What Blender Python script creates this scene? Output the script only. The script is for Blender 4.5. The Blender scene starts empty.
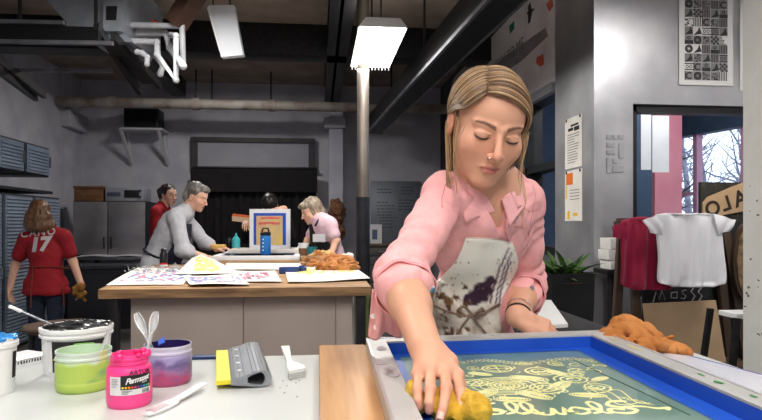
import bpy, bmesh, math, random
import numpy as np
from mathutils import Vector, Matrix, Euler
rnd = random.Random(7)
SC = bpy.context.scene
COL = SC.collection
PI = math.pi
# ------------------------------------------------------------------ camera
FPX, CXP, HYP, CZ = 600.0, 381.0, 224.0, 1.255
YAW = math.radians(6)
RT = Vector((math.cos(YAW), -math.sin(YAW), 0)); FW = Vector((math.sin(YAW), math.cos(YAW), 0)); UP = Vector((0, 0, 1))
cam_d = bpy.data.cameras.new('camera'); cam = bpy.data.objects.new('camera', cam_d); COL.objects.link(cam)
cam.location = (0, 0, CZ); cam.rotation_euler = (PI / 2, 0, -YAW)
cam_d.sensor_width = 36; cam_d.lens = FPX / 762 * 36; cam_d.shift_y = (HYP - 210) / 762
cam_d.clip_start = .02
SC.camera = cam
def W(px, py, D):
    """the place seen at a picture point, at depth D from the camera"""
    return RT * ((px - CXP) / FPX * D) + FW * D + UP * (CZ + (HYP - py) / FPX * D)
def T(px, py, Z):
    return W(px, py, (CZ - Z) * FPX / (py - HYP))
def ray(px, py):
    return RT * ((px - CXP) / FPX) + FW + UP * ((HYP - py) / FPX)
def onY(px, py, y):
    r = ray(px, py); return Vector((0, 0, CZ)) + r * (y / r.y)
def onX(px, py, x):
    r = ray(px, py); return Vector((0, 0, CZ)) + r * (x / r.x)
def V(*a): return Vector(a)
# ------------------------------------------------------------------ materials
MATS = {}
def M(name, c=(.5, .5, .5), c2=None, scale=8, rough=.5, metal=0, bump=0, bscale=40, coat=0, trans=0, ior=1.45, sss=0, stretch=(1, 1, 1), lo=.35, hi=.65, attr=False, emit=None, estr=0, alpha=1, spec=.5, sheen=0, bdist=.002, detail=5, rough2=None):
    if name in MATS: return MATS[name]
    m = bpy.data.materials.new(name); m.use_nodes = True; MATS[name] = m
    nt = m.node_tree; b = nt.nodes['Principled BSDF']; L = nt.links.new
    b.inputs['Base Color'].default_value = (*c, 1); b.inputs['Roughness'].default_value = rough
    b.inputs['Metallic'].default_value = metal; b.inputs['IOR'].default_value = ior
    b.inputs['Coat Weight'].default_value = coat; b.inputs['Transmission Weight'].default_value = trans
    b.inputs['Specular IOR Level'].default_value = spec
    if sheen: b.inputs['Sheen Weight'].default_value = sheen
    if alpha < 1: b.inputs['Alpha'].default_value = alpha
    if sss:
        b.inputs['Subsurface Weight'].default_value = sss; b.inputs['Subsurface Radius'].default_value = (.9, .35, .2); b.inputs['Subsurface Scale'].default_value = .008
    tc = nt.nodes.new('ShaderNodeTexCoord'); mp = nt.nodes.new('ShaderNodeMapping'); mp.inputs['Scale'].default_value = stretch
    L(tc.outputs['Object'], mp.inputs['Vector'])
    colsock = None
    if attr:
        at = nt.nodes.new('ShaderNodeAttribute'); at.attribute_name = 'Col'; colsock = at.outputs['Color']
    if c2 is not None:
        n = nt.nodes.new('ShaderNodeTexNoise'); n.inputs['Scale'].default_value = scale; n.inputs['Detail'].default_value = detail
        L(mp.outputs['Vector'], n.inputs['Vector'])
        r = nt.nodes.new('ShaderNodeValToRGB'); r.color_ramp.elements[0].position = lo; r.color_ramp.elements[1].position = hi
        r.color_ramp.elements[0].color = (*c, 1); r.color_ramp.elements[1].color = (*c2, 1)
        L(n.outputs['Fac'], r.inputs['Fac'])
        if colsock is None: colsock = r.outputs['Color']
        else:
            mx = nt.nodes.new('ShaderNodeMix'); mx.data_type = 'RGBA'; mx.blend_type = 'MULTIPLY'; mx.inputs[0].default_value = 1
            L(colsock, mx.inputs[6]); L(r.outputs['Color'], mx.inputs[7]); colsock = mx.outputs[2]
        if rough2 is not None:
            mr = nt.nodes.new('ShaderNodeMapRange'); mr.inputs['From Min'].default_value = .3; mr.inputs['From Max'].default_value = .7
            mr.inputs['To Min'].default_value = rough; mr.inputs['To Max'].default_value = rough2
            L(n.outputs['Fac'], mr.inputs['Value']); L(mr.outputs['Result'], b.inputs['Roughness'])
    if colsock is not None: L(colsock, b.inputs['Base Color'])
    if bump:
        n2 = nt.nodes.new('ShaderNodeTexNoise'); n2.inputs['Scale'].default_value = bscale; n2.inputs['Detail'].default_value = 4
        L(mp.outputs['Vector'], n2.inputs['Vector'])
        bp = nt.nodes.new('ShaderNodeBump'); bp.inputs['Strength'].default_value = bump; bp.inputs['Distance'].default_value = bdist
        L(n2.outputs['Fac'], bp.inputs['Height']); L(bp.outputs['Normal'], b.inputs['Normal'])
    if emit:
        b.inputs['Emission Color'].default_value = (*emit, 1); b.inputs['Emission Strength'].default_value = estr
    return m
def S(r, g, b):
    """sRGB 0-255 to linear"""
    f = lambda v: (v / 255 / 12.92) if v <= 10 else ((v / 255 + .055) / 1.055) ** 2.4
    return (f(r), f(g), f(b))
# ------------------------------------------------------------------ objects
ORIG = {}
def tag(o, label=None, cat=None, group=None, kind=None):
    if label: o['label'] = label
    if cat: o['category'] = cat
    if group: o['group'] = group
    if kind: o['kind'] = kind
    return o
def thing(name, label, cat, loc, group=None):
    o = bpy.data.objects.new(name, None); COL.objects.link(o); o.location = loc; o.empty_display_size = .05
    ORIG[o] = Vector(loc); return tag(o, label, cat, group)
def link_mesh(name, me, mat, parent=None, loc=None, smooth=35):
    """a mesh given in world coordinates becomes one object"""
    if parent is not None: off = ORIG[parent]
    else: off = Vector(loc) if loc is not None else Vector((0, 0, 0))
    me.transform(Matrix.Translation(-off))
    for m in (mat if isinstance(mat, (list, tuple)) else [mat]): me.materials.append(m)
    o = bpy.data.objects.new(name, me); COL.objects.link(o)
    if parent is not None: o.parent = parent
    else: o.location = off
    ORIG[o] = off
    if smooth:
        me.polygons.foreach_set('use_smooth', np.ones(len(me.polygons), dtype=bool))
        if smooth < 180: me.set_sharp_from_angle(angle=math.radians(smooth))
    me.update(); return o
class MB:
    def __init__(s): s.bm = bmesh.new()
    def box(s, lo, hi, bevel=0, mi=0):
        lo, hi = Vector(lo), Vector(hi); c = (lo + hi) / 2
        return s.obox(c, (abs(hi.x - lo.x), abs(hi.y - lo.y), abs(hi.z - lo.z)), Matrix.Identity(3), bevel, mi)
    def obox(s, c, size, rot=None, bevel=0, mi=0):
        rot = rot or Matrix.Identity(3)
        m = Matrix.Translation(Vector(c)) @ rot.to_4x4() @ Matrix.Diagonal((*size, 1))
        r = bmesh.ops.create_cube(s.bm, size=1, matrix=m); vs = r['verts']
        fs = {f for v in vs for f in v.link_faces}
        for f in fs: f.material_index = mi
        if bevel:
            es = list({e for v in vs for e in v.link_edges})
            bmesh.ops.bevel(s.bm, geom=es, offset=bevel, segments=2, profile=.6, affect='EDGES')
        return s
    def beam(s, p0, p1, w, h, up=(0, 0, 1), bevel=0, mi=0):
        """a rectangular bar from p0 to p1; w across, h along up"""
        p0, p1 = Vector(p0), Vector(p1); d = p1 - p0; L = d.length; y = d.normalized(); x = y.cross(Vector(up)).normalized(); z = x.cross(y)
        return s.obox((p0 + p1) / 2, (w, L, h), Matrix((x, y, z)).transposed(), bevel, mi)
    def tube(s, pts, r, n=8, cap=True, mi=0, flat=None):
        pts = [Vector(p) for p in pts]; rs = r if isinstance(r, (list, tuple)) else [r] * len(pts)
        rings = []; prev = None
        for i, p in enumerate(pts):
            d = (pts[min(i + 1, len(pts) - 1)] - pts[max(i - 1, 0)])
            d = d.normalized() if d.length > 1e-9 else Vector((0, 0, 1))
            if prev is None:
                a = Vector((0, 0, 1)) if abs(d.z) < .9 else Vector((1, 0, 0)); u = d.cross(a).normalized()
            else:
                u = prev - d * prev.dot(d); u = u.normalized() if u.length > 1e-6 else d.orthogonal().normalized()
            prev = u; v = d.cross(u); fl = flat or 1
            rings.append([s.bm.verts.new(p + (u * math.cos(2 * PI * k / n) + v * math.sin(2 * PI * k / n) * fl) * rs[i]) for k in range(n)])
        for i in range(len(rings) - 1):
            for k in range(n):
                f = s.bm.faces.new((rings[i][k], rings[i][(k + 1) % n], rings[i + 1][(k + 1) % n], rings[i + 1][k])); f.material_index = mi
        if cap:
            for rg in (rings[0][::-1], rings[-1]):
                f = s.bm.faces.new(rg); f.material_index = mi
        return s
    def cyl(s, p0, p1, r0, r1=None, n=20, mi=0): return s.tube([p0, p1], [r0, r0 if r1 is None else r1], n, True, mi)
    def lathe(s, prof, c, n=36, mi=0, squash=None, rot=None):
        """profile of (radius, height); squash (ax, ay)"""
        c = Vector(c); ax, ay = squash or (1, 1); rings = []
        for (r, z) in prof:
            ring = []
            for k in range(n):
                a = 2 * PI * k / n; p = Vector((r * math.cos(a) * ax, r * math.sin(a) * ay, z))
                if rot: p = rot @ p
                ring.append(s.bm.verts.new(c + p))
            rings.append(ring)
        for i in range(len(rings) - 1):
            for k in range(n):
                f = s.bm.faces.new((rings[i][k], rings[i][(k + 1) % n], rings[i + 1][(k + 1) % n], rings[i + 1][k])); f.material_index = mi
        for rg, p in ((rings[0][::-1], prof[0]), (rings[-1], prof[-1])):
            if p[0] > 1e-5:
                f = s.bm.faces.new(rg); f.material_index = mi
        return s
    def prism(s, pts, d, mi=0):
        """polygon (world points) swept by vector d"""
        d = Vector(d); a = [s.bm.verts.new(Vector(p)) for p in pts]; b = [s.bm.verts.new(Vector(p) + d) for p in pts]; n = len(pts)
        for q in (a[::-1], b): s.bm.faces.new(q).material_index = mi
        for k in range(n): s.bm.faces.new((a[k], a[(k + 1) % n], b[(k + 1) % n], b[k])).material_index = mi
        return s
    def sheet(s, fn, nu, nv, th=0, mi=0):
        """fn(u,v)->point, a grid patch with thickness th"""
        g = [[Vector(fn(i / nu, j / nv)) for j in range(nv + 1)] for i in range(nu + 1)]
        def nrm(i, j):
            du = g[min(i + 1, nu)][j] - g[max(i - 1, 0)][j]; dv = g[i][min(j + 1, nv)] - g[i][max(j - 1, 0)]
            c = du.cross(dv); return c.normalized() if c.length > 1e-12 else Vector((0, 0, 1))
        A = [[s.bm.verts.new(g[i][j]) for j in range(nv + 1)] for i in range(nu + 1)]
        if th: B = [[s.bm.verts.new(g[i][j] - nrm(i, j) * th) for j in range(nv + 1)] for i in range(nu + 1)]
        def F(*v): s.bm.faces.new(v).material_index = mi
        for i in range(nu):
            for j in range(nv):
                F(A[i][j], A[i + 1][j], A[i + 1][j + 1], A[i][j + 1])
                if th: F(B[i][j], B[i][j + 1], B[i + 1][j + 1], B[i + 1][j])
        if th:
            for i in range(nu):
                F(A[i][0], B[i][0], B[i + 1][0], A[i + 1][0]); F(A[i + 1][nv], B[i + 1][nv], B[i][nv], A[i][nv])
            for j in range(nv):
                F(A[0][j + 1], B[0][j + 1], B[0][j], A[0][j]); F(A[nu][j], B[nu][j], B[nu][j + 1], A[nu][j + 1])
        return s
    def ball(s, c, r, mi=0, seg=16):
        m = Matrix.Translation(Vector(c)) @ Matrix.Diagonal((*(r if isinstance(r, (tuple, list)) else (r, r, r)), 1))
        rr = bmesh.ops.create_uvsphere(s.bm, u_segments=seg, v_segments=max(6, seg // 2), radius=1, matrix=m)
        for f in {f for v in rr['verts'] for f in v.link_faces}: f.material_index = mi
        return s
    def build(s, name, mat, parent=None, loc=None, smooth=35, fix=True):
        if fix: bmesh.ops.recalc_face_normals(s.bm, faces=s.bm.faces)
        me = bpy.data.meshes.new(name); s.bm.to_mesh(me); s.bm.free()
        return link_mesh(name, me, mat, parent, loc, smooth)
def struct(name, mb, mat, parent=None, loc=None):
    o = mb.build(name, mat, parent, loc)
    if parent is None: o['kind'] = 'structure'
    return o
def copy_tree(o, parent=None):
    c = o.copy(); COL.objects.link(c); ORIG[c] = Vector(ORIG[o])
    if parent is not None: c.parent = parent
    for ch in [x for x in bpy.data.objects if x.parent is o]: copy_tree(ch, c)
    return c
def text_mesh(body, size, bold=0, shear=0, depth=0, align='CENTER', spacing=1):
    """writing as a flat mesh in its own xy plane; list of verts and faces"""
    cu = bpy.data.curves.new('writing', 'FONT'); cu.body = body; cu.size = size; cu.offset = bold; cu.shear = shear
    cu.align_x = align; cu.align_y = 'CENTER'; cu.extrude = depth; cu.space_character = spacing; cu.resolution_u = 4
    o = bpy.data.objects.new('writing', cu); COL.objects.link(o)
    dg = bpy.context.evaluated_depsgraph_get(); me = bpy.data.meshes.new_from_object(o.evaluated_get(dg))
    vs = [v.co.copy() for v in me.vertices]; fs = [tuple(p.vertices) for p in me.polygons]
    bpy.data.objects.remove(o); bpy.data.curves.remove(cu); bpy.data.meshes.remove(me)
    return vs, fs
def lettering(name, items, fn, mat, parent, dens=0):
    """items: (body,size,x,y,kwargs); fn maps (x,y) on the label to a world point"""
    bm = bmesh.new()
    for (body, size, x, y, kw) in items:
        vs, fs = text_mesh(body, size, **kw)
        b2 = bmesh.new(); vv = [b2.verts.new(v + Vector((x, y, 0))) for v in vs]
        for f in fs:
            try: b2.faces.new([vv[i] for i in f])
            except ValueError: pass
        if dens:
            for _ in range(dens):
                bmesh.ops.triangulate(b2, faces=b2.faces); bmesh.ops.subdivide_edges(b2, edges=[e for e in b2.edges if e.calc_length() > size * .25], cuts=1)
        b2.verts.index_update(); mp = [bm.verts.new(v.co) for v in b2.verts]
        for f in b2.faces: 
            try: bm.faces.new([mp[v.index] for v in f.verts])
            except ValueError: pass
        b2.free()
    for v in bm.verts: v.co = fn(v.co.x, v.co.y)
    me = bpy.data.meshes.new(name); bm.to_mesh(me); bm.free()
    return link_mesh(name, me, mat, parent, None, 0)
# ------------------------------------------------------------------ implicit modelling
def vnoise(P, seed=0):
    """smooth value noise, P (...,3) -> -1..1"""
    P = np.asarray(P, dtype=np.float64); I = np.floor(P).astype(np.int64); f = P - I; f = f * f * (3 - 2 * f)
    def h(ix, iy, iz):
        n = (ix * 374761393 + iy * 668265263 + iz * 2147483647 + seed * 1274126177) & 0x7fffffff
        n = ((n ^ (n >> 13)) * 1274126177) & 0x7fffffff
        n = (n ^ (n >> 16)) & 0xffff
        return n / 32767.5 - 1
    x, y, z = I[..., 0], I[..., 1], I[..., 2]; fx, fy, fz = f[..., 0], f[..., 1], f[..., 2]
    c = [[[h(x + i, y + j, z + k) for k in (0, 1)] for j in (0, 1)] for i in (0, 1)]
    l = lambda a, b, t: a + (b - a) * t
    return l(l(l(c[0][0][0], c[1][0][0], fx), l(c[0][1][0], c[1][1][0], fx), fy), l(l(c[0][0][1], c[1][0][1], fx), l(c[0][1][1], c[1][1][1], fx), fy), fz)
def cap(a, b, ra, rb=None, k=.01, op='u'): return ('cap', np.array(a, float), np.array(b, float), float(ra), float(ra if rb is None else rb), k, op)
def ell(c, r, rot=None, k=.01, op='u'):
    if not isinstance(r, (tuple, list)): r = (r, r, r)
    return ('ell', np.array(c, float), np.array(r, float), None if rot is None else np.array(rot, float), 0, k, op)
def rbox(c, half, rot=None, rad=.005, k=.01, op='u'): return ('box', np.array(c, float), np.array(half, float), None if rot is None else np.array(rot, float), rad, k, op)
def half(c, n, k=.003, op='i'):
    n = np.array(n, float); return ('half', np.array(c, float), n / np.linalg.norm(n), 0, 0, k, op)
def pd(p, P):
    t = p[0]
    if t == 'cap':
        a, b, ra, rb = p[1:5]; ab = b - a; q = P - a; L = ab @ ab
        h = np.clip((q @ ab) / L, 0, 1) if L > 1e-12 else np.zeros(P.shape[:-1])
        return np.sqrt(((q - h[..., None] * ab) ** 2).sum(-1)) - (ra + (rb - ra) * h)
    if t == 'ell':
        q = P - p[1]
        if p[3] is not None: q = q @ p[3]
        r = p[2]; k0 = np.sqrt(((q / r) ** 2).sum(-1)); k1 = np.sqrt(((q / (r * r)) ** 2).sum(-1)) + 1e-9
        return np.where(k0 < .3, -r.min() * .7, k0 * (k0 - 1) / k1)
    if t == 'box':
        q = P - p[1]
        if p[3] is not None: q = q @ p[3]
        q = np.abs(q) - (p[2] - p[4]); return np.sqrt((np.maximum(q, 0) ** 2).sum(-1)) + np.minimum(q.max(-1), 0) - p[4]
    if t == 'half': return (P - p[1]) @ p[2]
def comb(prims, P, off=0, disp=None):
    d = None
    for p in prims:
        e = pd(p, P); k, op = p[5], p[6]
        if op == 'u':
            e = e - off
            if d is None: d = e; continue
            h = np.clip(.5 + .5 * (d - e) / k, 0, 1); d = d + (e - d) * h - k * h * (1 - h)
        else:
            if d is None: d = np.full(P.shape[:-1], 9.)
            if op == 's': e = -e
            h = np.clip(.5 - .5 * (d - e) / k, 0, 1); d = d + (e - d) * h + k * h * (1 - h)
    if disp is not None: d = d + disp(P)
    return d
def sdf_arrays(prims, h, disp=None, off=0, dmax=0.0):
    lo = np.full(3, 1e9); hi = np.full(3, -1e9)
    for p in prims:
        if p[6] != 'u' or p[0] == 'half': continue
        if p[0] == 'cap': r = max(p[3], p[4]); bl = np.minimum(p[1], p[2]) - r; bh = np.maximum(p[1], p[2]) + r
        else:
            r = p[2].max() * (1 if p[0] == 'ell' and p[3] is None else 1.75); r = p[2] if (p[3] is None) else np.full(3, r)
            bl = p[1] - r; bh = p[1] + r
        lo = np.minimum(lo, bl); hi = np.maximum(hi, bh)
    mg = off + dmax + .02 + 2 * h; lo -= mg; hi += mg
    N = 12; B = N * h; nb = np.ceil((hi - lo) / B).astype(int) + 1
    G = np.stack(np.meshgrid(*[np.arange(n) for n in nb], indexing='ij'), -1).reshape(-1, 3)
    C = lo + (G + .5) * B; diag = B * .87
    d = np.concatenate([comb(prims, c, off) for c in np.array_split(C, max(1, len(C) // 60000))])
    act = np.abs(d) < diag * 1.7 + dmax; G = G[act]; C = C[act]
    dims = nb * N + 4; NYZ = dims[1] * dims[2]
    lat = np.stack(np.meshgrid(*[np.arange(N + 1)] * 3, indexing='ij'), -1) * h
    ids, pos, quads = [], [], []
    pc = [np.abs(0) if p[0] == 'half' else pd(p, C) for p in prims]
    ar = np.arange(N); II, JJ, KK = np.meshgrid(ar, ar, ar, indexing='ij')
    for bi in range(len(G)):
        sub = [p for i, p in enumerate(prims) if p[0] == 'half' or (pc[i][bi] - off if p[6] == 'u' else abs(pc[i][bi]) if False else pc[i][bi]) < diag * 1.3 + p[5] + dmax + .004]
        if not any(p[6] == 'u' for p in sub): continue
        P = lo + G[bi] * B + lat; v = comb(sub, P, off, disp); s = v < 0
        if s.all() or not s.any(): continue
        cnt = np.zeros((N, N, N), int); acc = np.zeros((N, N, N, 3)); nx = np.zeros((N, N, N))
        for a in (0, 1):
            for b in (0, 1):
                for c in (0, 1): cnt += s[a:a + N, b:b + N, c:c + N]
        for ax in range(3):
            for a in (0, 1):
                for b in (0, 1):
                    o0 = [0, 0, 0]; oth = [i for i in range(3) if i != ax]; o0[oth[0]] = a; o0[oth[1]] = b; o1 = list(o0); o1[ax] = 1
                    v0 = v[o0[0]:o0[0] + N, o0[1]:o0[1] + N, o0[2]:o0[2] + N]; v1 = v[o1[0]:o1[0] + N, o1[1]:o1[1] + N, o1[2]:o1[2] + N]
                    m = (v0 < 0) != (v1 < 0); dv = v0 - v1; t = np.where(m, v0 / np.where(dv == 0, 1, dv), 0)
                    acc[..., ax] += np.where(m, t, 0); acc[..., oth[0]] += np.where(m, a, 0); acc[..., oth[1]] += np.where(m, b, 0); nx += m
        A = (cnt > 0) & (cnt < 8); ijk = np.stack([II[A], JJ[A], KK[A]], -1); g = ijk + G[bi] * N + 2
        ids.append(g[:, 0] * NYZ + g[:, 1] * dims[2] + g[:, 2])
        pos.append(lo + (G[bi] * N + ijk + acc[A] / nx[A][:, None]) * h)
        for ax in range(3):
            sl1 = [slice(0, N)] * 3; sl1[ax] = slice(1, N + 1); s0 = s[:N, :N, :N]; s1 = s[tuple(sl1)]
            st = (NYZ, dims[2], 1); u, w = st[(ax + 1) % 3], st[(ax + 2) % 3]
            for m, fl in ((s0 & ~s1, False), (~s0 & s1, True)):
                if not m.any(): continue
                q = np.stack([II[m], JJ[m], KK[m]], -1) + G[bi] * N + 2; i0 = q[:, 0] * NYZ + q[:, 1] * dims[2] + q[:, 2]
                Q = np.stack([i0 - u - w, i0 - w, i0, i0 - u], -1); quads.append(Q[:, ::-1] if fl else Q)
    ids = np.concatenate(ids); pos = np.concatenate(pos); Q = np.concatenate(quads)
    o = np.argsort(ids); ids = ids[o]; pos = pos[o]; ix = np.searchsorted(ids, Q); ix = np.minimum(ix, len(ids) - 1)
    ok = (ids[ix] == Q).all(1); return pos, ix[ok]
def relax(pos, Q, it=2, f=.5):
    n = len(pos)
    for _ in range(it):
        acc = np.zeros_like(pos); c = np.zeros(n)
        for a in range(4):
            i, j = Q[:, a], Q[:, (a + 1) % 4]
            for ax in range(3):
                acc[:, ax] += np.bincount(i, pos[j, ax], n) + np.bincount(j, pos[i, ax], n)
            c += np.bincount(i, minlength=n) + np.bincount(j, minlength=n)
        pos = pos + (acc / np.maximum(c, 1)[:, None] - pos) * f
    return pos
def mesh_from(name, pos, Q, col=None):
    me = bpy.data.meshes.new(name); nq = len(Q)
    me.vertices.add(len(pos)); me.vertices.foreach_set('co', pos.astype(np.float32).ravel())
    me.loops.add(nq * 4); me.loops.foreach_set('vertex_index', Q.astype(np.int32).ravel())
    me.polygons.add(nq); me.polygons.foreach_set('loop_start', np.arange(0, nq * 4, 4, dtype=np.int32)); me.polygons.foreach_set('loop_total', np.full(nq, 4, dtype=np.int32))
    me.update(calc_edges=True); me.validate()
    if col is not None:
        a = me.attributes.new('Col', 'FLOAT_COLOR', 'POINT'); c = np.ones((len(pos), 4), np.float32); c[:, :3] = col; a.data.foreach_set('color', c.ravel())
    return me
def crease(a=.006, f=9, seed=1, st=(1, 1, 1), warp=.35):
    st = np.array(st)
    def fn(P):
        q = P * st * f; w = np.stack([vnoise(q * .8, seed + 11), vnoise(q * .8 + 7.3, seed + 12), vnoise(q * .8 - 4.1, seed + 13)], -1) * warp
        n = np.abs(vnoise(q + w, seed)); n2 = np.abs(vnoise(q * 2.1 + w, seed + 5))
        return a * (.55 - np.sqrt(n + .01)) + a * .35 * (.5 - np.sqrt(n2 + .02))
    return fn
def blob(name, prims, h, mat, parent=None, loc=None, disp=None, off=0, dmax=0, smooth=1, colfn=None):
    pos, Q = sdf_arrays(prims, h, disp, off, dmax); pos = relax(pos, Q, smooth, .5) if smooth else pos
    me = mesh_from(name, pos, Q, colfn(pos) if colfn else None)
    return link_mesh(name, me, mat, parent, loc, 180)
# ================================================================== the room
wall_m = M('painted wall', S(176, 176, 186), S(196, 196, 204), 3, .8, bump=.25, bscale=25, bdist=.006)
dark_wall = M('dark grey wall', S(70, 72, 80), S(86, 88, 96), 3, .8)
conc = M('old brown ceiling', S(140, 126, 114), S(170, 154, 140), 2.5, .9, bump=.3, bscale=12, bdist=.01)
floor_m = M('worn concrete floor', S(74, 72, 72), S(96, 94, 92), 4, .6, bump=.1)
black_steel = M('black steel', S(28, 28, 30), S(40, 40, 42), 20, .45, metal=.3)
black_paint = M('black paint', S(20, 20, 22), S(27, 27, 29), 14, .5)
grey_steel = M('grey steel', S(120, 122, 128), S(150, 152, 158), 6, .4, metal=.8)
steel_sheet = M('brushed sheet steel', S(176, 176, 182), S(206, 206, 210), 2.2, .38, metal=.72, bump=.12, bscale=5, bdist=.02, rough2=.42)
galv = M('galvanised duct', S(150, 158, 168), S(184, 190, 200), 5, .45, metal=.55)
white_paint = M('white paint', S(226, 224, 220), S(236, 235, 232), 6, .55)
white_plastic = M('white plastic', S(236, 236, 236), S(242, 242, 242), 6, .35)
pipe_m = M('old painted pipe', S(168, 160, 152), S(120, 104, 92), 4, .6, lo=.45, hi=.7)
CEIL = 3.44
def room():
    struct('floor', MB().box((-4, -2, -.1), (8.2, 10, 0)), floor_m)
    struct('ceiling', MB().box((-4, -2, CEIL), (8.2, 10, CEIL + .12)), conc)
    struct('wall_back', MB().box((-3.8, 9.5, 0), (2.2, 9.7, CEIL)), wall_m)
    struct('wall_left', MB().box((-3.8, -1.7, 0), (-3.6, 9.5, CEIL)), wall_m)
    struct('wall_front', MB().box((-3.8, -1.7, 0), (4.2, -1.5, CEIL)), wall_m)
    struct('wall_side', MB().box((4.0, -1.5, 0), (4.2, 3.98, CEIL)), wall_m)
    # sheet-metal clad wall with the shop window, and its return along the room
    b = MB()
    x0, x1 = onY(633, 150, 4.0).x, 3.55; z0, z1 = .74, onY(690, 105, 4.0).z
    b.box((1.925, 4.0, 0), (x0, 4.16, CEIL)); b.box((x0, 4.0, 0), (x1, 4.16, z0)); b.box((x0, 4.0, z1), (x1, 4.16, CEIL)); b.box((x1, 4.0, 0), (4.2, 4.16, CEIL))
    b.box((1.925, 4.16, 0), (2.08, 4.72, CEIL))
    struct('wall_right', b, steel_sheet)
    w = struct('window_1', MB().box((x0, 4.03, z0), (x0 + .045, 4.13, z1)).box((x1 - .05, 4.03, z0), (x1, 4.13, z1)).box((x0, 4.03, z1 - .05), (x1, 4.13, z1)).box((x0, 4.03, z0), (x1, 4.13, z0 + .05)), black_paint)
    glass = M('window glass', (.9, .95, 1), None, rough=.0, trans=1, ior=1.02, spec=.5)
    struct('pane', MB().box((x0 + .045, 4.07, z0 + .05), (x1 - .05, 4.076, z1 - .05)), glass, w)
    # trim strip at the metal corner
    struct('trim_1', MB().box((1.90, 3.975, 0), (1.965, 4.02, CEIL)), steel_sheet)
    # the wall carrying the banner, above and below its long window
    b = MB(); xa, xb = 1.96, 2.1
    b.box((xa, 4.72, 0), (xb, 9.5, 1.0)); b.box((xa, 4.72, 2.40), (xb, 9.5, CEIL)); b.box((xa, 8.3, 1.0), (xb, 9.5, 2.4))
    struct('wall_far', b, dark_wall)
    m = MB(); 
    for yy in (4.72, 5.45, 6.4, 7.35, 8.24): m.box((xa - .01, yy, 1.0), (xb, yy + .06, 2.4))
    for zz in (1.0, 1.72, 2.34): m.box((xa - .01, 4.72, zz), (xb, 8.3, zz + .06))
    w2 = struct('window_2', m, black_paint)
    struct('pane', MB().box((xa + .05, 4.75, 1.03), (xa + .056, 8.27, 2.37)), glass, w2)
    struct('trim_2', MB().box((1.9, 4.74, 2.34), (1.955, 8.4, 2.42)), steel_sheet)
    # side room behind the window
    struct('wall_rear', MB().box((2.1, 8.9, 0), (4.0, 9.0, CEIL)), M('blue grey wall', S(80, 98, 122), S(90, 108, 132), 3, .8))
    struct('wall_end', MB().box((8.1, 4.16, 0), (8.2, 9, CEIL)), wall_m)
    blue = M('dark blue painted steel', S(48, 66, 88), S(58, 78, 100), 5, .5)
    pink = M('pink painted wall', S(206, 128, 142), S(214, 140, 152), 5, .7)
    # slanted outside window: dark soffit above, mullions, opening to the sky
    a = W(655, 150, 7.4); c = W(792, 120, 5.7); a.z = c.z = 0; d = (c - a).normalized(); n = Vector((-d.y, d.x, 0))
    zt = 2.26
    b = MB(); b.beam(a + UP * (zt + .17), c + UP * (zt + .17), .14, .34)
    b.beam(a + UP * (CEIL - .42), c + UP * (CEIL - .42), .14, .8)
    struct('wall_outer', b.beam(a + UP * .2, c + UP * .2, .12, .4), blue)
    m = MB()
    for t in (.0, .37, .72, 1.0): m.beam(a.lerp(c, t) + UP * .4, a.lerp(c, t) + UP * zt, .07, .07, (0, 1, 0))
    m.beam(a + UP * .95, c + UP * .95, .05, .05); m.beam(a + UP * 1.6, c + UP * 1.6, .03, .04)
    struct('window_3', m, M('pink mullion', S(196, 150, 176), S(206, 160, 186), 5, .5))
    p0, p1 = onY(655, 150, 5.9), onY(682, 150, 5.9)
    struct('column_side', MB().box((p0.x, 5.9, 0), (p1.x, 6.25, CEIL)), pink)
    b = MB(); q = onY(641, 110, 4.9)
    struct('wall_inner', MB().box((q.x - .35, 5.2, 0), (onY(652, 110, 5.2).x, 5.3, CEIL)), blue)
    # bare trees outside
    r2 = random.Random(31)
    for k in range(5):
        b0 = W(672 + k * 19, 150, 10.5 + (k * 2 % 5) * 1.6); b0.z = 0; tr = thing('bare_tree', ['slim', 'leaning', 'tall', 'forked', 'thin'][k] + ' bare tree outside, ' + ['leftmost', 'second from the left', 'middle one', 'fourth from the left', 'rightmost'][k] + ' of those beyond the window', 'tree', b0, 'bare trees beyond the window')
        bark = M('pale bark', S(120, 116, 126), S(150, 146, 156), 8, .8); m = MB(); top = b0 + V(r2.uniform(-.5, .5), 0, 4.5); m.tube([b0, b0.lerp(top, .5) + V(.1, 0, 0), top], [.09, .06, .02], 8); m.build('trunk', bark, tr)
        m = MB()
        for i in range(26):
            p = b0.lerp(top, r2.uniform(.25, .95)); d = V(r2.uniform(-1, 1), r2.uniform(-.6, .6), r2.uniform(.2, 1)).normalized() * r2.uniform(.5, 1.3); q = p + d; m.tube([p, p + d * .5 + V(0, 0, -.05), q], [.025, .016, .006], 5)
            for _ in range(4): s_ = p.lerp(q, r2.uniform(.3, .9)); m.tube([s_, s_ + V(r2.uniform(-.4, .4), r2.uniform(-.2, .2), r2.uniform(.05, .4))], [.010, .004], 4)
        m.build('branches', bark, tr)
    struct('ground_outside', MB().box((-2, 9.02, -.1), (16, 20, 0)), M('pale ground', S(150, 150, 156), S(170, 170, 176), 2, .9))
    # sheets of paper taped up behind the glass
    t = MB(); 
    pa, pb = onY(641, 113, 4.75), onY(669, 170, 4.75)
    t.box((pa.x, 4.75, pb.z), (pa.x + .09, 4.752, pa.z)).box((pa.x + .1, 4.75, pb.z - .02), (pb.x, 4.752, pa.z - .02))
    o = t.build('paper_sheet', M('white paper', S(232, 232, 232), S(240, 240, 240), 5, .8), None, (pa.x, 4.75, pa.z))
    tag(o, 'white paper sheets taped up behind the window glass', 'paper')
    # beams
    struct('beam', MB().box((-3.6, 6.6, 3.1), (1.96, 6.9, CEIL), .01), black_steel)
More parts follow.
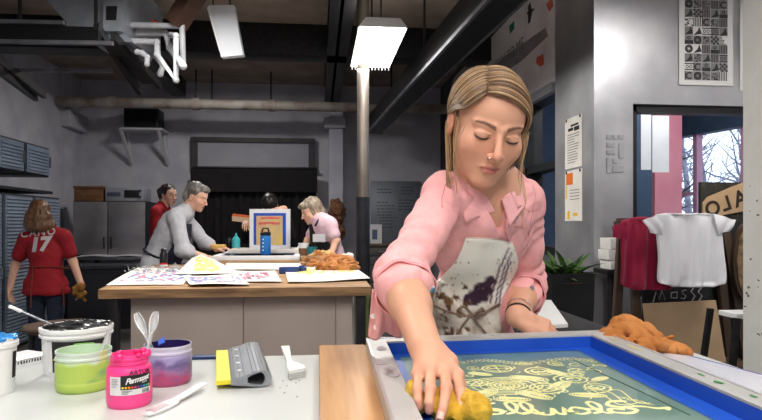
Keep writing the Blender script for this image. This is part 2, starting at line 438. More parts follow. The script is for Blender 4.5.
    b = MB(); b.box((.10, 0, 3.1), (.32, 9.4, 3.13)).box((.19, 0, 3.1), (.22, 9.4, CEIL)).box((.10, 0, 3.4), (.32, 9.4, CEIL))
    struct('beam', b, black_steel)
    struct('beam', MB().box((-3.6, 3.0, 3.15), (1.96, 3.2, CEIL), .01), black_steel)
    struct('beam', MB().box((-2.2, -1.5, 3.2), (-2.0, 9.4, CEIL), .01), black_steel)
    # steel tray hung along the right
    p0 = V(1.16, 3.0, 2.6); p1 = V(.83, 8.9, 2.6)
    tr = thing('cable_duct', 'long black steel duct hung below the ceiling, running back above the woman', 'duct', p0)
    side = (p1 - p0).normalized().cross(UP)
    MB().beam(p0 + UP * .12, p1 + UP * .12, .20, .24).build('duct_body', black_steel, tr)
    for s in (-1, 1):
        MB().beam(p0 + side * s * .11 + UP * .01, p1 + side * s * .11 + UP * .01, .025, .03).build('edge_rail', grey_steel, tr)
    for t in (.15, .45, .75): MB().cyl(p0.lerp(p1, t) + UP * .24, p0.lerp(p1, t) + UP * (CEIL - 2.6), .012, n=8).build('hanger_rod', black_steel, tr)
    # posts and columns
    pc = W(363, 200, 5.5)
    po = thing('pole', 'round steel pole rising to the ceiling behind the lamp', 'pole', (pc.x, pc.y, 0))
    MB().cyl((pc.x, pc.y, 1.5), (pc.x, pc.y, 3.42), .055, n=32).build('upper_tube', M('scuffed steel pole', S(96, 88, 82), S(130, 122, 114), 6, .4, metal=.6, stretch=(1, 1, .3)), po)
    MB().cyl((pc.x, pc.y, 0), (pc.x, pc.y, 1.5), .062, n=32).build('lower_tube', M('dark lower pole', S(40, 42, 46), S(54, 56, 62), 6, .35, metal=.6), po)
    MB().box((pc.x - .12, pc.y - .12, 0), (pc.x + .12, pc.y + .12, .012), .004).build('base_plate', black_steel, po)
    colw = M('chipped white column paint', S(226, 226, 220), S(232, 232, 228), 8, .6, bump=.5, bscale=14, bdist=.006)
    q = W(742.5, 300, 2.75)
    struct('column', MB().box((q.x, q.y - .5, 0), (q.x + .5, q.y, CEIL), .008), colw)
    fk = MB()
    r2 = random.Random(3)
    for _ in range(26):
        zz = r2.choice([r2.uniform(.75, .98), r2.uniform(.95, 1.5)]); yy = q.y - r2.uniform(.01, .22); s_ = r2.uniform(.002, .006)
        fk.prism([(q.x - .0006, yy + s_ * 2 * r2.uniform(.5, 1.4) * math.cos(a), zz + s_ * r2.uniform(.4, 1.5) * math.sin(a)) for a in [k * PI / 3 for k in range(6)]], (.0012, 0, 0))
    fk.build('paint_wear', M('grey chip', S(110, 105, 98)), bpy.data.objects['column'])['kind'] = 'stuff'
    # white pilasters on the back wall
    def pil(px0, px1, y, zc0, zc1, cpx0, cpx1):
        a, c = onY(px0, 150, y), onY(px1, 150, y); b = MB().box((a.x, y, 0), (c.x, 9.5, CEIL), .005)
        a, c = onY(cpx0, zc0, y - .06), onY(cpx1, zc1, y - .06)
        b.box((a.x, y - .06, c.z), (c.x, 9.5, a.z), .02)
        struct('column', b, wall_m)
    pil(329, 343, 9.2, 117, 128, 324, 346)
    pil(47, 64, 8.9, 108, 126, 39, 70)
    # round pipe along the back wall with its brackets
    PY = 8.72; z = onY(240, 105, PY).z
    p = thing('ceiling_pipe', 'thick old painted pipe running across the back wall under the ceiling', 'pipe', (-3.5, PY, z))
    MB().cyl((-3.59, PY, z), (1.9, PY, z), .07, n=20).build('tube', pipe_m, p)
    for px in (112, 196, 272): x = onY(px, 100, PY).x; MB().cyl((x - .05, PY, z), (x + .05, PY, z), .086, n=20).build('collar', pipe_m, p)
    for px in (196, 271, 212): x = onY(px, 100, PY).x; MB().cyl((x, PY, z), (x, PY, CEIL), .012, n=8).build('hanger_rod', black_steel, p)
room()
def backwall():
    y = 9.42
    # dark frame with white panel above the black curtain
    fr = M('dark wooden frame', S(48, 46, 48), S(62, 60, 60), 10, .6)
    a, c = onY(191, 137, y), onY(315, 170, y)
    p = thing('roller_screen', 'wide pale panel in a dark frame above the black curtain', 'panel', (a.x, y, c.z))
    MB().box((a.x + .1, y, c.z), (c.x - .1, y + .05, a.z - .05)).build('panel', M('pale panel', S(148, 146, 156), S(156, 154, 164), 3, .7), p)
    MB().box((a.x, y - .04, a.z - .07), (c.x, y + .05, a.z)).build('top_rail', fr, p)
    for s in (a.x, c.x - .1): MB().box((s, y - .03, c.z), (s + .1, y + .05, a.z - .07)).build('side_post', fr, p)
    # curtain
    a, c = onY(193, 169, 9.3), onY(316, 270, 9.3)
    cur = thing('stage_curtain', 'black floor-length curtain hanging in the opening at the back', 'curtain', (a.x, 9.3, 0))
    bl = M('black cloth', S(17, 15, 17), S(25, 22, 24), 12, .9)
    wv = lambda u, v: (a.x + (c.x - a.x) * u, 9.32 + .035 * math.sin(u * 95) * (.4 + .6 * v) + .015 * math.sin(u * 41 + 1), a.z - .02 - (a.z - .06) * v)
    MB().sheet(wv, 220, 4, .006).build('cloth', bl, cur)
    MB().box((a.x - .02, 9.22, onY(250, 192, 9.25).z), (c.x + .02, 9.27, a.z)).build('valance', bl, cur)
    MB().cyl((a.x - .02, 9.36, a.z + .03), (c.x + .02, 9.36, a.z + .03), .02, n=10).build('rail', black_steel, cur)
    # dark slatted boards behind the people
    # black box on a white wall shelf
    a, c = onY(126, 110, 9.3), onY(163, 130, 9.3)
    sh = thing('wall_shelf', 'white bracketed wall shelf carrying a black box, high on the back wall', 'shelf', (a.x, 9.3, c.z))
    wb = M('white shelf paint', S(190, 190, 196), S(200, 200, 206), 6, .6)
    MB().box((a.x - .04, 9.1, c.z - .03), (c.x + .04, 9.5, c.z)).build('board', wb, sh)
    for x in (a.x - .02, c.x - .02):
        zb = onY(150, 163, 9.3).z
        MB().beam((x, 9.12, c.z - .03), (x + .05, 9.47, zb), .04, .04).beam((x + .05, 9.47, zb), (x, 9.47, c.z - .03), .04, .04, (0, 1, 0)).build('bracket', wb, sh)
    k = thing('loudspeaker', 'black box standing on the white wall shelf', 'speaker', (a.x, 9.3, c.z))
    MB().box((a.x + .02, 9.12, c.z), (c.x - .02, 9.46, a.z), .015).build('cabinet', black_paint, k)
    MB().box((a.x + .05, 9.112, c.z + .03), (c.x - .05, 9.121, a.z - .03), .003).build('grille', M('speaker cloth', S(16, 16, 17), None, rough=.95), k)
    # grey notice board with fine print by the pole
    a, c = onY(371, 181, 9.43), onY(421, 244, 9.43)
    nb = thing('notice_board', 'grey metal board with small print on the wall behind the pole', 'board', (a.x, 9.43, c.z))
    MB().box((a.x, 9.43, c.z), (c.x, 9.48, a.z), .004).build('board', M('grey board', S(118, 124, 134), S(128, 134, 144), 4, .4, metal=.4), nb)
    pr = MB(); r2 = random.Random(5)
    for (x0, y0, w, n) in ((.12, .87, .3, 2), (.62, .9, .3, 3), (.12, .66, .38, 5), (.55, .7, .35, 4), (.16, .42, .34, 4)):
        for i in range(n):
            zz = c.z + (a.z - c.z) * (y0 - i * .05); x = a.x + (c.x - a.x) * x0; xe = x + (c.x - a.x) * w * r2.uniform(.6, 1)
            while x < xe:
                l = r2.uniform(.015, .05); pr.box((x, 9.427, zz - .008), (x + l, 9.431, zz + .006)); x += l + .012
    pr.build('fine_print', M('dark print', S(60, 64, 72)), nb)['kind'] = 'stuff'
    # drawer chest and small things under the notice board
    a, c = onY(366, 246, 8.9), onY(430, 300, 8.9)
    dc = thing('drawer_chest', 'wooden chest of shallow drawers under the grey notice board', 'chest', (a.x, 9.1, 0))
    wd = M('brown wood', S(98, 80, 66), S(122, 100, 82), 6, .6, stretch=(1, 1, 6))
    MB().box((a.x, 8.9, 0), (c.x, 9.4, a.z), .008).build('body', M('dark wood', S(52, 48, 46), S(66, 60, 56), 6, .6), dc)
    MB().box((a.x - .02, 8.87, a.z), (c.x + .02, 9.42, a.z + .03), .004).build('top', wd, dc)
    for i in range(6):
        zt = a.z - .03 - i * .13
        dr = MB().box((a.x + .03, 8.885, zt - .11), (c.x - .03, 8.905, zt), .003).build('drawer', M('drawer front', S(78, 76, 76), S(90, 88, 86), 6, .5), dc)
        for f in (.25, .75):
            x = a.x + (c.x - a.x) * f; MB().box((x - .05, 8.865, zt - .065), (x + .05, 8.887, zt - .045), .004).build('handle', grey_steel, dr)
    q = onY(376, 246, 9.1)
    ic = thing('info_card', 'small white card standing on the drawer chest by the pole', 'card', (q.x, 9.1, q.z + .03))
    MB().box((q.x - .09, 9.1, q.z + .03), (q.x + .09, 9.105, q.z + .33)).build('sheet', M('white paper', S(232, 232, 232), S(240, 240, 240), 5, .8), ic)
    MB().box((q.x - .06, 9.097, q.z + .1), (q.x + .02, 9.101, q.z + .25)).build('picture', M('blue print', S(90, 110, 140)), ic)
    # brown shaggy bundles on the column
    q0, q1 = onY(337, 211, 9.0), onY(338, 231, 9.0)
    pr = []; r2 = random.Random(9)
    for (q, rx, rz) in ((q0, .15, .2), (q1, .12, .13)):
        pr.append(ell(q, (rx * .8, .1, rz * .85), k=.03))
        for i in range(30):
            a_ = r2.uniform(0, 2 * PI); b_ = r2.uniform(-1, 1); cs = math.sqrt(1 - b_ * b_)
            pr.append(ell(V(q.x + rx * .8 * cs * math.cos(a_), q.y + .1 * cs * math.sin(a_), q.z + rz * .85 * b_), r2.uniform(.025, .05), k=.01))
    o = blob('dried_bundle', pr, .012, M('curly brown fibre', S(94, 62, 44), S(150, 104, 72), 30, .9, bump=.8, bscale=60, bdist=.01), None, (q0.x, 9.2, q1.z), smooth=1)
    tag(o, 'shaggy brown bundle hanging on the white column', 'bundle')
backwall()
def leftside():
    cab_m = M('louvre cabinet steel', S(156, 170, 190), S(176, 190, 208), 4, .35, metal=.7)
    dk = M('dark cabinet steel', S(44, 48, 56), S(54, 58, 66), 6, .5, metal=.4)
    def unit(name, lab, cat, y0, y1, z0, z1, grp):
        t = thing(name, lab, cat, (-3.3, (y0 + y1) / 2, z0), grp)
        MB().box((-3.59, y0, z0), (-3.03, y1, z1), .005).build('body', dk, t)
        d = MB()
        n = int((z1 - z0 - .06) / .035)
        d.box((-3.03, y0 + .02, z0 + .02), (-3.012, y1 - .02, z1 - .02))
        for i in range(n):
            zz = z0 + .045 + i * .035; d.prism([(-3.012, y0 + .05, zz), (-2.998, y0 + .05, zz + .004), (-3.012, y0 + .05, zz + .026)], (0, y1 - y0 - .1, 0))
        do = d.build('door', cab_m, t)
        MB().box((-3.0, y1 - .06, (z0 + z1) / 2 - .06), (-2.985, y1 - .045, (z0 + z1) / 2 + .06), .004).build('handle', grey_steel, do)
        return t
    g = 'steel louvre cabinets on the left wall'
    unit('wall_cabinet', 'upper steel louvre cabinet at the left edge, nearest of its row', 'cabinet', 5.3, 6.02, 1.78, 2.11, g)
    unit('wall_cabinet', 'upper steel louvre cabinet, second along the left wall', 'cabinet', 6.04, 6.55, 1.78, 2.11, g)
    unit('wall_cabinet', 'upper steel louvre cabinet, farthest of its row', 'cabinet', 6.58, 7.15, 1.78, 2.11, g)
    for (y0, y1, s) in ((5.3, 6.12, 'lower louvre cabinet at the left edge of the picture'), (6.14, 6.75, 'lower louvre cabinet just left of the red-shirted woman'), (6.77, 7.42, 'lower louvre cabinet behind the red-shirted woman, last of its row')):
        unit('louvre_cabinet', s, 'cabinet', y0, y1, .0 if 0 else .02, 1.56, g)
    sh = MB().box((-3.59, 5.3, 1.6), (-3.05, 7.3, 1.63)); o = sh.build('shelf_board', dk, None, (-3.3, 6.3, 1.6)); tag(o, 'dark shelf board between the upper and lower louvre cabinets', 'shelf')
    # stainless double-door cabinet on a steel bench at the back left
    y = 8.35
    a, c = onY(73, 201, y), onY(146, 256, y)
    b = thing('steel_bench', 'low steel workbench at the back left under the metal cabinet', 'bench', ((a.x + c.x) / 2, y, 0))
    MB().box((a.x - .1, y - .25, c.z - .04), (c.x + .1, 9.3, c.z), .004).build('top', grey_steel, b)
    for x in (a.x, c.x): 
        for yy in (y - .2, 9.2): MB().box((x - .025, yy - .025, 0), (x + .025, yy + .025, c.z - .04)).build('leg', dk, b)
    MB().box((a.x - .02, y - .2, .3), (c.x + .02, 9.2, .33)).build('undershelf', dk, b)
    t = thing('metal_cabinet', 'wide brushed-steel cabinet with two doors at the back left', 'cabinet', ((a.x + c.x) / 2, y, c.z))
    MB().box((a.x, y, c.z), (c.x, 8.95, a.z), .006).build('body', dk, t)
    cm = M('cabinet steel', S(150, 146, 150), S(172, 168, 170), 3, .4, metal=.8)
    xm = (a.x + c.x) / 2 - .02
    for (x0, x1, h) in ((a.x + .01, xm - .006, xm - .05), (xm + .006, c.x - .01, xm + .04)):
        d = MB().box((x0, y - .02, c.z + .02), (x1, y, a.z - .01), .004).build('door', cm, t)
        MB().box((h, y - .045, c.z + .1), (h + .015, y - .019, c.z + .26), .004).build('handle', dk, d)
    q0, q1 = onY(74, 186, y), onY(103, 201, y)
    w = thing('wooden_crate', 'brown wooden box on top of the steel cabinet', 'box', (q0.x, y, a.z))
    wm = M('box wood', S(100, 66, 42), S(124, 86, 56), 5, .6, stretch=(1, 1, 5))
    MB().box((q0.x, y, a.z), (q1.x, y + .4, q0.z - .03), .005).build('body', wm, w)
    MB().box((q0.x - .01, y - .01, q0.z - .03), (q1.x + .01, y + .41, q0.z), .005).build('lid', wm, w)
    q0, q1 = onY(105, 187, y), onY(143, 201, y)
    e = thing('press_machine', 'grey appliance with dark display beside the wooden box on the steel cabinet', 'appliance', (q0.x, y, a.z))
    MB().box((q0.x, y, a.z), (q1.x, y + .4, q0.z), .015).build('body', M('grey enamel', S(132, 134, 142), S(142, 144, 152), 5, .5), e)
    MB().box((q0.x + .25, y - .008, a.z + .05), (q1.x - .05, y + .002, q0.z - .04), .004).build('display', black_paint, e)
    MB().box((q0.x + .03, y - .006, a.z + .07), (q0.x + .2, y + .002, a.z + .12), .003).build('name_plate', M('blue plate', S(70, 76, 96)), e)
    for i in range(2): MB().cyl((q1.x - .035, y + .002, a.z + .06 + i * .08), (q1.x - .035, y - .02, a.z + .06 + i * .08), .015, n=12).build('knob', black_paint, e)
    # papers on the bench
    q = onY(118, 257, y - .15)
    pp = MB().sheet(lambda u, v: (q.x - .5 + u * .95, y - .24 + v * .22, c.z + .006 + .012 * math.sin(u * 7) ** 2 + .01 * v), 16, 4, .002).build('paper_sheet', M('greyish paper', S(176, 174, 176), S(186, 184, 186), 5, .8), None, (q.x, y - .1, c.z))
    tag(pp, 'rumpled pale paper lying on the steel bench at the back left', 'paper')
    # dark box with shelf-stuff behind
leftside()
def overhead():
    # duct with vent box
    D = 4.2
    a = W(66, 27, D); c = W(105, 27, D)
    z0 = a.z
    t = thing('air_duct', 'boxy galvanised air duct under the ceiling at top left', 'duct', (a.x, a.y, z0))
    o = MB(); p = [W(24, -25, D), W(66, 22, D), W(66, 27, D), W(103, 27, D), W(103, -25, D)]
    o.prism(p, FW * .9).build('casing', galv, t, smooth=30)
    o = MB(); p = [W(103, -25, D - .05), W(103, 31, D - .05), W(121, 31, D - .05), W(127, -25, D - .05)]
    vb = o.prism(p, FW * .7).build('vent_box', galv, t)
    MB().prism([W(106, 6, D - .055), W(106, 20, D - .055), W(116, 20, D - .055), W(117, 6, D - .055)], FW * .02).build('grille', black_paint, vb)
    MB().prism([W(104, 31, D), W(122, 31, D), W(132, 42, D), W(112, 42, D)], FW * .3).build('elbow', galv, t)
    # black hanging rack: two rails across, ladder arms going down and back
    D = 4.0
    r = thing('hanging_rack', 'black steel rack hung from the ceiling at top left, under the duct', 'rack', W(60, 40, D))
    MB().prism([W(-60, 22, D), W(98, 27, D), W(98, 40, D), W(-60, 40, D)], FW * .05).build('panel', M('matt black board', S(12, 12, 13)), r)
    for (y0, y1, x1, d) in ((20, 23, 64, D - .02), (40.5, 43.5, 113, D - .03), (69, 71, 112, D + .5)):
        MB().beam(W(-60, y0, d), W(x1, y1, d), .03, .025).build('cross_rail', grey_steel, r)
    for (p0, p1) in ((W(96, 26, D), W(140, 92, D + .9)), (W(113, 36, D), W(160, 86, D + 1.1)), (W(-6, 56, D), W(44, 95, D + 1.2)), (W(-6, 66, D), W(36, 98, D + 1.2))):
        MB().beam(p0, p1, .035, .06).build('arm', black_steel, r)
    MB().prism([W(102, 45, D + .1), W(126, 45, D + .1), W(158, 84, D + 1.05), W(142, 84, D + 1.05)], UP * .02).build('tray', M('matt black board'), r)
    for px in (20, 96): MB().beam(W(px, 24, D), W(px, -60, D), .02, .02, (0, 1, 0)).build('hanger', black_steel, r)
    # white plumbing
    D = 4.3
    t = thing('pipe_cluster', 'cluster of white plastic pipes with elbows under the ceiling', 'pipes', W(150, 30, D))
    wp = M('white pipe', S(168, 170, 174), S(180, 182, 186), 5, .5)
    def run(pts, r): 
        P = [W(x, y, D + d) for (x, y, d) in pts]
        m = MB().tube(P, r, 12)
        for q in P[1:-1]: m.ball(q, r * 1.12)
        for q in (P[0], P[-1]): m.ball(q, r * 1.05)
        m.build('pipe', wp, t)
    run([(132, 25, 0), (180, 26, 0), (182, 22, 0), (183, 62, 0)], .021)
    run([(118, 33, .1), (165, 33, .1), (170, 48, .1), (183, 66, -.3)], .025)
    run([(130, 41, 0), (157, 42, 0), (157, 55, -.1), (176, 80, -.2), (176, 36, -.2), (171, 35, 0)], .021)
    run([(137, 52, 0), (142, 53, 0), (147, 57, 0), (147, 64, 0)], .02)
    run([(157, 45, .1), (158, 58, .1), (163, 66, .1), (160, 74, .1)], .023)
    run([(180, 20, 0), (180, -40, 0)], .012)
    MB().tube([W(127, -10, 4.6), W(131, 8, 4.6), W(138, 22, 4.6), (W(135, 40, 4.6)), W(130, 47, 4.6)], .011, 8).build('yellow_wire', M('ochre cable', S(196, 150, 90)), t)
    MB().ball(W(151, 21.5, 4.68), (.05, .03, .018)).build('red_valve', M('red valve', S(214, 70, 44)), t)
    MB().cyl(W(120, -6, 4.9), W(190, 2, 4.9), .075, n=16).build('fat_pipe', pipe_m, t)
    # hanging white panel
    D = 4.4
    h = thing('acoustic_panel', 'white rectangular panel hanging tilted from the ceiling', 'panel', W(225, 30, D))
    MB().prism([W(209, 5, D), W(234, 5, D), W(243, 55, D), W(221, 57, D)], FW * .06).build('panel', M('white panel', S(206, 210, 216), S(214, 218, 224), 4, .6), h)
    MB().prism([W(207, 8, D), W(209.5, 5, D), W(221.5, 57, D), W(219, 50, D)], FW * .05).build('side_flap', white_paint, h)
    for px in (213, 230): MB().cyl(W(px, 6, D + .03), W(px, -35, D + .03), .006, n=6).build('wire', black_steel, h)
    br = MB().beam(W(176, 24, 4.3), W(204, -20, 4.2), .14, .1).build('ceiling_bracket', M('rust brown steel', S(64, 42, 32), S(80, 54, 40), 8, .7), None, W(190, 5, 4.3))
    tag(br, 'rust-brown steel bracket at the ceiling beside the white panel', 'bracket')
overhead()
# ------------------------------------------------------------------ lamps
lamp_em = M('lamp diffuser', S(255, 252, 244), None, emit=(1, .97, .92), estr=9)
def fixture(c, L, w, label, power, size_y=None):
    t = thing('ceiling_or_fill_lamp', label, 'lamp', c, 'fluorescent ceiling lamps')
    x, y, z = c
    b = MB(); b.prism([(x - w / 2, y - L / 2, z), (x + w / 2, y - L / 2, z), (x + w / 2 * .7, y - L / 2, z + .07), (x - w / 2 * .7, y - L / 2, z + .07)], (0, L, 0)); b.build('housing', white_paint, t)
    MB().box((x - w / 2 + .012, y - L / 2 + .012, z - .012), (x + w / 2 - .012, y + L / 2 - .012, z - .001)).build('diffuser', lamp_em, t)
    g = MB()
    for i in range(12): g.box((x - w / 2 + .012 + i * (w - .03) / 11, y + L / 2 - .012, z - .04), (x - w / 2 + .018 + i * (w - .03) / 11, y + L / 2 - .006, z))
    g.box((x - w / 2, y + L / 2 - .012, z - .015), (x + w / 2, y + L / 2 - .004, z)); g.build('louvre', white_paint, t)
    for s in (-.35, .35): MB().cyl((x, y + s * L, z + .07), (x, y + s * L, CEIL), .008, n=6).build('hanger_rod', black_steel, t)
    ld = bpy.data.lights.new('tube_or_fill_light', 'AREA'); ld.shape = 'RECTANGLE'; ld.size = w * .9; ld.size_y = L * .95; ld.energy = power; ld.color = (1, .965, .92)
    lo = bpy.data.objects.new('tube_or_fill_light', ld); COL.objects.link(lo); lo.parent = t; lo.location = (0, 0, -.06)
    if z < 3.3 and x < 2:  # extra upward light added over the closed housing to lift the dark ceiling
        l2 = ld.copy(); l2.energy = power * .14; o2 = bpy.data.objects.new('tube_or_fill_light', l2); COL.objects.link(o2); o2.parent = t; o2.location = (0, 0, .09); o2.rotation_euler = (PI, 0, 0)
LZ = 2.73
q0 = W(368, 66, (LZ - CZ) * 600 / (HYP - 66)); q1 = W(386, 27, (LZ - CZ) * 600 / (HYP - 27))
fixture(((q0.x + q1.x) / 2, (q0.y + q1.y) / 2, LZ), (q0 - q1).length, .37, 'lit fluorescent ceiling lamp above the middle table', 30)
fixture((-.75, .55, 2.75), 1.2, .3, 'lit fluorescent ceiling lamp over the left end of the front table', 13)
fixture((.75, .35, 2.75), 1.2, .3, 'lit fluorescent ceiling lamp over the right end of the front table', 11)
fixture((.1, -.8, 2.75), 1.2, .3, 'lit fluorescent ceiling lamp behind the camera', 34)
fixture((-1.2, 7.35, 3.36), .6, .3, 'added unseen lamp behind the cross beam, brightening the back of the room', 38)  # fill lamp added out of sight to brighten the back zone
fixture((-.8, 3.3, 2.86), 1.2, .3, 'added unseen lamp above the frame, brightening the middle table and the people', 44)  # unseen lamp put in to light the middle table and people
fixture((3.0, 4.48, 3.2), .5, .3, 'added unseen lamp brightening the room behind the shop window', 40)  # invented lamp, added to lighten the dark side room
fixture((2.5, 2.35, 2.95), 1.2, .3, 'lit fluorescent ceiling lamp by the shop window, right of the frame', 46)
# ------------------------------------------------------------------ sky and daylight
w = bpy.data.worlds.new('sky'); SC.world = w; w.use_nodes = True
wn = w.node_tree; bg = wn.nodes['Background']
bg.inputs['Color'].default_value = (.72, .83, 1, 1); bg.inputs['Strength'].default_value = 2.4
SC.view_settings.view_transform = 'Standard'; SC.view_settings.look = 'None'; SC.view_settings.gamma = 1; SC.view_settings.exposure = 0
# ================================================================== middle of the room
paper_w = M('print paper', S(226, 222, 214), S(236, 233, 226), 6, .8)
TZ = .93
oak = M('worn plywood edge', S(186, 146, 104), S(120, 90, 64), 5, .6, stretch=(1, 4, 8), lo=.4, hi=.7)
def midtable():
    y0, y1 = 3.1, 4.95; x0 = onY(98, 285, y0).x; x1 = onY(371, 285, y0).x
    t = thing('print_table', 'large plywood-topped print table in the middle of the room, covered with paper', 'table', ((x0 + x1) / 2, y0, 0))
    bl_ = T(160, 263, TZ); MB().prism([V(x0, y0, TZ - .046), V(x1, y0, TZ - .046), V(x1, y1, TZ - .046), V(bl_.x, y1, TZ - .046)], UP * .046).build('tabletop', oak, t)
    a, c = onY(131, 300, y0 + .12), onY(352, 300, y0 + .12)
    beige = M('beige cabinet board', S(206, 190, 178), S(214, 198, 186), 3, .5)
    b = MB().box((a.x, y0 + .13, .1), (c.x, y1 - .2, TZ - .046)).build('cabinet', beige, t)
    MB().box((a.x, y0 + .115, .1), ((a.x + c.x) / 2 - .002, y0 + .13, TZ - .06), .003).box(((a.x + c.x) / 2 + .002, y0 + .115, .1), (c.x - .09, y0 + .13, TZ - .06), .003).box((c.x - .086, y0 + .115, .1), (c.x, y0 + .13, TZ - .06), .003).build('front_panel', beige, b)
    MB().box((a.x + .03, y0 + .18, 0), (c.x - .03, y1 - .25, .1)).build('plinth', black_paint, t)
    for x in (x0 + .06, x1 - .05):
        for y in (y0 + .05, y1 - .08): MB().box((x - .025, y - .025, 0), (x + .025, y + .025, TZ - .046), .003).build('leg', black_steel, t)
    return x0, x1, y0, y1
MX0, MX1, MY0, MY1 = midtable()
def ink(name, fn, parent, cols, seed, n, u0=.08, u1=.92, v0=.15, v1=.85, sz=.05):
    """little printed figures on a sheet"""
    r2 = random.Random(seed); bs = [MB() for _ in cols]
    for i in range(n):
        b = r2.choice(bs); u, v = r2.uniform(u0, u1), r2.uniform(v0, v1); w, h = sz * r2.uniform(.4, 1), sz * r2.uniform(.5, 1.1)
        b.sheet(lambda p, q: fn(u + (p - .5) * w, v + (q - .5) * h) + UP * .0022, 2, 2)
    for b, c in zip(bs, cols): b.build(name, c, parent, fix=False)['kind'] = 'stuff'
blue_ink = M('blue ink', S(120, 144, 200)); pink_ink = M('pink ink', S(226, 130, 160)); yel_ink = M('yellow ink', S(232, 206, 92), S(236, 222, 140), 20); dark_ink = M('plum ink', S(92, 66, 72), S(120, 90, 96), 20); red_ink = M('red ink', S(206, 84, 70))
def sheet_on(label, corners, lift, inks=None, seed=1, wob=.004, over=None, cat='paper', n=60, sz=.05, Z=TZ, **kw):
    """paper lying on a table: corners as picture points far-left, far-right, near-right, near-left"""
    P = [T(x, y, Z) for (x, y) in corners]
    def fn(u, v):
        p = (P[0] * (1 - u) + P[1] * u) * (1 - v) + (P[3] * (1 - u) + P[2] * u) * v
        z = lift + wob * (1 + math.sin(u * 5 + seed) * math.cos(v * 4 + seed * 2)) + (over(u, v) if over else 0)
        return V(p.x, p.y, Z + z)
    c = fn(.5, .5); t = thing('paper_print', label, cat, (c.x, c.y, Z + lift))
    MB().sheet(fn, 16, 12, .0012).build('sheet', paper_w, t, fix=False)
    if inks: ink('printing', fn, t, inks, seed, n, sz=sz, **kw)
    return t
g = None
sheet_on('white print with blue and pink figures on the left end of the middle table', [(138, 268), (196, 271), (183, 285.5), (106, 286)], .001, [blue_ink, pink_ink, blue_ink], 2, n=90, sz=.07)
sheet_on('white print with pink and blue figures hanging at the front edge of the middle table', [(182, 278), (238, 277), (250, 286.5), (190, 287.5)], .010, [blue_ink, pink_ink, blue_ink], 3, n=90, sz=.08)
sheet_on('bent print with a yellow design, propped up on the middle table', [(192, 266), (214, 266), (243, 276.5), (176, 276)], .012, [yel_ink], 4, n=120, sz=.09, u0=.25, u1=.75, over=lambda u, v: .075 * max(0, 1 - v) ** 1.2 * (1 - abs(u - .42) * .9), wob=.003)
sheet_on('white print with a dark red design near the centre of the middle table', [(228, 272), (275, 272), (282, 283), (232, 283)], .004, [dark_ink, pink_ink], 5, n=40, sz=.12, u0=.15, u1=.8)
sheet_on('large white sheet with yellow writing on the right end of the middle table', [(284, 268), (352, 266), (370, 281), (288, 284)], .007, [yel_ink], 6, n=70, sz=.07, v0=.3, v1=.6)
sheet_on('blank white sheet at the back of the middle table', [(226, 264), (300, 264), (306, 270), (226, 271)], .003, None, 7)
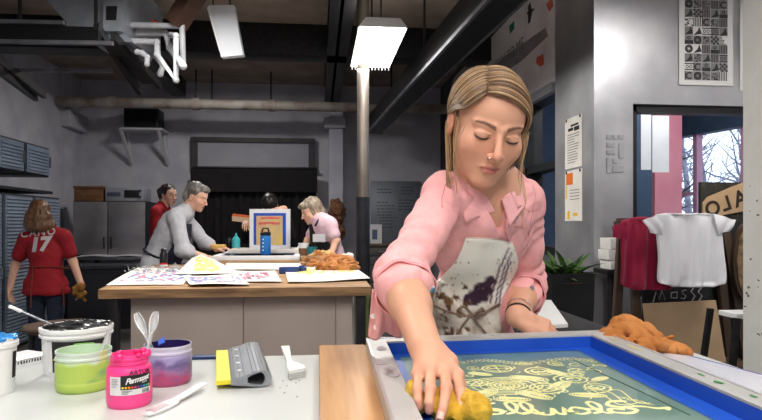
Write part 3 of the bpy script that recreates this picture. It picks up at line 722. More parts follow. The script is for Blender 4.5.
def mid_items():
    # crumpled clear wrap
    pr = []; r2 = random.Random(4); c0 = T(154, 272, TZ)
    for i in range(46):
        u = r2.uniform(-1, 1); v = r2.uniform(-1, 1); p = c0 + V(u * .17, v * .14, .012 + .02 * r2.random())
        d = V(r2.uniform(-1, 1), r2.uniform(-1, 1), r2.uniform(-.1, .5)).normalized() * r2.uniform(.02, .05)
        pr.append(cap(p - d * .5, p + d, .005, .003, k=.006))
    pr = [p for p in pr]
    o = blob('plastic_wrap', pr, .005, M('clear plastic film', S(226, 228, 232), None, rough=.12, trans=.55, ior=1.3), None, (c0.x, c0.y, TZ))
    tag(o, 'crumpled clear plastic film on the left of the middle table', 'plastic film')
    def bottle(name, lab, cat, px, py, Z, prof, mats, D=None):
        q = T(px, py, Z) if D is None else W(px, py, D); t = thing(name, lab, cat, (q.x, q.y, Z))
        for (pn, pf, m) in zip(*[iter(prof)] * 3): MB().lathe(pf, (q.x, q.y, Z), 24).build(pn, m, t)
        return t, q
    red = M('red label', S(186, 40, 44)); blk = M('black plastic', S(22, 22, 24), S(30, 30, 32), 10, .3); wht = M('white label', S(230, 230, 228))
    bottle('spray_can', 'small black can with a red label standing on the middle table', 'can', 163.5, 268, TZ, ['body', [(.026, 0), (.028, .005), (.028, .04)], red, 'sleeve', [(.028, .04), (.028, .1), (.02, .118)], blk, 'cap', [(.02, .118), (.02, .14), (.012, .145), (0, .145)], blk, 'label', [(.0284, .012), (.0286, .014), (.0286, .024), (.0284, .026)], wht], None)
    # rags
    def rag(lab, c, r, seed, m, name='rag'):
        r2 = random.Random(seed); pr = [ell(c + UP * r[2] * .3, (r[0] * .8, r[1] * .8, r[2] * .5), k=.03)]
        for i in range(16):
            a = r2.uniform(0, 2 * PI); q = c + V(math.cos(a) * r[0] * r2.uniform(.2, .8), math.sin(a) * r[1] * r2.uniform(.2, .8), r[2] * r2.uniform(.2, .8)); d = V(r2.uniform(-1, 1), r2.uniform(-.6, .6), r2.uniform(-.2, .2)).normalized() * r[0] * .5
            pr.append(cap(q - d, q + d, r[2] * r2.uniform(.16, .3), r[2] * .12, k=.014))
        pr.append(half(V(c.x, c.y, c.z), (0, 0, -1)))
        o = blob(name, pr, max(.004, r[2] / 14), m, None, c, smooth=1, disp=lambda P: .12 * r[2] * vnoise(P / r[2] * 2.2, seed), dmax=.01); return tag(o, lab, 'rag', 'rags piled on the middle table' if name == 'rag' else None)
    rm = M('rust orange cloth', S(176, 112, 62), S(200, 138, 84), 12, .95, bump=.6, bscale=120, bdist=.003)
    rm2 = M('brown cloth', S(150, 104, 66), S(176, 128, 84), 12, .95, bump=.6, bscale=120, bdist=.003)
    rag('rust-orange rag, front one of the heap on the right of the middle table', T(336, 271.5, TZ), (.17, .07, .075), 3, rm)
    rag('brown rag at the left of the heap on the middle table', T(314, 268, TZ), (.09, .08, .085), 5, rm2)
    rag('pale tan rag lying on top of the rag heap', T(322, 266, TZ) + UP * .075, (.1, .06, .04), 8, M('tan cloth', S(206, 168, 118), S(190, 148, 96), 10, .95))
    rag('rust-orange rag at the back of the heap, below the aproned woman', T(330, 267, TZ) , (.15, .06, .1), 11, rm)
    rag('white crumpled cloth beside the rag heap', T(344, 266, TZ), (.06, .07, .09), 13, M('white cloth', S(222, 220, 216), S(232, 230, 226), 10, .95), 'white_cloth')
    bl = M('blue plastic block', S(34, 62, 118), S(40, 70, 130), 8, .4)
    q = T(289, 274, TZ); o = MB().box((q.x - .065, q.y, TZ), (q.x + .065, q.y + .05, TZ + .045), .006).build('blue_box', bl, None, (q.x, q.y, TZ)); tag(o, 'small dark blue box at the back edge of the large white sheet', 'box')
    q = T(302, 273, TZ); o = MB().lathe([(.028, 0), (.03, .004), (.03, .04), (.02, .044), (.02, .05), (0, .05)], (q.x, q.y, TZ), 20).build('jar_lid', bl, None, (q.x, q.y, TZ)); tag(o, 'small round dark blue tub beside the blue box', 'tub')
    # back table with screens
    y0, y1 = 5.0, 5.95; xa = onY(206, 250, y0).x; xb = onY(318, 250, y0).x; Z2 = .93
    t = thing('back_table', 'second print table behind the middle one, holding stacked screens', 'table', ((xa + xb) / 2, y0, 0))
    MB().box((xa, y0, Z2 - .05), (xb, y1, Z2), .005).build('tabletop', oak, t)
    for x in (xa + .06, xb - .06):
        for y in (y0 + .06, y1 - .06): MB().box((x - .03, y - .03, 0), (x + .03, y + .03, Z2 - .05), .003).build('leg', black_steel, t)
    def lying_frame(lab, cx0, cx1, ya, yb, z, h, m, mm):
        f = thing('screen_frame', lab, 'screen', ((cx0 + cx1) / 2, ya, z), 'screens stacked on the back table')
        for (a, c) in (((cx0, ya), (cx1, ya + .05)), ((cx0, yb - .05), (cx1, yb)), ((cx0, ya + .05), (cx0 + .05, yb - .05)), ((cx1 - .05, ya + .05), (cx1, yb - .05))):
            MB().box((a[0], a[1], z), (c[0], c[1], z + h), .004).build('rail', m, f)
        MB().box((cx0 + .05, ya + .05, z + .004), (cx1 - .05, yb - .05, z + .008)).build('mesh', mm, f)
    wfm = M('pale frame wood', S(206, 196, 184), S(222, 214, 202), 6, .6); tan = M('tan frame wood', S(176, 146, 112), S(190, 160, 124), 6, .6); mg = M('grey mesh', S(150, 160, 170), S(170, 178, 186), 6, .5); wf = M('white frame', S(226, 226, 228), S(232, 232, 234), 6, .5)
    xs0, xs1 = onY(204, 255, y0).x, onY(299, 255, y0).x
    lying_frame('tan wooden screen, bottom one of the stack on the back table', xs0, xs1, y0 + .02, 5.9, Z2, .025, tan, mg)
    lying_frame('white screen with blue edge in the middle of the stack on the back table', xs0 + .05, xs1, y0 + .03, 5.88, Z2 + .026, .036, wf, M('blue mesh', S(70, 96, 140), S(90, 116, 160), 6, .5))
    lying_frame('pale screen, top one of the stack on the back table', xs0 + .12, xs1 - .02, y0 + .45, 5.92, Z2 + .0625, .034, wfm, mg)
    zt = Z2 + .0970
    bb = M('blue bottle', S(30, 104, 176), S(38, 116, 190), 6, .3)
    q = W(265.5, 250, 5.14); zb_ = zt; zt = Z2 + .0625; t = thing('water_bottle', 'bright blue water bottle with a dark lid standing on the screens', 'bottle', (q.x, q.y, zt))
    MB().lathe([(.04, 0), (.044, .006), (.046, .15), (.04, .165)], (q.x, q.y, zt), 28).build('body', bb, t)
    MB().lathe([(.042, .165), (.046, .168), (.046, .19), (.03, .196), (0, .196)], (q.x, q.y, zt), 28).build('lid', blk, t)
    MB().tube([V(q.x - .03, q.y, zt + .195), V(q.x - .02, q.y, zt + .225), V(q.x + .02, q.y, zt + .225), V(q.x + .03, q.y, zt + .195)], .008, 8).build('carry_loop', blk, t)
    m = MB()
    for i in range(4): m.ball(W(263, 239.5 + i * 3.6, 5.094), (.006, .003, .006))
    m.build('dots', wht, t)
    zt = zb_; q = W(236, 250, 5.8); t = thing('glue_bottle', 'teal squeeze bottle standing left of the upright screen', 'bottle', (q.x, q.y, zt))
    tl = M('teal plastic', S(70, 178, 184), S(80, 190, 196), 6, .35)
    MB().lathe([(.036, 0), (.04, .008), (.04, .08), (.02, .105)], (q.x, q.y, zt), 24).build('body', tl, t); MB().lathe([(.02, .105), (.014, .11), (.008, .14), (0, .14)], (q.x, q.y, zt), 16).build('nozzle', tl, t)
    q = W(229, 250, 5.9); o = MB().lathe([(.03, 0), (.033, .005), (.033, .07), (.02, .09), (.014, .1), (.0, .1)], (q.x, q.y, zt), 20).build('ink_pot', blk, None, (q.x, q.y, zt)); tag(o, 'small black pot beside the teal squeeze bottle', 'pot')
    q = W(219, 250, 5.4); o = blob('yellow_sponge', [rbox((q.x, q.y, zt + .022), (.06, .035, .022), None, .01)], .005, M('yellow sponge', S(222, 184, 104), S(206, 164, 84), 30, .95, bump=.8, bscale=90, bdist=.004), None, (q.x, q.y, zt)); tag(o, 'yellow sponge block under the grey-shirted person\'s hands', 'sponge')
    # cups
    def cup(lab, px, D, z, m, h, r, sl=None):
        q = W(px, 250, D); t = thing('drinking_cup', lab, 'cup', (q.x, q.y, z))
        MB().lathe([(r * .72, 0), (r * .75, .003), (r, h), (r * 1.05, h), (r * 1.05, h + .006), (r * .95, h + .006), (r * .7, .01), (0, .01)], (q.x, q.y, z), 26).build('cup_body', m, t)
        if sl: MB().lathe([(r * .82, h * .3), (r * .86, h * .3), (r * .98, h * .75), (r * .95, h * .75)], (q.x, q.y, z), 26).build('sleeve', sl, t)
    cup('white paper cup with brown sleeve beside the teal cup', 303.5, 5.3, Z2, M('white cup', S(232, 232, 230)), .15, .045, M('brown sleeve', S(120, 84, 60)))
    cup('teal cup in front of the aproned woman', 312, 5.2, Z2, M('teal cup', S(28, 120, 132)), .12, .045, None)
    o = q = W(297, 250, 5.5); pr = [ell((q.x, q.y, Z2 + .05), (.06, .05, .05)), ell((q.x - .06, q.y, Z2 + .04), (.06, .04, .04)), cap((q.x + .01, q.y, Z2 + .06), (q.x + .02, q.y, Z2 + .12), .015, .008)]
    o = blob('crumpled_paper', pr, .008, paper_w, None, (q.x, q.y, Z2), disp=lambda P: .012 * vnoise(P * 40, 2), dmax=.012); tag(o, 'crumpled white paper towel left of the white cup', 'paper')
    # upright screen with a colour print
    D = 5.75; a, c = W(249.5, 209, D), W(290, 249, D); f = thing('print_screen', 'white-framed screen with a blue border and yellow-red print held upright', 'screen', V((a.x + c.x) / 2, (a.y + c.y) / 2, c.z))
    def loc(u, v): return W(249.5 + 40.5 * u, 209 + 40 * v, D)
    n = FW * .04
    for (u0, v0, u1, v1) in ((0, 0, 1, .1), (0, .9, 1, 1), (0, .1, .1, .9), (.9, .1, 1, .9)):
        MB().prism([loc(u0, v0), loc(u1, v0), loc(u1, v1), loc(u0, v1)], n).build('rail', wf, f)
    MB().prism([loc(.1, .1), loc(.9, .1), loc(.9, .9), loc(.1, .9)], FW * .006).build('tape_border', M('blue tape', S(22, 74, 178), S(30, 84, 190), 6, .4), f)
    rb = bpy.data.materials.new('rainbow print'); rb.use_nodes = True; nt = rb.node_tree; bs = nt.nodes['Principled BSDF']; L = nt.links.new
    tc = nt.nodes.new('ShaderNodeTexCoord'); wv = nt.nodes.new('ShaderNodeTexNoise'); wv.inputs['Scale'].default_value = 14; mp = nt.nodes.new('ShaderNodeMapping'); mp.inputs['Scale'].default_value = (1, 1, .25)
    L(tc.outputs['Object'], mp.inputs['Vector']); L(mp.outputs['Vector'], wv.inputs['Vector']); r = nt.nodes.new('ShaderNodeValToRGB'); L(wv.outputs['Fac'], r.inputs['Fac']); L(r.outputs['Color'], bs.inputs['Base Color'])
    r.color_ramp.elements[0].position = .3; r.color_ramp.elements[0].color = (*S(206, 150, 110), 1); r.color_ramp.elements[1].position = .7; r.color_ramp.elements[1].color = (*S(226, 192, 84), 1); e = r.color_ramp.elements.new(.5); e.color = (*S(206, 178, 128), 1)
    MB().prism([loc(.17, .17), loc(.82, .17), loc(.82, .9), loc(.17, .9)], FW * -.003).build('colour_print', rb, f)
    rp = MB(); 
    for (u, v, w_, h_) in ((.36, .2, .08, .05), (.52, .19, .1, .06), (.68, .2, .08, .05), (.33, .33, .1, .06), (.5, .32, .12, .05), (.66, .33, .1, .06)): rp.prism([loc(u - w_, v), loc(u + w_, v), loc(u + w_ * .8, v + h_), loc(u - w_, v + h_)], FW * -.005)
    rp.build('red_patches', M('red print', S(206, 84, 92), S(220, 120, 100), 20), f)
    # wooden squeegee held in the air
    o = MB().prism([W(232, 216, 6), W(250, 218, 6), W(250, 223, 6), W(232, 221, 6)], FW * .05)
    t = thing('wood_squeegee', 'wooden squeegee with an orange edge held up in the dark, left of the upright screen', 'squeegee', W(241, 222, 6)); o.build('handle', M('pale wood', S(196, 170, 140)), t)
    MB().prism([W(233, 213.5, 6.01), W(250, 215.5, 6.01), W(250, 218, 6.01), W(232, 216, 6.01)], FW * .03).build('blade', M('orange rubber', S(206, 100, 50)), t)
mid_items()
def under_table():
    # stool
    c = W(62, 320, 2.85); z = .78
    t = thing('stool', 'round dark-seated stool behind the big white bucket', 'stool', (c.x, c.y, 0))
    MB().lathe([(0, z - .03), (.15, z - .03), (.165, z - .02), (.168, z - .008), (.16, z), (0, z)], (c.x, c.y, 0), 40).build('seat', M('worn brown seat', S(72, 56, 48), S(92, 74, 62), 6, .4), t)
    for k in range(4):
        a = k * PI / 2 + .5; MB().cyl((c.x + .12 * math.cos(a), c.y + .12 * math.sin(a), z - .03), (c.x + .2 * math.cos(a), c.y + .2 * math.sin(a), 0), .013, n=10).build('leg', black_steel, t)
    MB().tube([(c.x + .175 * math.cos(k * PI / 12), c.y + .175 * math.sin(k * PI / 12), .25) for k in range(25)], .009, 8).build('foot_ring', black_steel, t)
    # cloths hanging under the right end of the table
    def cloth(lab, px0, px1, py0, py1, D, m, seed):
        a, c = W(px0, py0, D), W(px1, py1, D)
        fn = lambda u, v: V(a.x + (c.x - a.x) * (u * (1 - .15 * v) + .07 * v), a.y + .03 * math.sin(u * 14 + seed) * (.3 + v) + .012 * math.sin(u * 31), a.z + (c.z - a.z) * v)
        o = MB().sheet(fn, 30, 12, .006).build('hanging_cloth', m, None, (a.x, a.y, c.z)); tag(o, lab, 'cloth', 'cloths hanging under the middle table')
    yy = 3.55
    p0, p1 = V(.16, yy, .855), V(.50, yy, .855)
    r = thing('towel_rail', 'dark rail under the right end of the middle table carrying cloths', 'rail', (.33, yy, 0))
    MB().cyl(V(.2, yy, .86), V(.62, yy, .86), .01, n=10).build('bar', black_steel, r)
    for x in (.2, .62): MB().cyl(V(x, yy, 0), V(x, yy, .86), .012, n=10).build('post', black_steel, r)
    cloth('white cloth hanging under the right end of the middle table', 349, 361, 294, 350, 3.55, M('white cloth', S(222, 220, 216), S(232, 230, 226), 10, .95), 1)
    cloth('olive green cloth hanging beside the white one under the table', 361, 369, 294, 348, 3.6, M('olive cloth', S(126, 138, 84), S(142, 152, 98), 10, .95), 2)
    # dark bin bag left under the table
    q = V(-.93, 3.75, 0)
    pr = [ell((q.x, q.y, .2), (.13, .14, .2)), ell((q.x + .03, q.y, .36), (.09, .09, .12)), cap((q.x + .03, q.y, .42), (q.x + .04, q.y, .52), .03, .05), half((0, 0, 0), (0, 0, -1))]
    o = blob('bin_bag', pr, .012, M('black plastic bag', S(16, 16, 18), None, rough=.25), None, (q.x, q.y, 0), disp=lambda P: .018 * vnoise(P * 22, 3), dmax=.02); tag(o, 'black plastic bag on the floor under the left of the middle table', 'bag')
    # dark low counter further left back
    t = thing('low_counter', 'dark counter standing behind the red-shirted woman', 'counter', (-2.3, 7.2, 0))
    MB().box((-2.95, 7.45, 0), (-1.3, 7.9, .72), .006).build('body', M('counter black', S(34, 34, 38), S(44, 44, 48), 5, .5), t); MB().box((-2.98, 7.42, .72), (-1.27, 7.93, .76), .005).build('top', M('counter top', S(52, 52, 56), S(66, 66, 70), 5, .4), t)
    for i in range(3): MB().box((-2.9 + i * .54, 7.438, .16), (-2.4 + i * .54, 7.451, .66), .004).build('door', M('counter door', S(40, 40, 46)), t)
under_table()
# ================================================================== right-hand wall
def rightwall():
    Y = 3.995
    def flat(px0, py0, px1, py1, y, th=.003):
        a, c = onY(px0, py0, y), onY(px1, py1, y); return a, c
    # black and white block-print posters above the window
    def poster(lab, px0, px1, py0, py1, seed, nx, ny, sk=0):
        y = Y - .006; a, c = onY(px0, py0, y), onY(px1, py1, y); t = thing('block_print', lab, 'poster', ((a.x + c.x) / 2, y, c.z), 'black and white posters above the shop window')
        H = a.z - c.z; Wd = c.x - a.x
        mp = lambda u, v: V(a.x + Wd * u + sk * (1 - v), y, c.z + H * v)
        MB().prism([mp(0, 0), mp(1, 0), mp(1, 1), mp(0, 1)], (0, .003, 0)).build('sheet', M('poster paper', S(206, 204, 204), S(216, 214, 214), 4, .8), t)
        b = MB(); b2 = MB(); r2 = random.Random(seed); yy = V(0, -.0015, 0)
        def q(u0, v0, u1, v1): b.prism([mp(u0, v0) + yy, mp(u1, v0) + yy, mp(u1, v1) + yy, mp(u0, v1) + yy], (0, .001, 0))
        def ring(cu, cv, ru, rv, w, a0=0, a1=2 * PI, n=14):
            for k in range(n):
                t0, t1 = a0 + (a1 - a0) * k / n, a0 + (a1 - a0) * (k + 1) / n
                b.prism([mp(cu + ru * math.cos(s_) * f, cv + rv * math.sin(s_) * f) + yy for (s_, f) in ((t0, 1), (t1, 1), (t1, 1 - w), (t0, 1 - w))], (0, .001, 0))
        m0u, m0v = .1, .045; cu, cv = (1 - 2 * m0u) / nx, (1 - m0v * 1.6) / ny
        for i in range(nx):
            for j in range(ny):
                if r2.random() < .75: b2.prism([mp(m0u + (i + e_) * cu, m0v + (j + f_) * cv) + yy * .7 for e_, f_ in ((.02, .02), (.98, .02), (.98, .98), (.02, .98))], (0, .0004, 0))
                u, v = m0u + i * cu, m0v + j * cv; g = .01; k = r2.randrange(9); U = lambda f: u + cu * (g + f * (1 - 2 * g)); Vv = lambda f: v + cv * (g + f * (1 - 2 * g))
                if k == 0:
                    for x in range(4):
                        for z in range(4):
                            if (x + z) % 2: q(U(x / 4), Vv(z / 4), U(x / 4 + .25), Vv(z / 4 + .25))
                elif k == 1:
                    for x in range(5): q(U(x / 5), Vv(0), U(x / 5 + .1), Vv(1))
                elif k == 2: q(U(0), Vv(0), U(1), Vv(.45)); ring(U(.5), Vv(.72), cu * .2, cv * .2, .5)
                elif k == 3:
                    for f in (.46, .32, .18): ring(U(.5), Vv(.5), cu * f, cv * f, .35)
                elif k == 4:
                    for x in range(6): q(U(0), Vv(x / 6), U(.3 + .7 * r2.random()), Vv(x / 6 + .09))
                elif k == 5: ring(U(.55), Vv(.5), cu * .42, cv * .42, .4, .8, 2 * PI - .8); q(U(.0), Vv(.0), U(.12), Vv(1))
                elif k == 6:
                    for _ in range(24): x, z = r2.random() * .85, r2.random() * .85; q(U(x), Vv(z), U(x + r2.uniform(.06, .2)), Vv(z + r2.uniform(.05, .16)))
                elif k == 7:
                    b.prism([mp(U(0), Vv(0)) + yy, mp(U(1), Vv(.2)) + yy, mp(U(.7), Vv(1)) + yy, mp(U(.5), Vv(.5)) + yy], (0, .001, 0))
                else:
                    q(U(0), Vv(.1), U(1), Vv(.22)); q(U(0), Vv(.78), U(1), Vv(.9)); ring(U(.3), Vv(.5), cu * .18, cv * .2, .4); ring(U(.72), Vv(.5), cu * .18, cv * .2, .4)
        b2.build('grey_blocks', M('grey print', S(120, 118, 120)), t, smooth=0)
        b.build('printed_blocks', M('black print', S(34, 34, 36), S(52, 52, 54), 30, .7), t, smooth=0)
    poster('long black and white block-print poster above the shop window', 679, 733, -22, 86, 5, 5, 11, .0)
    poster('second black and white block-print poster, half hidden by the white column', 740, 790, -22, 92, 8, 5, 11)
    # tape squares on the metal
    gt = M('grey tape', S(168, 170, 174), S(176, 178, 182), 5, .6)
    q = onY(607, 172, Y); t = thing('tape_pattern', 'grey tape pieces in a square pattern stuck on the metal wall', 'tape', (q.x, Y, q.z))
    for (x0, y0, x1, y1) in ((607, 135, 612, 139), (613, 135, 618, 139), (618.5, 135, 624, 139), (607, 143, 615, 147), (607, 150, 611, 154), (611, 150, 615, 154), (619, 143, 624, 158), (607, 158, 612, 173), (613, 158, 617, 163), (613, 166, 624, 172)):
        a, c = onY(x0, y0, Y), onY(x1, y1, Y); MB().box((a.x, Y - .002, c.z), (c.x, Y + .004, a.z)).build('tape_piece', gt, t)
    # notices on the return wall (facing the room)
    def notice(lab, px0, px1, py0, py1, build):
        x = 1.921; a, c = onX(px0, py0, x), onX(px1, py1, x); b_ = onX(px1, py0, x)
        zt = (a.z + b_.z) / 2; zb = (c.z + onX(px0, py1, x).z) / 2
        t = thing('notice', lab, 'notice', (x, (a.y + c.y) / 2, zb))
        mp = lambda u, v: V(x, a.y + (c.y - a.y) * u, zb + (zt - zb) * v)
        MB().prism([mp(0, 0), mp(1, 0), mp(1, 1), mp(0, 1)], (.003, 0, 0)).build('sheet', paper_w, t)
        def q(nm, m, rects):
            b = MB()
            for (u0, v0, u1, v1) in rects: b.prism([mp(u0, v0) - V(.001, 0, 0), mp(u1, v0) - V(.001, 0, 0), mp(u1, v1) - V(.001, 0, 0), mp(u0, v1) - V(.001, 0, 0)], (.001, 0, 0))
            b.build(nm, m, t, smooth=0)
        build(q)
        for u, v in ((.1, .97), (.9, .97)):
            MB().ball(mp(u, v) - V(.003, 0, 0), (.003, .012, .012)).build('magnet', black_paint, t)
    r2 = random.Random(2)
    notice('black and white typed notice, upper one on the metal post', 565, 582, 117, 168, lambda q: (q('heading', black_paint, [(.2, .74, .5, .8), (.55, .72, .85, .8), (.35, .82, .8, .86)]), q('text_lines', M('grey print', S(120, 120, 120)), [(.15, .66 - i * .05, .15 + r2.uniform(.4, .72), .675 - i * .05) for i in range(12)])))
    notice('white leaflet with an orange corner, lower one on the metal post', 565, 582, 170, 221, lambda q: (q('orange_logo', M('orange print', S(236, 120, 40)), [(.08, .72, .48, .95)]), [q('yellow_stroke', M('yellow print', S(240, 190, 60)), [r_]) for r_ in ((.15, .04, .3, .2), (.5, .1, .75, .16), (.05, .45, .12, .7))], q('text_lines', M('grey print'), [(.3, .6 - i * .06, .85, .615 - i * .06) for i in range(4)])))
    # banner along the far part of the wall
    x = 1.945
    y_n, y_f = 4.76, 8.75; zb, zt = 2.43, 3.36
    t = thing('banner', 'long white paint-flecked banner along the wall behind the woman\'s head', 'banner', (x, 6.5, zb))
    out = []
    for k in range(9): a_ = PI / 2 + k * PI / 16; out.append(V(x, y_f - .35 - .35 * math.cos(a_ + PI / 2) * -1 if 0 else y_f - .35 + .35 * math.sin(k * PI / 16), zt - .35 + .35 * math.cos(k * PI / 16)))
    pts = [V(x, y_n, zb), V(x, y_n, zt)] + out + [V(x, y_f, zb)]
    bn = bpy.data.materials['print paper']
    MB().prism(pts, (.012, 0, 0)).build('sheet', M('banner vinyl', S(222, 218, 220), S(170, 160, 166), 1.6, .7, lo=.5, hi=.75), t, smooth=0)
    def patch(nm, m, polys):
        for poly in polys:
            MB().prism([onX(px, py, x - .003) for (px, py) in poly], (.002, 0, 0)).build(nm, m, t, smooth=0)
    patch('grey_band', M('grey smear', S(128, 124, 130), S(150, 146, 150), 4, .8), [[(482, 77), (505, 56), (545, 28), (548, 36), (520, 62), (486, 84)]])
    patch('red_splash', M('red paint', S(200, 82, 62), S(214, 110, 90), 12), [[(537, 57), (543, 54), (544, 64), (540, 67), (536, 63)], [(546, 4), (552, -3), (553, 6), (549, 12)]])
    patch('green_splash', M('green paint', S(40, 110, 88)), [[(509, 26), (514, 21), (514, 29), (510, 34)]])
    patch('black_figure', M('black paint mark', S(34, 34, 38)), [[(528, 6), (530, 2), (532, 12), (530, 22), (528, 24)], [(527, 12), (534, 8), (534, 10), (527, 15)], [(486, 58), (488, 55), (488, 62), (486, 64)], [(467, 64), (469, 62), (469, 66), (467, 68)], [(531, 38), (533, 36), (533, 41), (531, 42)]])
    a = onX(493, 68, x); yb_ = onX(528, 46, x)
    L = (a.y - yb_.y)
    lettering('painted_words', [('MEAN TO ME', .3, 0, 0, {'align': 'LEFT'})], lambda u, v: V(x - .004, a.y - u * L / 2.0, a.z - .02 + v * .55), M('grey letters', S(96, 92, 98)), t)
    # ledge and white blocks behind the red shirt
    def block(px0, px1, py0, py1, lab):
        a, c = onY(px0, py0, 3.75), onY(px1, py1, 3.75); o = MB().box((a.x, 3.7, c.z), (c.x + .12, 3.85, a.z), .004).build('foam_block', white_paint, None, (a.x, 3.75, c.z)); tag(o, lab, 'block', 'white blocks stacked behind the magenta shirt')
    block(607, 619, 260, 269, 'white block, lowest of the three behind the magenta shirt'); block(605, 619, 249.5, 259.5, 'white block, middle one behind the magenta shirt'); block(607, 619, 238, 249, 'white block, top one behind the magenta shirt')
    p = onY(611, 269, 3.75); st = thing('block_stand', 'dark stand under the white blocks by the metal corner', 'stand', (p.x, 3.77, 0))
    MB().box((p.x - .06, 3.68, p.z - .03), (p.x + .2, 3.88, p.z), .004).build('shelf', black_paint, st); MB().box((p.x, 3.74, 0), (p.x + .06, 3.8, p.z - .03)).build('post', black_paint, st); MB().box((p.x - .08, 3.64, 0), (p.x + .18, 3.9, .03)).build('base', black_paint, st)
    # display ladder with dark boards
    wood = M('dark ladder wood', S(58, 44, 34), S(82, 64, 50), 8, .6, stretch=(1, 1, .2))
    yl = 3.55
    ld = thing('wooden_easel', 'dark wooden easel holding the chalk board and the shirts, under the window', 'easel', (onY(680, 300, yl).x, yl, 0))
    rail_z = onY(690, 221, 3.45).z
    xa, xb = onY(625, 300, 3.45).x, onY(727, 300, 3.45).x
    for (pt, pb) in (((632, 225), (640, 400)), ((622, 225), (612, 400)), ((716, 225), (733, 400)), ((724, 225), (752, 400))):
        a = onY(pt[0], pt[1], yl); b = onY(pb[0], pb[1], yl); k = a.z / (a.z - b.z); b = a + (b - a) * k; MB().beam(a, b, .05, .035, (0, 1, 0), .003).build('leg', wood, ld)
    MB().beam((xa - .04, 3.47, rail_z), (xb + .02, 3.47, rail_z), .03, .035, bevel=.004).build('top_rail', wood, ld)
    for x_ in (xa, xb): MB().beam((x_, 3.47, rail_z), (x_, 3.56, rail_z - .02), .03, .03).build('bracket', wood, ld)
    zz = .4; MB().beam((xa, yl - .02, zz), (xb + .1, yl - .02, zz), .04, .03).build('stretcher', wood, ld)
    a, c = onY(642, 222, 3.62), onY(741, 302, 3.62)
    bd = thing('chalk_board', 'black board with chalk scrawl showing below the white shirt', 'board', (a.x, 3.62, c.z))
    MB().box((a.x, 3.6, onY(726, 362, 3.5).z + .001), (c.x, 3.625, a.z), .003).build('board', M('chalkboard black', S(22, 22, 25), S(32, 32, 36), 7, .7), bd)
    chalk = M('chalk', S(170, 166, 166), S(140, 136, 138), 80, .9)
    def stroke(pts): 
        MB().tube([onY(x_, y_, 3.597) for (x_, y_) in pts], .004, 6).build('chalk_mark', chalk, bd)
    stroke([(653, 302), (656, 292), (659, 300), (662, 290), (665, 300)]); stroke([(671, 293), (677, 292), (677, 298), (671, 298), (671, 293)])
    stroke([(686, 290), (682, 291), (683, 294), (686, 296), (684, 299), (681, 298)]); stroke([(694, 287), (691, 292), (695, 296), (692, 301)]); stroke([(702, 287), (698, 292), (702, 296), (699, 301)])
    P = [onY(x_, y_, 3.5) for (x_, y_) in ((644, 304), (716, 300.5), (726, 362), (650, 362))]
    o = MB().prism(P, (0, .02, 0)).build('cardboard', M('tan board', S(176, 148, 116), S(196, 168, 134), 3, .8), None, V((P[0].x + P[2].x) / 2, 3.5, P[2].z)); tag(o, 'plain tan board leaning below the chalk scrawl', 'board')
    sl = thing('board_ledge', 'dark bench under the window that the tan board stands on', 'bench', (P[0].x + .2, 3.5, 0))
    zb = P[2].z; MB().box((P[0].x - .15, 3.38, zb - .04), (P[1].x + .3, 3.66, zb), .004).build('top', wood, sl)
    for x_ in (P[0].x - .1, P[1].x + .25): MB().box((x_ - .03, 3.42, 0), (x_ + .03, 3.62, zb - .04)).build('leg', wood, sl)
    # ALO sign
    y = 3.66; a, c = onY(701, 182, y), onY(760, 236, y)
    sg = thing('wooden_sign', 'dark carved wooden sign with mirrored letters on a tan band, beside the column', 'sign', (a.x, y, c.z))
    MB().box((a.x, y, c.z - .35), (c.x, y + .03, a.z), .004).build('board', M('charred board', S(36, 32, 26), S(70, 62, 48), 26, .7, lo=.5, hi=.8), sg)
    tanm = M('tan carved wood', S(176, 146, 110), S(190, 160, 124), 8, .7)
    band = [(703, 203), (708, 197), (720, 192), (732, 187), (745, 182), (760, 177), (760, 206), (745, 211), (734, 213), (724, 215), (714, 219), (706, 220), (703, 212)]
    MB().prism([onY(x_, y_, y - .012) for (x_, y_) in band], (0, .012, 0)).build('letter_band', tanm, sg, smooth=0)
    p0 = onY(713, 209, y - .014); ang = math.radians(19)
    def fnl(u, v): return V(p0.x + u * math.cos(ang) - v * math.sin(ang), y - .0135, p0.z + u * math.sin(ang) + v * math.cos(ang))
    sz = .13
    lettering('carved_letter', [('O', sz, 0, 0, {'bold': .004})], fnl, M('burnt letter', S(44, 34, 26)), sg); lettering('carved_letter', [('A', sz * 1.1, .205, 0, {'bold': .004})], fnl, M('burnt letter'), sg)
    lettering('carved_letter', [('L', sz, -.1, .0, {'bold': .004})], lambda u, v: fnl(-u, v), M('burnt letter'), sg)
    # oval log-slice behind, near the column
    q = onY(747, 262, 3.5)
    o = thing('oval_plaque', 'round-edged brown plaque half hidden behind the white column', 'plaque', (q.x, 3.5, q.z - .25))
    pts = [V(q.x + .09 * math.cos(k * PI / 16), 3.5, q.z + .24 * math.sin(k * PI / 16)) for k in range(32)]
    MB().prism(pts, (0, .03, 0)).build('rim', wood, o); MB().prism([V(q.x + .07 * math.cos(k * PI / 16), 3.492, q.z + .21 * math.sin(k * PI / 16)) for k in range(32)], (0, .01, 0)).build('face', M('mottled tan', S(150, 126, 92), S(90, 72, 50), 20), o)
    # step stool with white tread at the column
    a, c = W(737, 314, 2.95), W(744, 318, 2.95)
    ss = thing('step_ladder', 'dark folding step with a pale tread beside the white column', 'ladder', (a.x + .1, a.y, 0))
    MB().box((a.x, a.y, a.z - .025), (a.x + .3, a.y + .14, a.z), .004).build('tread', white_plastic, ss)
    for (dx, dy, ex, ey) in ((0, 0, -.08, -.0), (.3, 0, .34, 0), (0, .2, -.05, .3), (.3, .2, .34, .3)):
        MB().beam((a.x + dx, a.y + dy, a.z + (.0 if dy else -.02)), (a.x + ex, a.y + ey, 0), .028, .022, (0, 1, 0)).build('leg', black_steel, ss)
rightwall()
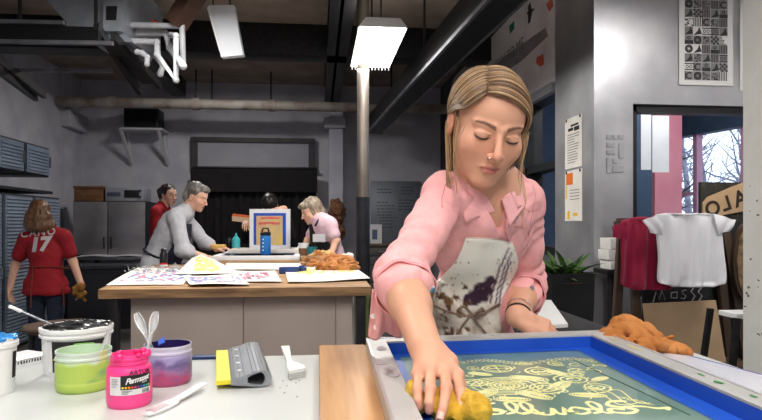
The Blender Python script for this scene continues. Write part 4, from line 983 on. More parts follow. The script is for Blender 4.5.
def shirts():
    crk = crease(.008, 3.2, 9, (1, .6, 1), .8)
    def tee(lab, px, y, m, seed, sl):
        """px: rows of (py, left, right); a shirt hung by the shoulders over the rail"""
        rows = px; zs = [onY(r[1], r[0], y).z for r in rows]
        n = len(rows) - 1
        def row(v):
            f = v * n; i = min(int(f), n - 1); t = f - i; t = t * t * (3 - 2 * t) if 0 else t
            a, b = rows[i], rows[i + 1]; return [a[k] + (b[k] - a[k]) * t for k in range(3)]
        th = thing('t_shirt', lab, 't-shirt', V(onY((rows[0][1] + rows[0][2]) / 2, rows[0][0], y).x, y, zs[-1]))
        def fn(u, v, s):
            py, l, r = row(v); p = onY(l + (r - l) * u, py, y)
            xp = (l + (r - l) * u - rows[-1][1]) / (rows[-1][2] - rows[-1][1])
            w = .010 * math.sin(xp * 9 + seed + 2 * v) * v + .006 * math.sin(xp * 21 + 5 * v + seed) * (.3 + v) + .008 * float(vnoise(np.array([xp * 4, v * 5, seed]), seed)) + .008 * float(crk(np.array([xp * 1.0, v * 1.2, seed * .3])) / .008)
            edge = min(1, min((r - l) * u, (r - l) * (1 - u)) / 7) ** .6 * min(1, (1 - v) * 14 + .3)
            return V(p.x, y + w - s * (.004 * edge), p.z)
        MB().sheet(lambda u, v: fn(u, v, 1), 44, 44, .003).build('front', m, th, smooth=180, fix=False)
        MB().sheet(lambda u, v: fn(u, v, 1) + V(0, .016, 0), 24, 24, .003).build('back', m, th, smooth=180, fix=False)
        for cs in sl:
            A = [onY(x_, y_, y - .006) for (x_, y_) in cs]
            sf = lambda u, v: ((A[0] * (1 - u) + A[1] * u) * (1 - v) + (A[3] * (1 - u) + A[2] * u) * v) + V(0, -.010 * math.sin(PI * v) * math.sin(PI * min(1, u * .5 + .5)) + .003 * math.sin(u * 9 + v * 5), 0)
            MB().sheet(sf, 14, 14, .012).build('sleeve', m, th, smooth=60)
        return th, fn
    mag = M('magenta cotton', S(140, 12, 54), S(152, 16, 62), 6, .9, sheen=.2); wt = M('white cotton', S(222, 222, 228), S(230, 230, 236), 6, .9)
    tee('magenta t-shirt hung on the left of the easel rail', [(217, 640, 655), (218.5, 630, 668), (221, 622, 678), (230, 621, 681), (262, 622, 681), (284, 621, 679), (290, 634, 668)], 3.42, mag, 2, [[(634, 218), (613, 226), (613, 237), (626, 241)]])
    t, fn = tee('white t-shirt hung over the magenta one on the easel rail', [(213.5, 666, 708), (215, 656, 716), (219, 654, 721), (230, 657, 721.5), (256, 660, 723.5), (278, 659, 726), (283, 660, 726), (287, 674, 712)], 3.34, wt, 5, [[(662, 214), (643.5, 220), (651, 233), (662, 235)], [(712, 214), (735, 220.5), (729, 230), (717, 234)]])
    nk = [fn(.22 + .5 * k / 14, .02 + .085 * math.sin(PI * k / 14), 1.1) for k in range(15)]
    MB().tube(nk, .006, 8).build('neck_rib', wt, t)
shirts()
def plant():
    q = W(564, 300, 3.3); zt = CZ - (272 - HYP) / 600 * 3.3
    t = thing('potted_plant', 'leafy green plant in a tall black planter by the metal wall', 'plant', (q.x, q.y, 0))
    MB().lathe([(0, 0), (.13, 0), (.14, .01), (.17, zt - .02), (.175, zt), (.155, zt), (.15, zt - .05), (0, zt - .05)], (q.x, q.y, 0), 4, rot=Matrix.Rotation(PI / 4, 3, 'Z')).build('planter', black_paint, t, smooth=20)
    r2 = random.Random(12); lm = M('plant leaf', S(52, 84, 40), S(92, 128, 62), 9, .45)
    lf = [MB(), MB()]
    for i in range(70):
        a = r2.uniform(0, 2 * PI); L = r2.uniform(.1, .2); el = r2.uniform(.3, 1.3); base = V(q.x + r2.uniform(-.07, .07), q.y + r2.uniform(-.07, .07), zt - .04)
        d = V(math.cos(a) * math.cos(el), math.sin(a) * math.cos(el), math.sin(el)); s = d.cross(UP).normalized(); up = s.cross(d)
        fn = lambda u, v: base + d * L * u + up * (-.35 * L * u * u) + s * ((v - .5) * .036 * math.sin(PI * min(1, u * .96 + .04)) ** .8) + up * (abs(v - .5) * .02 * math.sin(PI * u))
        lf[i % 2].sheet(fn, 8, 4)
    lf[0].build('leaves', lm, t, fix=False); lf[1].build('leaves', M('dark plant leaf', S(34, 62, 32), S(60, 92, 46), 9, .45), t, fix=False)
    MB().lathe([(.0, zt - .05), (.15, zt - .05), (.0, zt - .035)], (q.x, q.y, 0), 16).build('soil', M('soil', S(40, 30, 24), S(54, 42, 32), 30, .95), t)
    # black side table with a white sheet
    a = T(540, 330, .9); 
    st = thing('side_table', 'low black side table behind the woman\'s left hand', 'table', (a.x + .1, a.y + .3, 0))
    x0, y0 = T(520, 333, .9).x, T(545, 331, .9).y
    MB().box((x0, y0, .86), (x0 + .34, y0 + .75, .9), .004).build('top', black_paint, st)
    for dx in (.03, .31):
        for dy in (.03, .72): MB().box((x0 + dx - .02, y0 + dy - .02, 0), (x0 + dx + .02, y0 + dy + .02, .86)).build('leg', black_paint, st)
    P = [T(x_, y_, .9) + UP * .002 for (x_, y_) in ((537, 303), (551, 303), (568, 328), (538, 330))]
    o = MB().prism(P, (0, 0, .012)).build('foam_board', white_plastic, None, V(P[0].x, P[2].y, .9)); tag(o, 'white board lying on the black side table beside the woman\'s hand', 'board')
plant()
# ================================================================== front table and what stands on it
lam = M('white laminate', S(206, 210, 208), S(214, 217, 215), 3, .32, spec=.5)
def front_table():
    y0, y1, x0, x1 = .15, 1.505, -1.25, .95
    t = thing('work_table', 'long white work table in the foreground', 'table', ((x0 + x1) / 2, y0, 0))
    MB().box((x0, y0, TZ - .032), (x1, y1, TZ), .006).build('tabletop', lam, t)
    MB().box((x0 + .06, y0 + .06, TZ - .1), (x1 - .06, y0 + .1, TZ - .032)).box((x0 + .06, y1 - .1, TZ - .1), (x1 - .06, y1 - .06, TZ - .032)).build('apron_rail', grey_steel, t)
    for x in (x0 + .08, x1 - .08):
        for y in (y0 + .08, y1 - .08): MB().box((x - .025, y - .025, 0), (x + .025, y + .025, TZ - .032), .003).build('leg', grey_steel, t)
front_table()
def vcol(o, fn):
    me = o.data; n = len(me.vertices); co = np.empty(n * 3); me.vertices.foreach_get('co', co); co = co.reshape(-1, 3) + np.array(ORIG[o])
    a = me.attributes.new('Col', 'FLOAT_COLOR', 'POINT'); c = np.ones((n, 4), np.float32); c[:, :3] = fn(co); a.data.foreach_set('color', c.ravel())
def mixc(a, b, t): return np.array(a)[None] * (1 - t[:, None]) + np.array(b)[None] * t[:, None]
attr_pl = M('paint jar plastic', (1, 1, 1), attr=True, rough=.3, sss=0)
def fine(prof, step=.003):
    out = [prof[0]]
    for a, b in zip(prof, prof[1:]):
        n = max(1, int(math.hypot(b[0] - a[0], b[1] - a[1]) / step))
        for i in range(1, n + 1): out.append((a[0] + (b[0] - a[0]) * i / n, a[1] + (b[1] - a[1]) * i / n))
    return out
def facing(c):  # angle from the jar towards the camera
    return math.atan2(-c.y, -c.x)
def wrap(c, r, z0, a0, sq=(1, 1)):
    """writing around a jar: u to the right as seen, v up"""
    return lambda u, v: V(c.x + r * math.cos(a0 + u / r) * sq[0], c.y + r * math.sin(a0 + u / r) * sq[1], z0 + v)
def label_patch(c, r, u0, u1, v0, v1, z0, a0, n=24, sq=(1, 1), nv=2, ins=.0012):
    w = wrap(c, r, z0, a0, sq); wi = wrap(c, r - ins, z0, a0, sq)
    return MB().sheet(lambda p, q: w(u0 + (u1 - u0) * p, v0 + (v1 - v0) * q), n, nv, .0006)
def jars():
    ptl = M('wet paint purple', S(46, 30, 84), S(60, 44, 110), 16, .2)
    # ---- green jar
    c = T(84, 388, TZ); D = (CZ - TZ) * 600 / (388 - HYP); r = 26 / 600 * D; h = .078
    t = thing('paint_jar', 'open plastic jar of lime green paint left of the pink jar', 'jar', (c.x, c.y, TZ), 'open paint jars on the front table')
    prof = fine([(0, 0), (r * .9, 0), (r * .97, .004), (r, .012), (r * .985, .018), (r, .022), (r, h * .7), (r * .98, h * .74), (r * .96, h * .77), (r * 1.0, h * .79), (r * 1.0, h * .84), (r * .965, h * .86), (r * .965, h * .92), (r * .99, h * .94), (r * .99, h), (r * .93, h), (r * .93, h * .72)])
    o = MB().lathe(prof, c, 64).build('jar_body', attr_pl, t)
    g1, g2, wh = S(176, 204, 92), S(126, 180, 112), S(206, 222, 206)
    def cf(P):
        z = (P[:, 2] - TZ) / h; n = vnoise(P * 45, 3) + .5 * vnoise(P * 110, 4); m = vnoise(P * np.array([28, 28, 60]), 9)
        col = mixc(g1, g2, np.clip((m - .25) * 3 + np.exp(-((z - .5) / .12) ** 2) * .5 * (m > 0), 0, 1))
        col = col * (1 - np.clip(.0, 0, 1)); top = np.clip((z - .70 + .1 * n) * 9, 0, 1); col = col * (1 - top[:, None]) + np.array(wh) * top[:, None]
        st = np.exp(-(((np.arctan2(P[:, 1] - c.y, P[:, 0] - c.x) - (facing(c) + .75)) / .16) ** 2)) * np.clip((z - .6) * 4, 0, 1); col = col * (1 - st[:, None] * .8) + np.array(S(226, 220, 110)) * st[:, None] * .8
        base = (z < .24) & (z > .2); col[base] = np.array(S(196, 214, 110)); return col
    vcol(o, cf)
    MB().lathe([(0, h * .72), (r * .5, h * .725), (r * .93, h * .73)], c, 32).build('paint', M('wet green paint', S(120, 176, 52), S(150, 196, 80), 20, .2), t)
    MB().sheet(lambda u, v: V(c.x + (r * 1.005) * math.cos(facing(c) + PI - .35 + u * .7) * (1 - .0), c.y + r * 1.005 * math.sin(facing(c) + PI - .35 + u * .7), TZ + h * (1.02 - .26 * v * (.6 + .4 * math.sin(u * 7)))), 14, 6, .004).build('paint_drip', M('thick green paint', S(104, 172, 28)), t)
    # spoon in the green jar
    sp = M('clear plastic spoon', S(226, 228, 228), None, rough=.2, trans=.45, ior=1.35)
    def spoon(lab, p0, p1, r0, r1, bowl=False, grp='plastic spoons standing in the paint jars', name='plastic_spoon', m=sp):
        tt = thing(name, lab, 'spoon' if name == 'plastic_spoon' else 'stirrer', p0, grp)
        d = (p1 - p0)
        pts = [p0 + d * k / 14 + FW * .004 * math.sin(k / 14 * PI) for k in range(15)]
        if bowl:
            rs = [.0035 + (.0035 if k < 7 else 0) * 0 + max(0, math.sin(PI * (k - 6) / 8.4)) * (r1 - .0035) if k >= 6 else .0035 for k in range(15)]
            rs = [max(x, .0028) for x in rs]
            n = d.cross(FW).normalized(); b = MB()
            b.sheet(lambda u, v: (lambda k: p0 + d * u + n * (v - .5) * 2 * (lambda s: rs[int(min(14, u * 14))] + (rs[min(14, int(u * 14) + 1)] - rs[int(min(14, u * 14))]) * (u * 14 - int(u * 14)))(0) + FW * (.006 * math.sin(PI * v) * (1 if u > .45 else .15)))(0), 28, 8, .0018)
            b.build('spoon_body', m, tt)
            ed = MB().tube([p0 + d * (.42 + .58 * k / 12) + n * rs[min(14, int((.42 + .58 * k / 12) * 14))] for k in range(13)], .0012, 6); ed.build('bowl_rim', white_plastic, tt)
        else:
            MB().tube(pts, [r0 + (r1 - r0) * k / 14 for k in range(15)], 10, flat=.45).build('handle', m, tt)
        return tt
    top = lambda px, py, D_: W(px, py, D_)
    spoon('clear spoon handle standing in the lime green jar', W(100, 352, D - .005), W(109, 331, D + .01), .004, .006)
    # ---- pink jar
    c = T(129.5, 404, TZ); D = (CZ - TZ) * 600 / (404 - HYP); r = 21.6 / 600 * D; h = .092
    a0 = facing(c)
    t = thing('paint_jar', 'open hot pink jar with a black brand label', 'jar', (c.x, c.y, TZ), 'open paint jars on the front table')
    pk = M('hot pink plastic', S(244, 62, 138), S(248, 78, 150), 4, .35)
    prof = [(0, 0), (r * .9, 0), (r * .97, .004), (r, .011), (r, h * .66), (r * .99, h * .72), (r * .93, h * .77), (r * .84, h * .79), (r * .80, h * .80), (r * .80, h * .83), (r * .85, h * .835), (r * .85, h * .87), (r * .80, h * .875), (r * .80, h * .91), (r * .84, h * .915), (r * .84, h * .94), (r * .8, h * .95), (r * .8, h), (r * .74, h), (r * .74, h * .7)]
    MB().lathe(prof, c, 64).build('jar_body', pk, t)
    pr = [ell((c.x, c.y, TZ + h * .8), (r * .74, r * .74, .006), k=.004)]; r2 = random.Random(3)
    for i in range(18):
        a = r2.uniform(0, 2 * PI); pr.append(ell((c.x + r * .78 * math.cos(a), c.y + r * .78 * math.sin(a), TZ + h * r2.uniform(.93, 1.0)), (r2.uniform(.003, .007), r2.uniform(.003, .007), r2.uniform(.003, .006)), k=.004))
    blob('paint', pr, .0015, M('hot pink paint', S(240, 48, 128), None, rough=.15), t)
    L1 = label_patch(c, r + .0010, -.040, .036, .026, .058, TZ, a0 + .1, 30).build('white_label', M('label white', S(226, 224, 224)), t)
    z0 = TZ
    label_patch(c, r + .0016, -.019, .036, .036, .0605, TZ, a0 + .1, 24).build('black_label', M('label black', S(26, 24, 26), None, rough=.35), t)
    ww = wrap(c, r + .0024, TZ, a0 + .1)
    lettering('brand_script', [('Permaset', .0135, .010, .052, {'shear': .35, 'bold': .0004, 'spacing': .82}), ('aqua', .0055, .022, .0455, {'shear': .2})], lambda u, v: ww(u, v + .12 * u - .001), M('label white'), t, 1)
    for i, cc in enumerate([S(236, 220, 60), S(240, 200, 40), S(240, 150, 40), S(226, 70, 50), S(214, 50, 110), S(120, 60, 150), S(60, 90, 190), S(50, 150, 200), S(60, 170, 110), S(150, 200, 80)]):
        u = -.0155 + i * .0053; m_ = MB(); p = [ww(u + .002 * math.cos(k * PI / 5), .0395 + .0018 * math.sin(k * PI / 5)) for k in range(10)]; d = V(c.x - p[0].x, c.y - p[0].y, 0).normalized() * .0012
        m_.prism(p, d).build('colour_dot', M('dot%d' % i, cc), t, smooth=0)
    bar = MB(); x = .018; r2 = random.Random(6)
    while x < .032:
        w_ = r2.choice([.0005, .0008, .0013]); bar.sheet(lambda u, v: ww(x + w_ * u, .0275 + .0065 * v), 1, 1); x += w_ + .0007
    bar.build('barcode', M('label black'), t, fix=False)
    tx = MB()
    for (u0, v0, l) in ((-.017, .033, .018), (-.017, .031, .012), (-.017, .0285, .010), (-.036, .054, .012), (-.036, .051, .013), (-.036, .048, .011), (-.036, .045, .013), (-.036, .041, .009)): tx.sheet(lambda u, v: ww(u0 + l * u, v0 + .0009 * v), 6, 1)
    tx.build('small_print', M('label grey', S(90, 90, 92)), t, fix=False)
    hl = (math.cos(a0), math.sin(a0))
    w3 = wrap(c, r * .992 + .0012, TZ, a0 + .45); lettering('marker_letters', [('ARTUM', .0105, .001, h * .685, {'bold': .0003, 'spacing': 1.15})], lambda u, v: w3(u, v + .001), M('marker black', S(84, 20, 50)), t, 1)
    # ---- purple jar
    c = T(168, 382, TZ); D = (CZ - TZ) * 600 / (382 - HYP); r = 23 / 600 * D; h = .079
    t = thing('paint_jar', 'open jar of purple and pink streaked paint with two spoons in it', 'jar', (c.x, c.y, TZ), 'open paint jars on the front table')
    prof = fine([(0, 0), (r * .9, 0), (r * .97, .004), (r, .012), (r * .985, .018), (r, .022), (r, h * .7), (r * .98, h * .75), (r * .96, h * .77), (r * 1.0, h * .79), (r * 1.0, h * .84), (r * .965, h * .86), (r * .965, h * .92), (r * .99, h * .94), (r * .99, h), (r * .93, h), (r * .93, h * .72)])
    o = MB().lathe(prof, c, 64).build('jar_body', attr_pl, t)
    def cf2(P):
        z = (P[:, 2] - TZ) / h; ang = np.arctan2(P[:, 1] - c.y, P[:, 0] - c.x); n = vnoise(np.stack([np.cos(ang) * 4, np.sin(ang) * 4, z * 3], -1), 3); w_ = z + .12 * n
        col = mixc(S(176, 74, 116), S(156, 116, 160), np.clip((w_ - .2) * 6, 0, 1)); col = col * (1 - np.clip((w_ - .36) * 7, 0, 1)[:, None]) + np.array(S(112, 98, 150)) * np.clip((w_ - .36) * 7, 0, 1)[:, None]
        k = np.clip((w_ - .52) * 8, 0, 1)[:, None]; col = col * (1 - k) + np.array(S(160, 152, 196)) * k; k = np.clip((z - .74) * 12, 0, 1)[:, None]; col = col * (1 - k) + np.array(S(204, 202, 222)) * k
        s = np.clip(vnoise(np.stack([np.cos(ang) * 7, np.sin(ang) * 7, z * 22], -1), 8) * 2 - .6, 0, .6)[:, None] * (z < .7)[:, None]; col = col * (1 - s) + np.array(S(96, 84, 140)) * s
        ins = (np.hypot(P[:, 0] - c.x, P[:, 1] - c.y) < r * .945) & (z > .5); col[ins] = np.array(S(44, 32, 84)); return col
    vcol(o, cf2)
    MB().lathe([(0, h * .76), (r * .5, h * .765), (r * .93, h * .77)], c, 32).build('paint', ptl, t)
    MB().sheet(lambda u, v: W(159 + 6 * u, 341 + 5 * v - 3 * u, D + .01 - .012 * v), 6, 6, .003).build('blue_drip', M('blue paint', S(70, 110, 214)), t)
    spoon('clear spoon leaning left in the purple jar', W(152, 350, D), W(136, 313, D + .02), .004, .0085, True)
    spoon('clear spoon leaning right in the purple jar', W(147, 350, D - .01), W(156, 312, D + .02), .004, .0085, True)
    # ---- big white bucket of black paint
    c = T(77, 371, TZ); D = (CZ - TZ) * 600 / (371 - HYP); r = 31.5 / 600 * D; a0 = facing(c); h = CZ - TZ - (325 - HYP) / 600 * D
    t = thing('paint_bucket', 'large white tub of black paint with a black label', 'tub', (c.x, c.y, TZ))
    rr = r * 1.06
    prof = [(0, 0), (r * .90, 0), (r * .93, .004), (r * .99, h * .8), (rr, h * .81), (rr, h * .85), (r * 1.02, h * .86), (r * 1.02, h * .9), (rr, h * .91), (rr * 1.01, h * .985), (rr, h), (r * .97, h), (r * .95, h * .8)]
    MB().lathe(prof, c, 72).build('tub_body', white_plastic, t)
    rl = lambda v: r * (.93 + .06 * v / (h * .8))
    def lab(u0, u1, v0, v1, m, nm, off): 
        w_ = lambda p, q: (lambda u, v: V(c.x + (rl(v) + off) * math.cos(a0 + u / r), c.y + (rl(v) + off) * math.sin(a0 + u / r), TZ + v))(u0 + (u1 - u0) * p, v0 + (v1 - v0) * q)
        return MB().sheet(w_, 30, 4, .0006).build(nm, m, t)
    lab(-.064, .064, .012, h * .76, M('label black'), 'black_label', .0014); lab(-.064, -.052, .012, h * .76, M('label white'), 'white_label', .002)
    for i in range(4): w_ = V(c.x + (rl(.05) + .003) * math.cos(a0 - .045 / r), c.y + (rl(.05) + .003) * math.sin(a0 - .045 / r), TZ + .040); MB().ball(w_ + RT * .005 * i, .0022, seg=8).build('colour_dot', M('dot%d' % (i * 2), S(230, 200, 60)), t)
    pr = [ell((c.x, c.y, TZ + h * .97), (r * .95, r * .95, .006), k=.006)]; r2 = random.Random(8)
    for i in range(26):
        a = r2.uniform(0, 2 * PI); q = r * math.sqrt(r2.random()) * .92; pr.append(ell((c.x + q * math.cos(a), c.y + q * math.sin(a), TZ + h * .97), (r2.uniform(.006, .018), r2.uniform(.006, .014), r2.uniform(.004, .009)), k=.006))
    blob('black_paint', pr, .0022, M('wet black paint', S(20, 20, 22), S(44, 44, 46), 60, .25, lo=.55, hi=.8), t)
    fl = MB(); 
    for i in range(26):
        a = r2.uniform(0, 2 * PI); fl.ball((c.x + r * 1.0 * math.cos(a), c.y + r * 1.0 * math.sin(a), TZ + h + .001), (r2.uniform(.002, .005), r2.uniform(.002, .005), .002), seg=8)
    fl.build('paint_specks', M('wet black paint'), t)
    st = thing('stirring_stick', 'grey metal stirrer leaning out of the white tub of black paint', 'stirrer', W(52, 325, D))
    p0, p1 = W(60, 328, D), W(9, 306, D - .03); MB().beam(p0, p1, .011, .003, bevel=.001).build('blade', grey_steel, st); MB().beam(p1.lerp(p0, .25), p1, .012, .005, bevel=.001).build('grip', white_plastic, st)
    # ---- white tub of blue paint on the left edge
    c = T(-9, 393, TZ); D = (CZ - TZ) * 600 / (393 - HYP); r = 23 / 600 * D; h = CZ - TZ - (338 - HYP) / 600 * D; a0 = facing(c)
    t = thing('paint_bucket', 'white tub of bright blue paint at the left edge of the table', 'tub', (c.x, c.y, TZ))
    prof = [(0, 0), (r * .88, 0), (r * .9, .004), (r * .97, h * .84), (r * 1.05, h * .85), (r * 1.05, h * .93), (r * .99, h * .94), (r * .99, h), (r * .94, h), (r * .92, h * .9)]
    MB().lathe(prof, c, 64).build('tub_body', white_plastic, t)
    blob('blue_paint', [ell((c.x, c.y, TZ + h * .985), (r * .95, r * .95, .007), k=.004)] + [ell((c.x + r * .9 * math.cos(k * .8), c.y + r * .9 * math.sin(k * .8), TZ + h), (.008, .008, .004), k=.005) for k in range(8)], .002, M('bright blue paint', S(34, 130, 206), S(50, 146, 220), 20, .25), t)
    rl2 = lambda v: r * (.9 + .07 * v / (h * .84)) + .0012
    MB().sheet(lambda u, v: (lambda a, z: V(c.x + rl2(z) * math.cos(a), c.y + rl2(z) * math.sin(a), TZ + z))(a0 + .95 + .3 * u, .03 + .05 * v), 8, 4, .0005).build('black_label', M('label black'), t)
    # white lid with a row of letters behind
    a, b = T(6, 371, TZ), T(52, 361, TZ)
    t = thing('tub_lid', 'white tray with a row of black marks lying between the two white tubs', 'lid', ((a.x + b.x) / 2, a.y, TZ))
    d = (b - a); dn = V(-d.y, d.x, 0).normalized()
    MB().prism([a, b, b + dn * .09, a + dn * .09], UP * .018).build('tray', white_plastic, t)
    MB().prism([a + UP * .018, b + UP * .018, b + dn * .012 + UP * .024, a + dn * .012 + UP * .024], UP * -.004).build('rim', white_plastic, t)
    mk = MB(); r2 = random.Random(4)
    for i in range(13): p = a.lerp(b, .12 + i * .06) - dn * .0006 + UP * .008; mk.prism([p, p + d.normalized() * .003 * r2.uniform(.6, 1.3), p + d.normalized() * .003 + UP * .007, p + UP * r2.uniform(.004, .007)], dn * .0008)
    mk.build('letter_marks', M('label black'), t)
jars()
def tools():
    # white spatula in front
    a, b = T(146, 417, TZ) , T(203, 390, TZ); d = (b - a).normalized(); n = V(-d.y, d.x, 0)
    t = thing('paint_knife', 'white plastic spatula lying in front of the purple jar, smeared at its tip', 'spatula', (a.x, a.y, TZ))
    L = (b - a).length
    hw = lambda u: .0085 if u > .45 else (.0125 + .003 * u if u > .12 else .0125 - .006 * (1 - u / .12))
    MB().sheet(lambda u, v: a + d * L * u + n * (v - .5) * 2 * hw(u) + UP * (.005 + .012 * max(0, u - .3) + .0015 * math.sin(PI * v)), 30, 6, .004).build('body', white_plastic, t)
    MB().sheet(lambda u, v: a + d * L * (.06 + .26 * u) + n * (v - .5) * .018 + UP * (.0066), 8, 4, .0008).build('paint_smear', M('pink grey smear', S(206, 190, 192), S(180, 150, 156), 60, .4), t)
    # squeegee: grey aluminium holder with a yellow blade
    p0, p1 = T(250, 389, TZ), T(240, 354, TZ); ax = (p1 - p0); L = .30; ax.z = 0; ax.normalize(); ax = (T(216, 355, TZ) - T(216, 391, TZ)); ax.z = 0; ax.normalize(); n = V(ax.y, -ax.x, 0)
    t = thing('squeegee', 'aluminium squeegee with a yellow rubber blade lying on the white table', 'squeegee', (p0.x, p0.y, TZ))
    q_ = T(216, 391, TZ); o = V(q_.x, q_.y, TZ) + n * .058
    prof = []
    for k in range(25):
        s = k / 24; a_ = PI * (.5 - s) ; prof.append((.026 + .013 * math.cos(a_), .0185 + .016 * math.sin(a_)))
    prof = [(-.03, .020), (-.022, .023), (-.005, .026), (.012, .033)] + prof + [(.010, .003), (-.008, .006), (-.022, .008), (-.03, .009)]
    prof = [(a_ * 1.18 + .003 if a_ > -.02 else a_, b_) for a_, b_ in prof]
    inner = [(.010, .0265)] + [(.026 + .0098 * math.cos(PI * (.5 - k / 12)), .0185 + .0125 * math.sin(PI * (.5 - k / 12))) for k in range(13)] + [(.010, .0085), (.002, .0115), (.002, .0215)]
    m = MB(); P = lambda q, y: o + n * q[0] + ax * y + UP * q[1]
    def ring(pts, y): return [m.bm.verts.new(P(q, y)) for q in pts]
    from mathutils.geometry import tessellate_polygon
    A, B = ring(prof, 0), ring(prof, L); Ai, Bi = ring(inner, 0), ring(inner, L)
    for (a, b, fl) in ((A, B, 0), (Ai, Bi, 1)):
        k = len(a)
        for i in range(k): m.bm.faces.new((a[i], a[(i + 1) % k], b[(i + 1) % k], b[i]))
    for (oa, ia, y) in ((A, Ai, 0), (B, Bi, L)):
        allv = oa + ia
        for tri in tessellate_polygon([[P(q, 0) for q in prof], [P(q, 0) for q in inner]]):
            try: m.bm.faces.new([allv[i] for i in tri])
            except ValueError: pass
    m.build('holder', M('squeegee aluminium', S(138, 142, 148), S(154, 158, 164), 6, .35, metal=.7, stretch=(8, 1, 8)), t, smooth=30)
    m = MB()
    for q in (-.022, -.013, -.004, .012, .02, .028):
        h_ = {-.022: .0232, -.013: .0246, -.004: .0263, .012: .0333, .02: .0345, .028: .0343}[q]; m.beam(P((q, h_), 0.001), P((q, h_), L - .001), .0012, .0012)
    m.build('ridge', M('dark seam', S(96, 98, 104)), t)
    for k in range(4): 
        p = P((-.012, .0255), .045 + k * .07); MB().cyl(p, p + UP * .002, .0045, n=12).build('rivet', white_plastic, t)
    MB().prism([P((-.058, .010), .004), P((.0, .0105), .004), P((.0, .0185), .004), P((-.057, .0185), .004)], ax * (L - .006)).build('blade', M('yellow rubber', S(228, 214, 44), S(236, 224, 66), 12, .4), t)
    lettering('maker_mark', [('SB', .012, 0, 0, {'shear': .3, 'bold': .0004})], lambda u, v: P((.018 + u * .8, .0352), L - .03 + v), M('label black'), t)
    # white scraper
    c0, c1 = T(286, 351.5, TZ), T(297, 377, TZ); t = thing('scraper', 'white plastic scraper lying between the squeegee and the wooden board', 'scraper', ((c0.x + c1.x) / 2, (c0.y + c1.y) / 2, TZ))
    poly = [(281, 351), (289.5, 350.5), (290.5, 360), (293, 366.5), (300, 369), (304.5, 371), (304.5, 374), (289.5, 377.5), (287.5, 374), (286.5, 365), (283.5, 358)]
    MB().prism([T(x, y, TZ) + UP * .009 for x, y in poly], UP * .004).build('body', white_plastic, t)
    MB().prism([T(x, y, TZ) + UP * .0005 for x, y in [(288, 378), (303.5, 375), (304, 377), (289, 380)]], UP * .012).build('edge', M('clear grey edge', S(176, 180, 178)), t)
    MB().prism([T(x, y, TZ) + UP * .0003 for x, y in [(282, 352), (290, 352), (292, 366), (288, 366)]], UP * .009).build('rib', white_plastic, t)
    # little paint specks on the table
    m = MB(); r2 = random.Random(15)
    for (x, y) in ((283, 381), (284.5, 393), (297, 397), (291, 380), (296, 383), (280, 388), (299, 381), (287, 386)): p = T(x, y, TZ); m.ball((p.x, p.y, TZ + .0004), (r2.uniform(.001, .0022), r2.uniform(.001, .002), .0006), seg=8)
    o = m.build('paint_specks', M('dried dark paint', S(70, 76, 76)), None, T(290, 388, TZ)); tag(o, 'few dark dried paint specks on the white table', 'paint specks', None, 'stuff')
    # wooden board
    zt = .965; a, b = T(318.5, 345, zt), T(360, 345, zt); y1 = 1.44
    x0 = (a.x + T(315, 420, zt).x) / 2; w_ = .108
    x0 = T(319, 346, zt).x; t = None
    o = MB().box((x0, .42, TZ), (x0 + .112, T(339, 344.5, zt).y, zt), .006).build('wooden_board', M('honey wood', S(200, 152, 100), S(166, 116, 70), 3.5, .4, stretch=(14, 1, 6), lo=.3, hi=.75, bump=.08, bscale=8), None, (x0 + .05, .9, TZ))
    tag(o, 'honey-coloured wooden board lying along the left side of the screen', 'board')
    global BOARD; BOARD = (x0, x0 + .112)
    # blue strip at the far edge
    a, b = T(193, 358, TZ), T(233, 357, TZ); o = MB().box((a.x, 1.472, TZ), (b.x + .05, 1.5, TZ + .008), .003).build('blue_strip', M('navy strip', S(20, 44, 92)), None, (a.x, a.y, TZ)); tag(o, 'dark blue strip lying at the far edge of the front table behind the squeegee', 'strip')
tools()
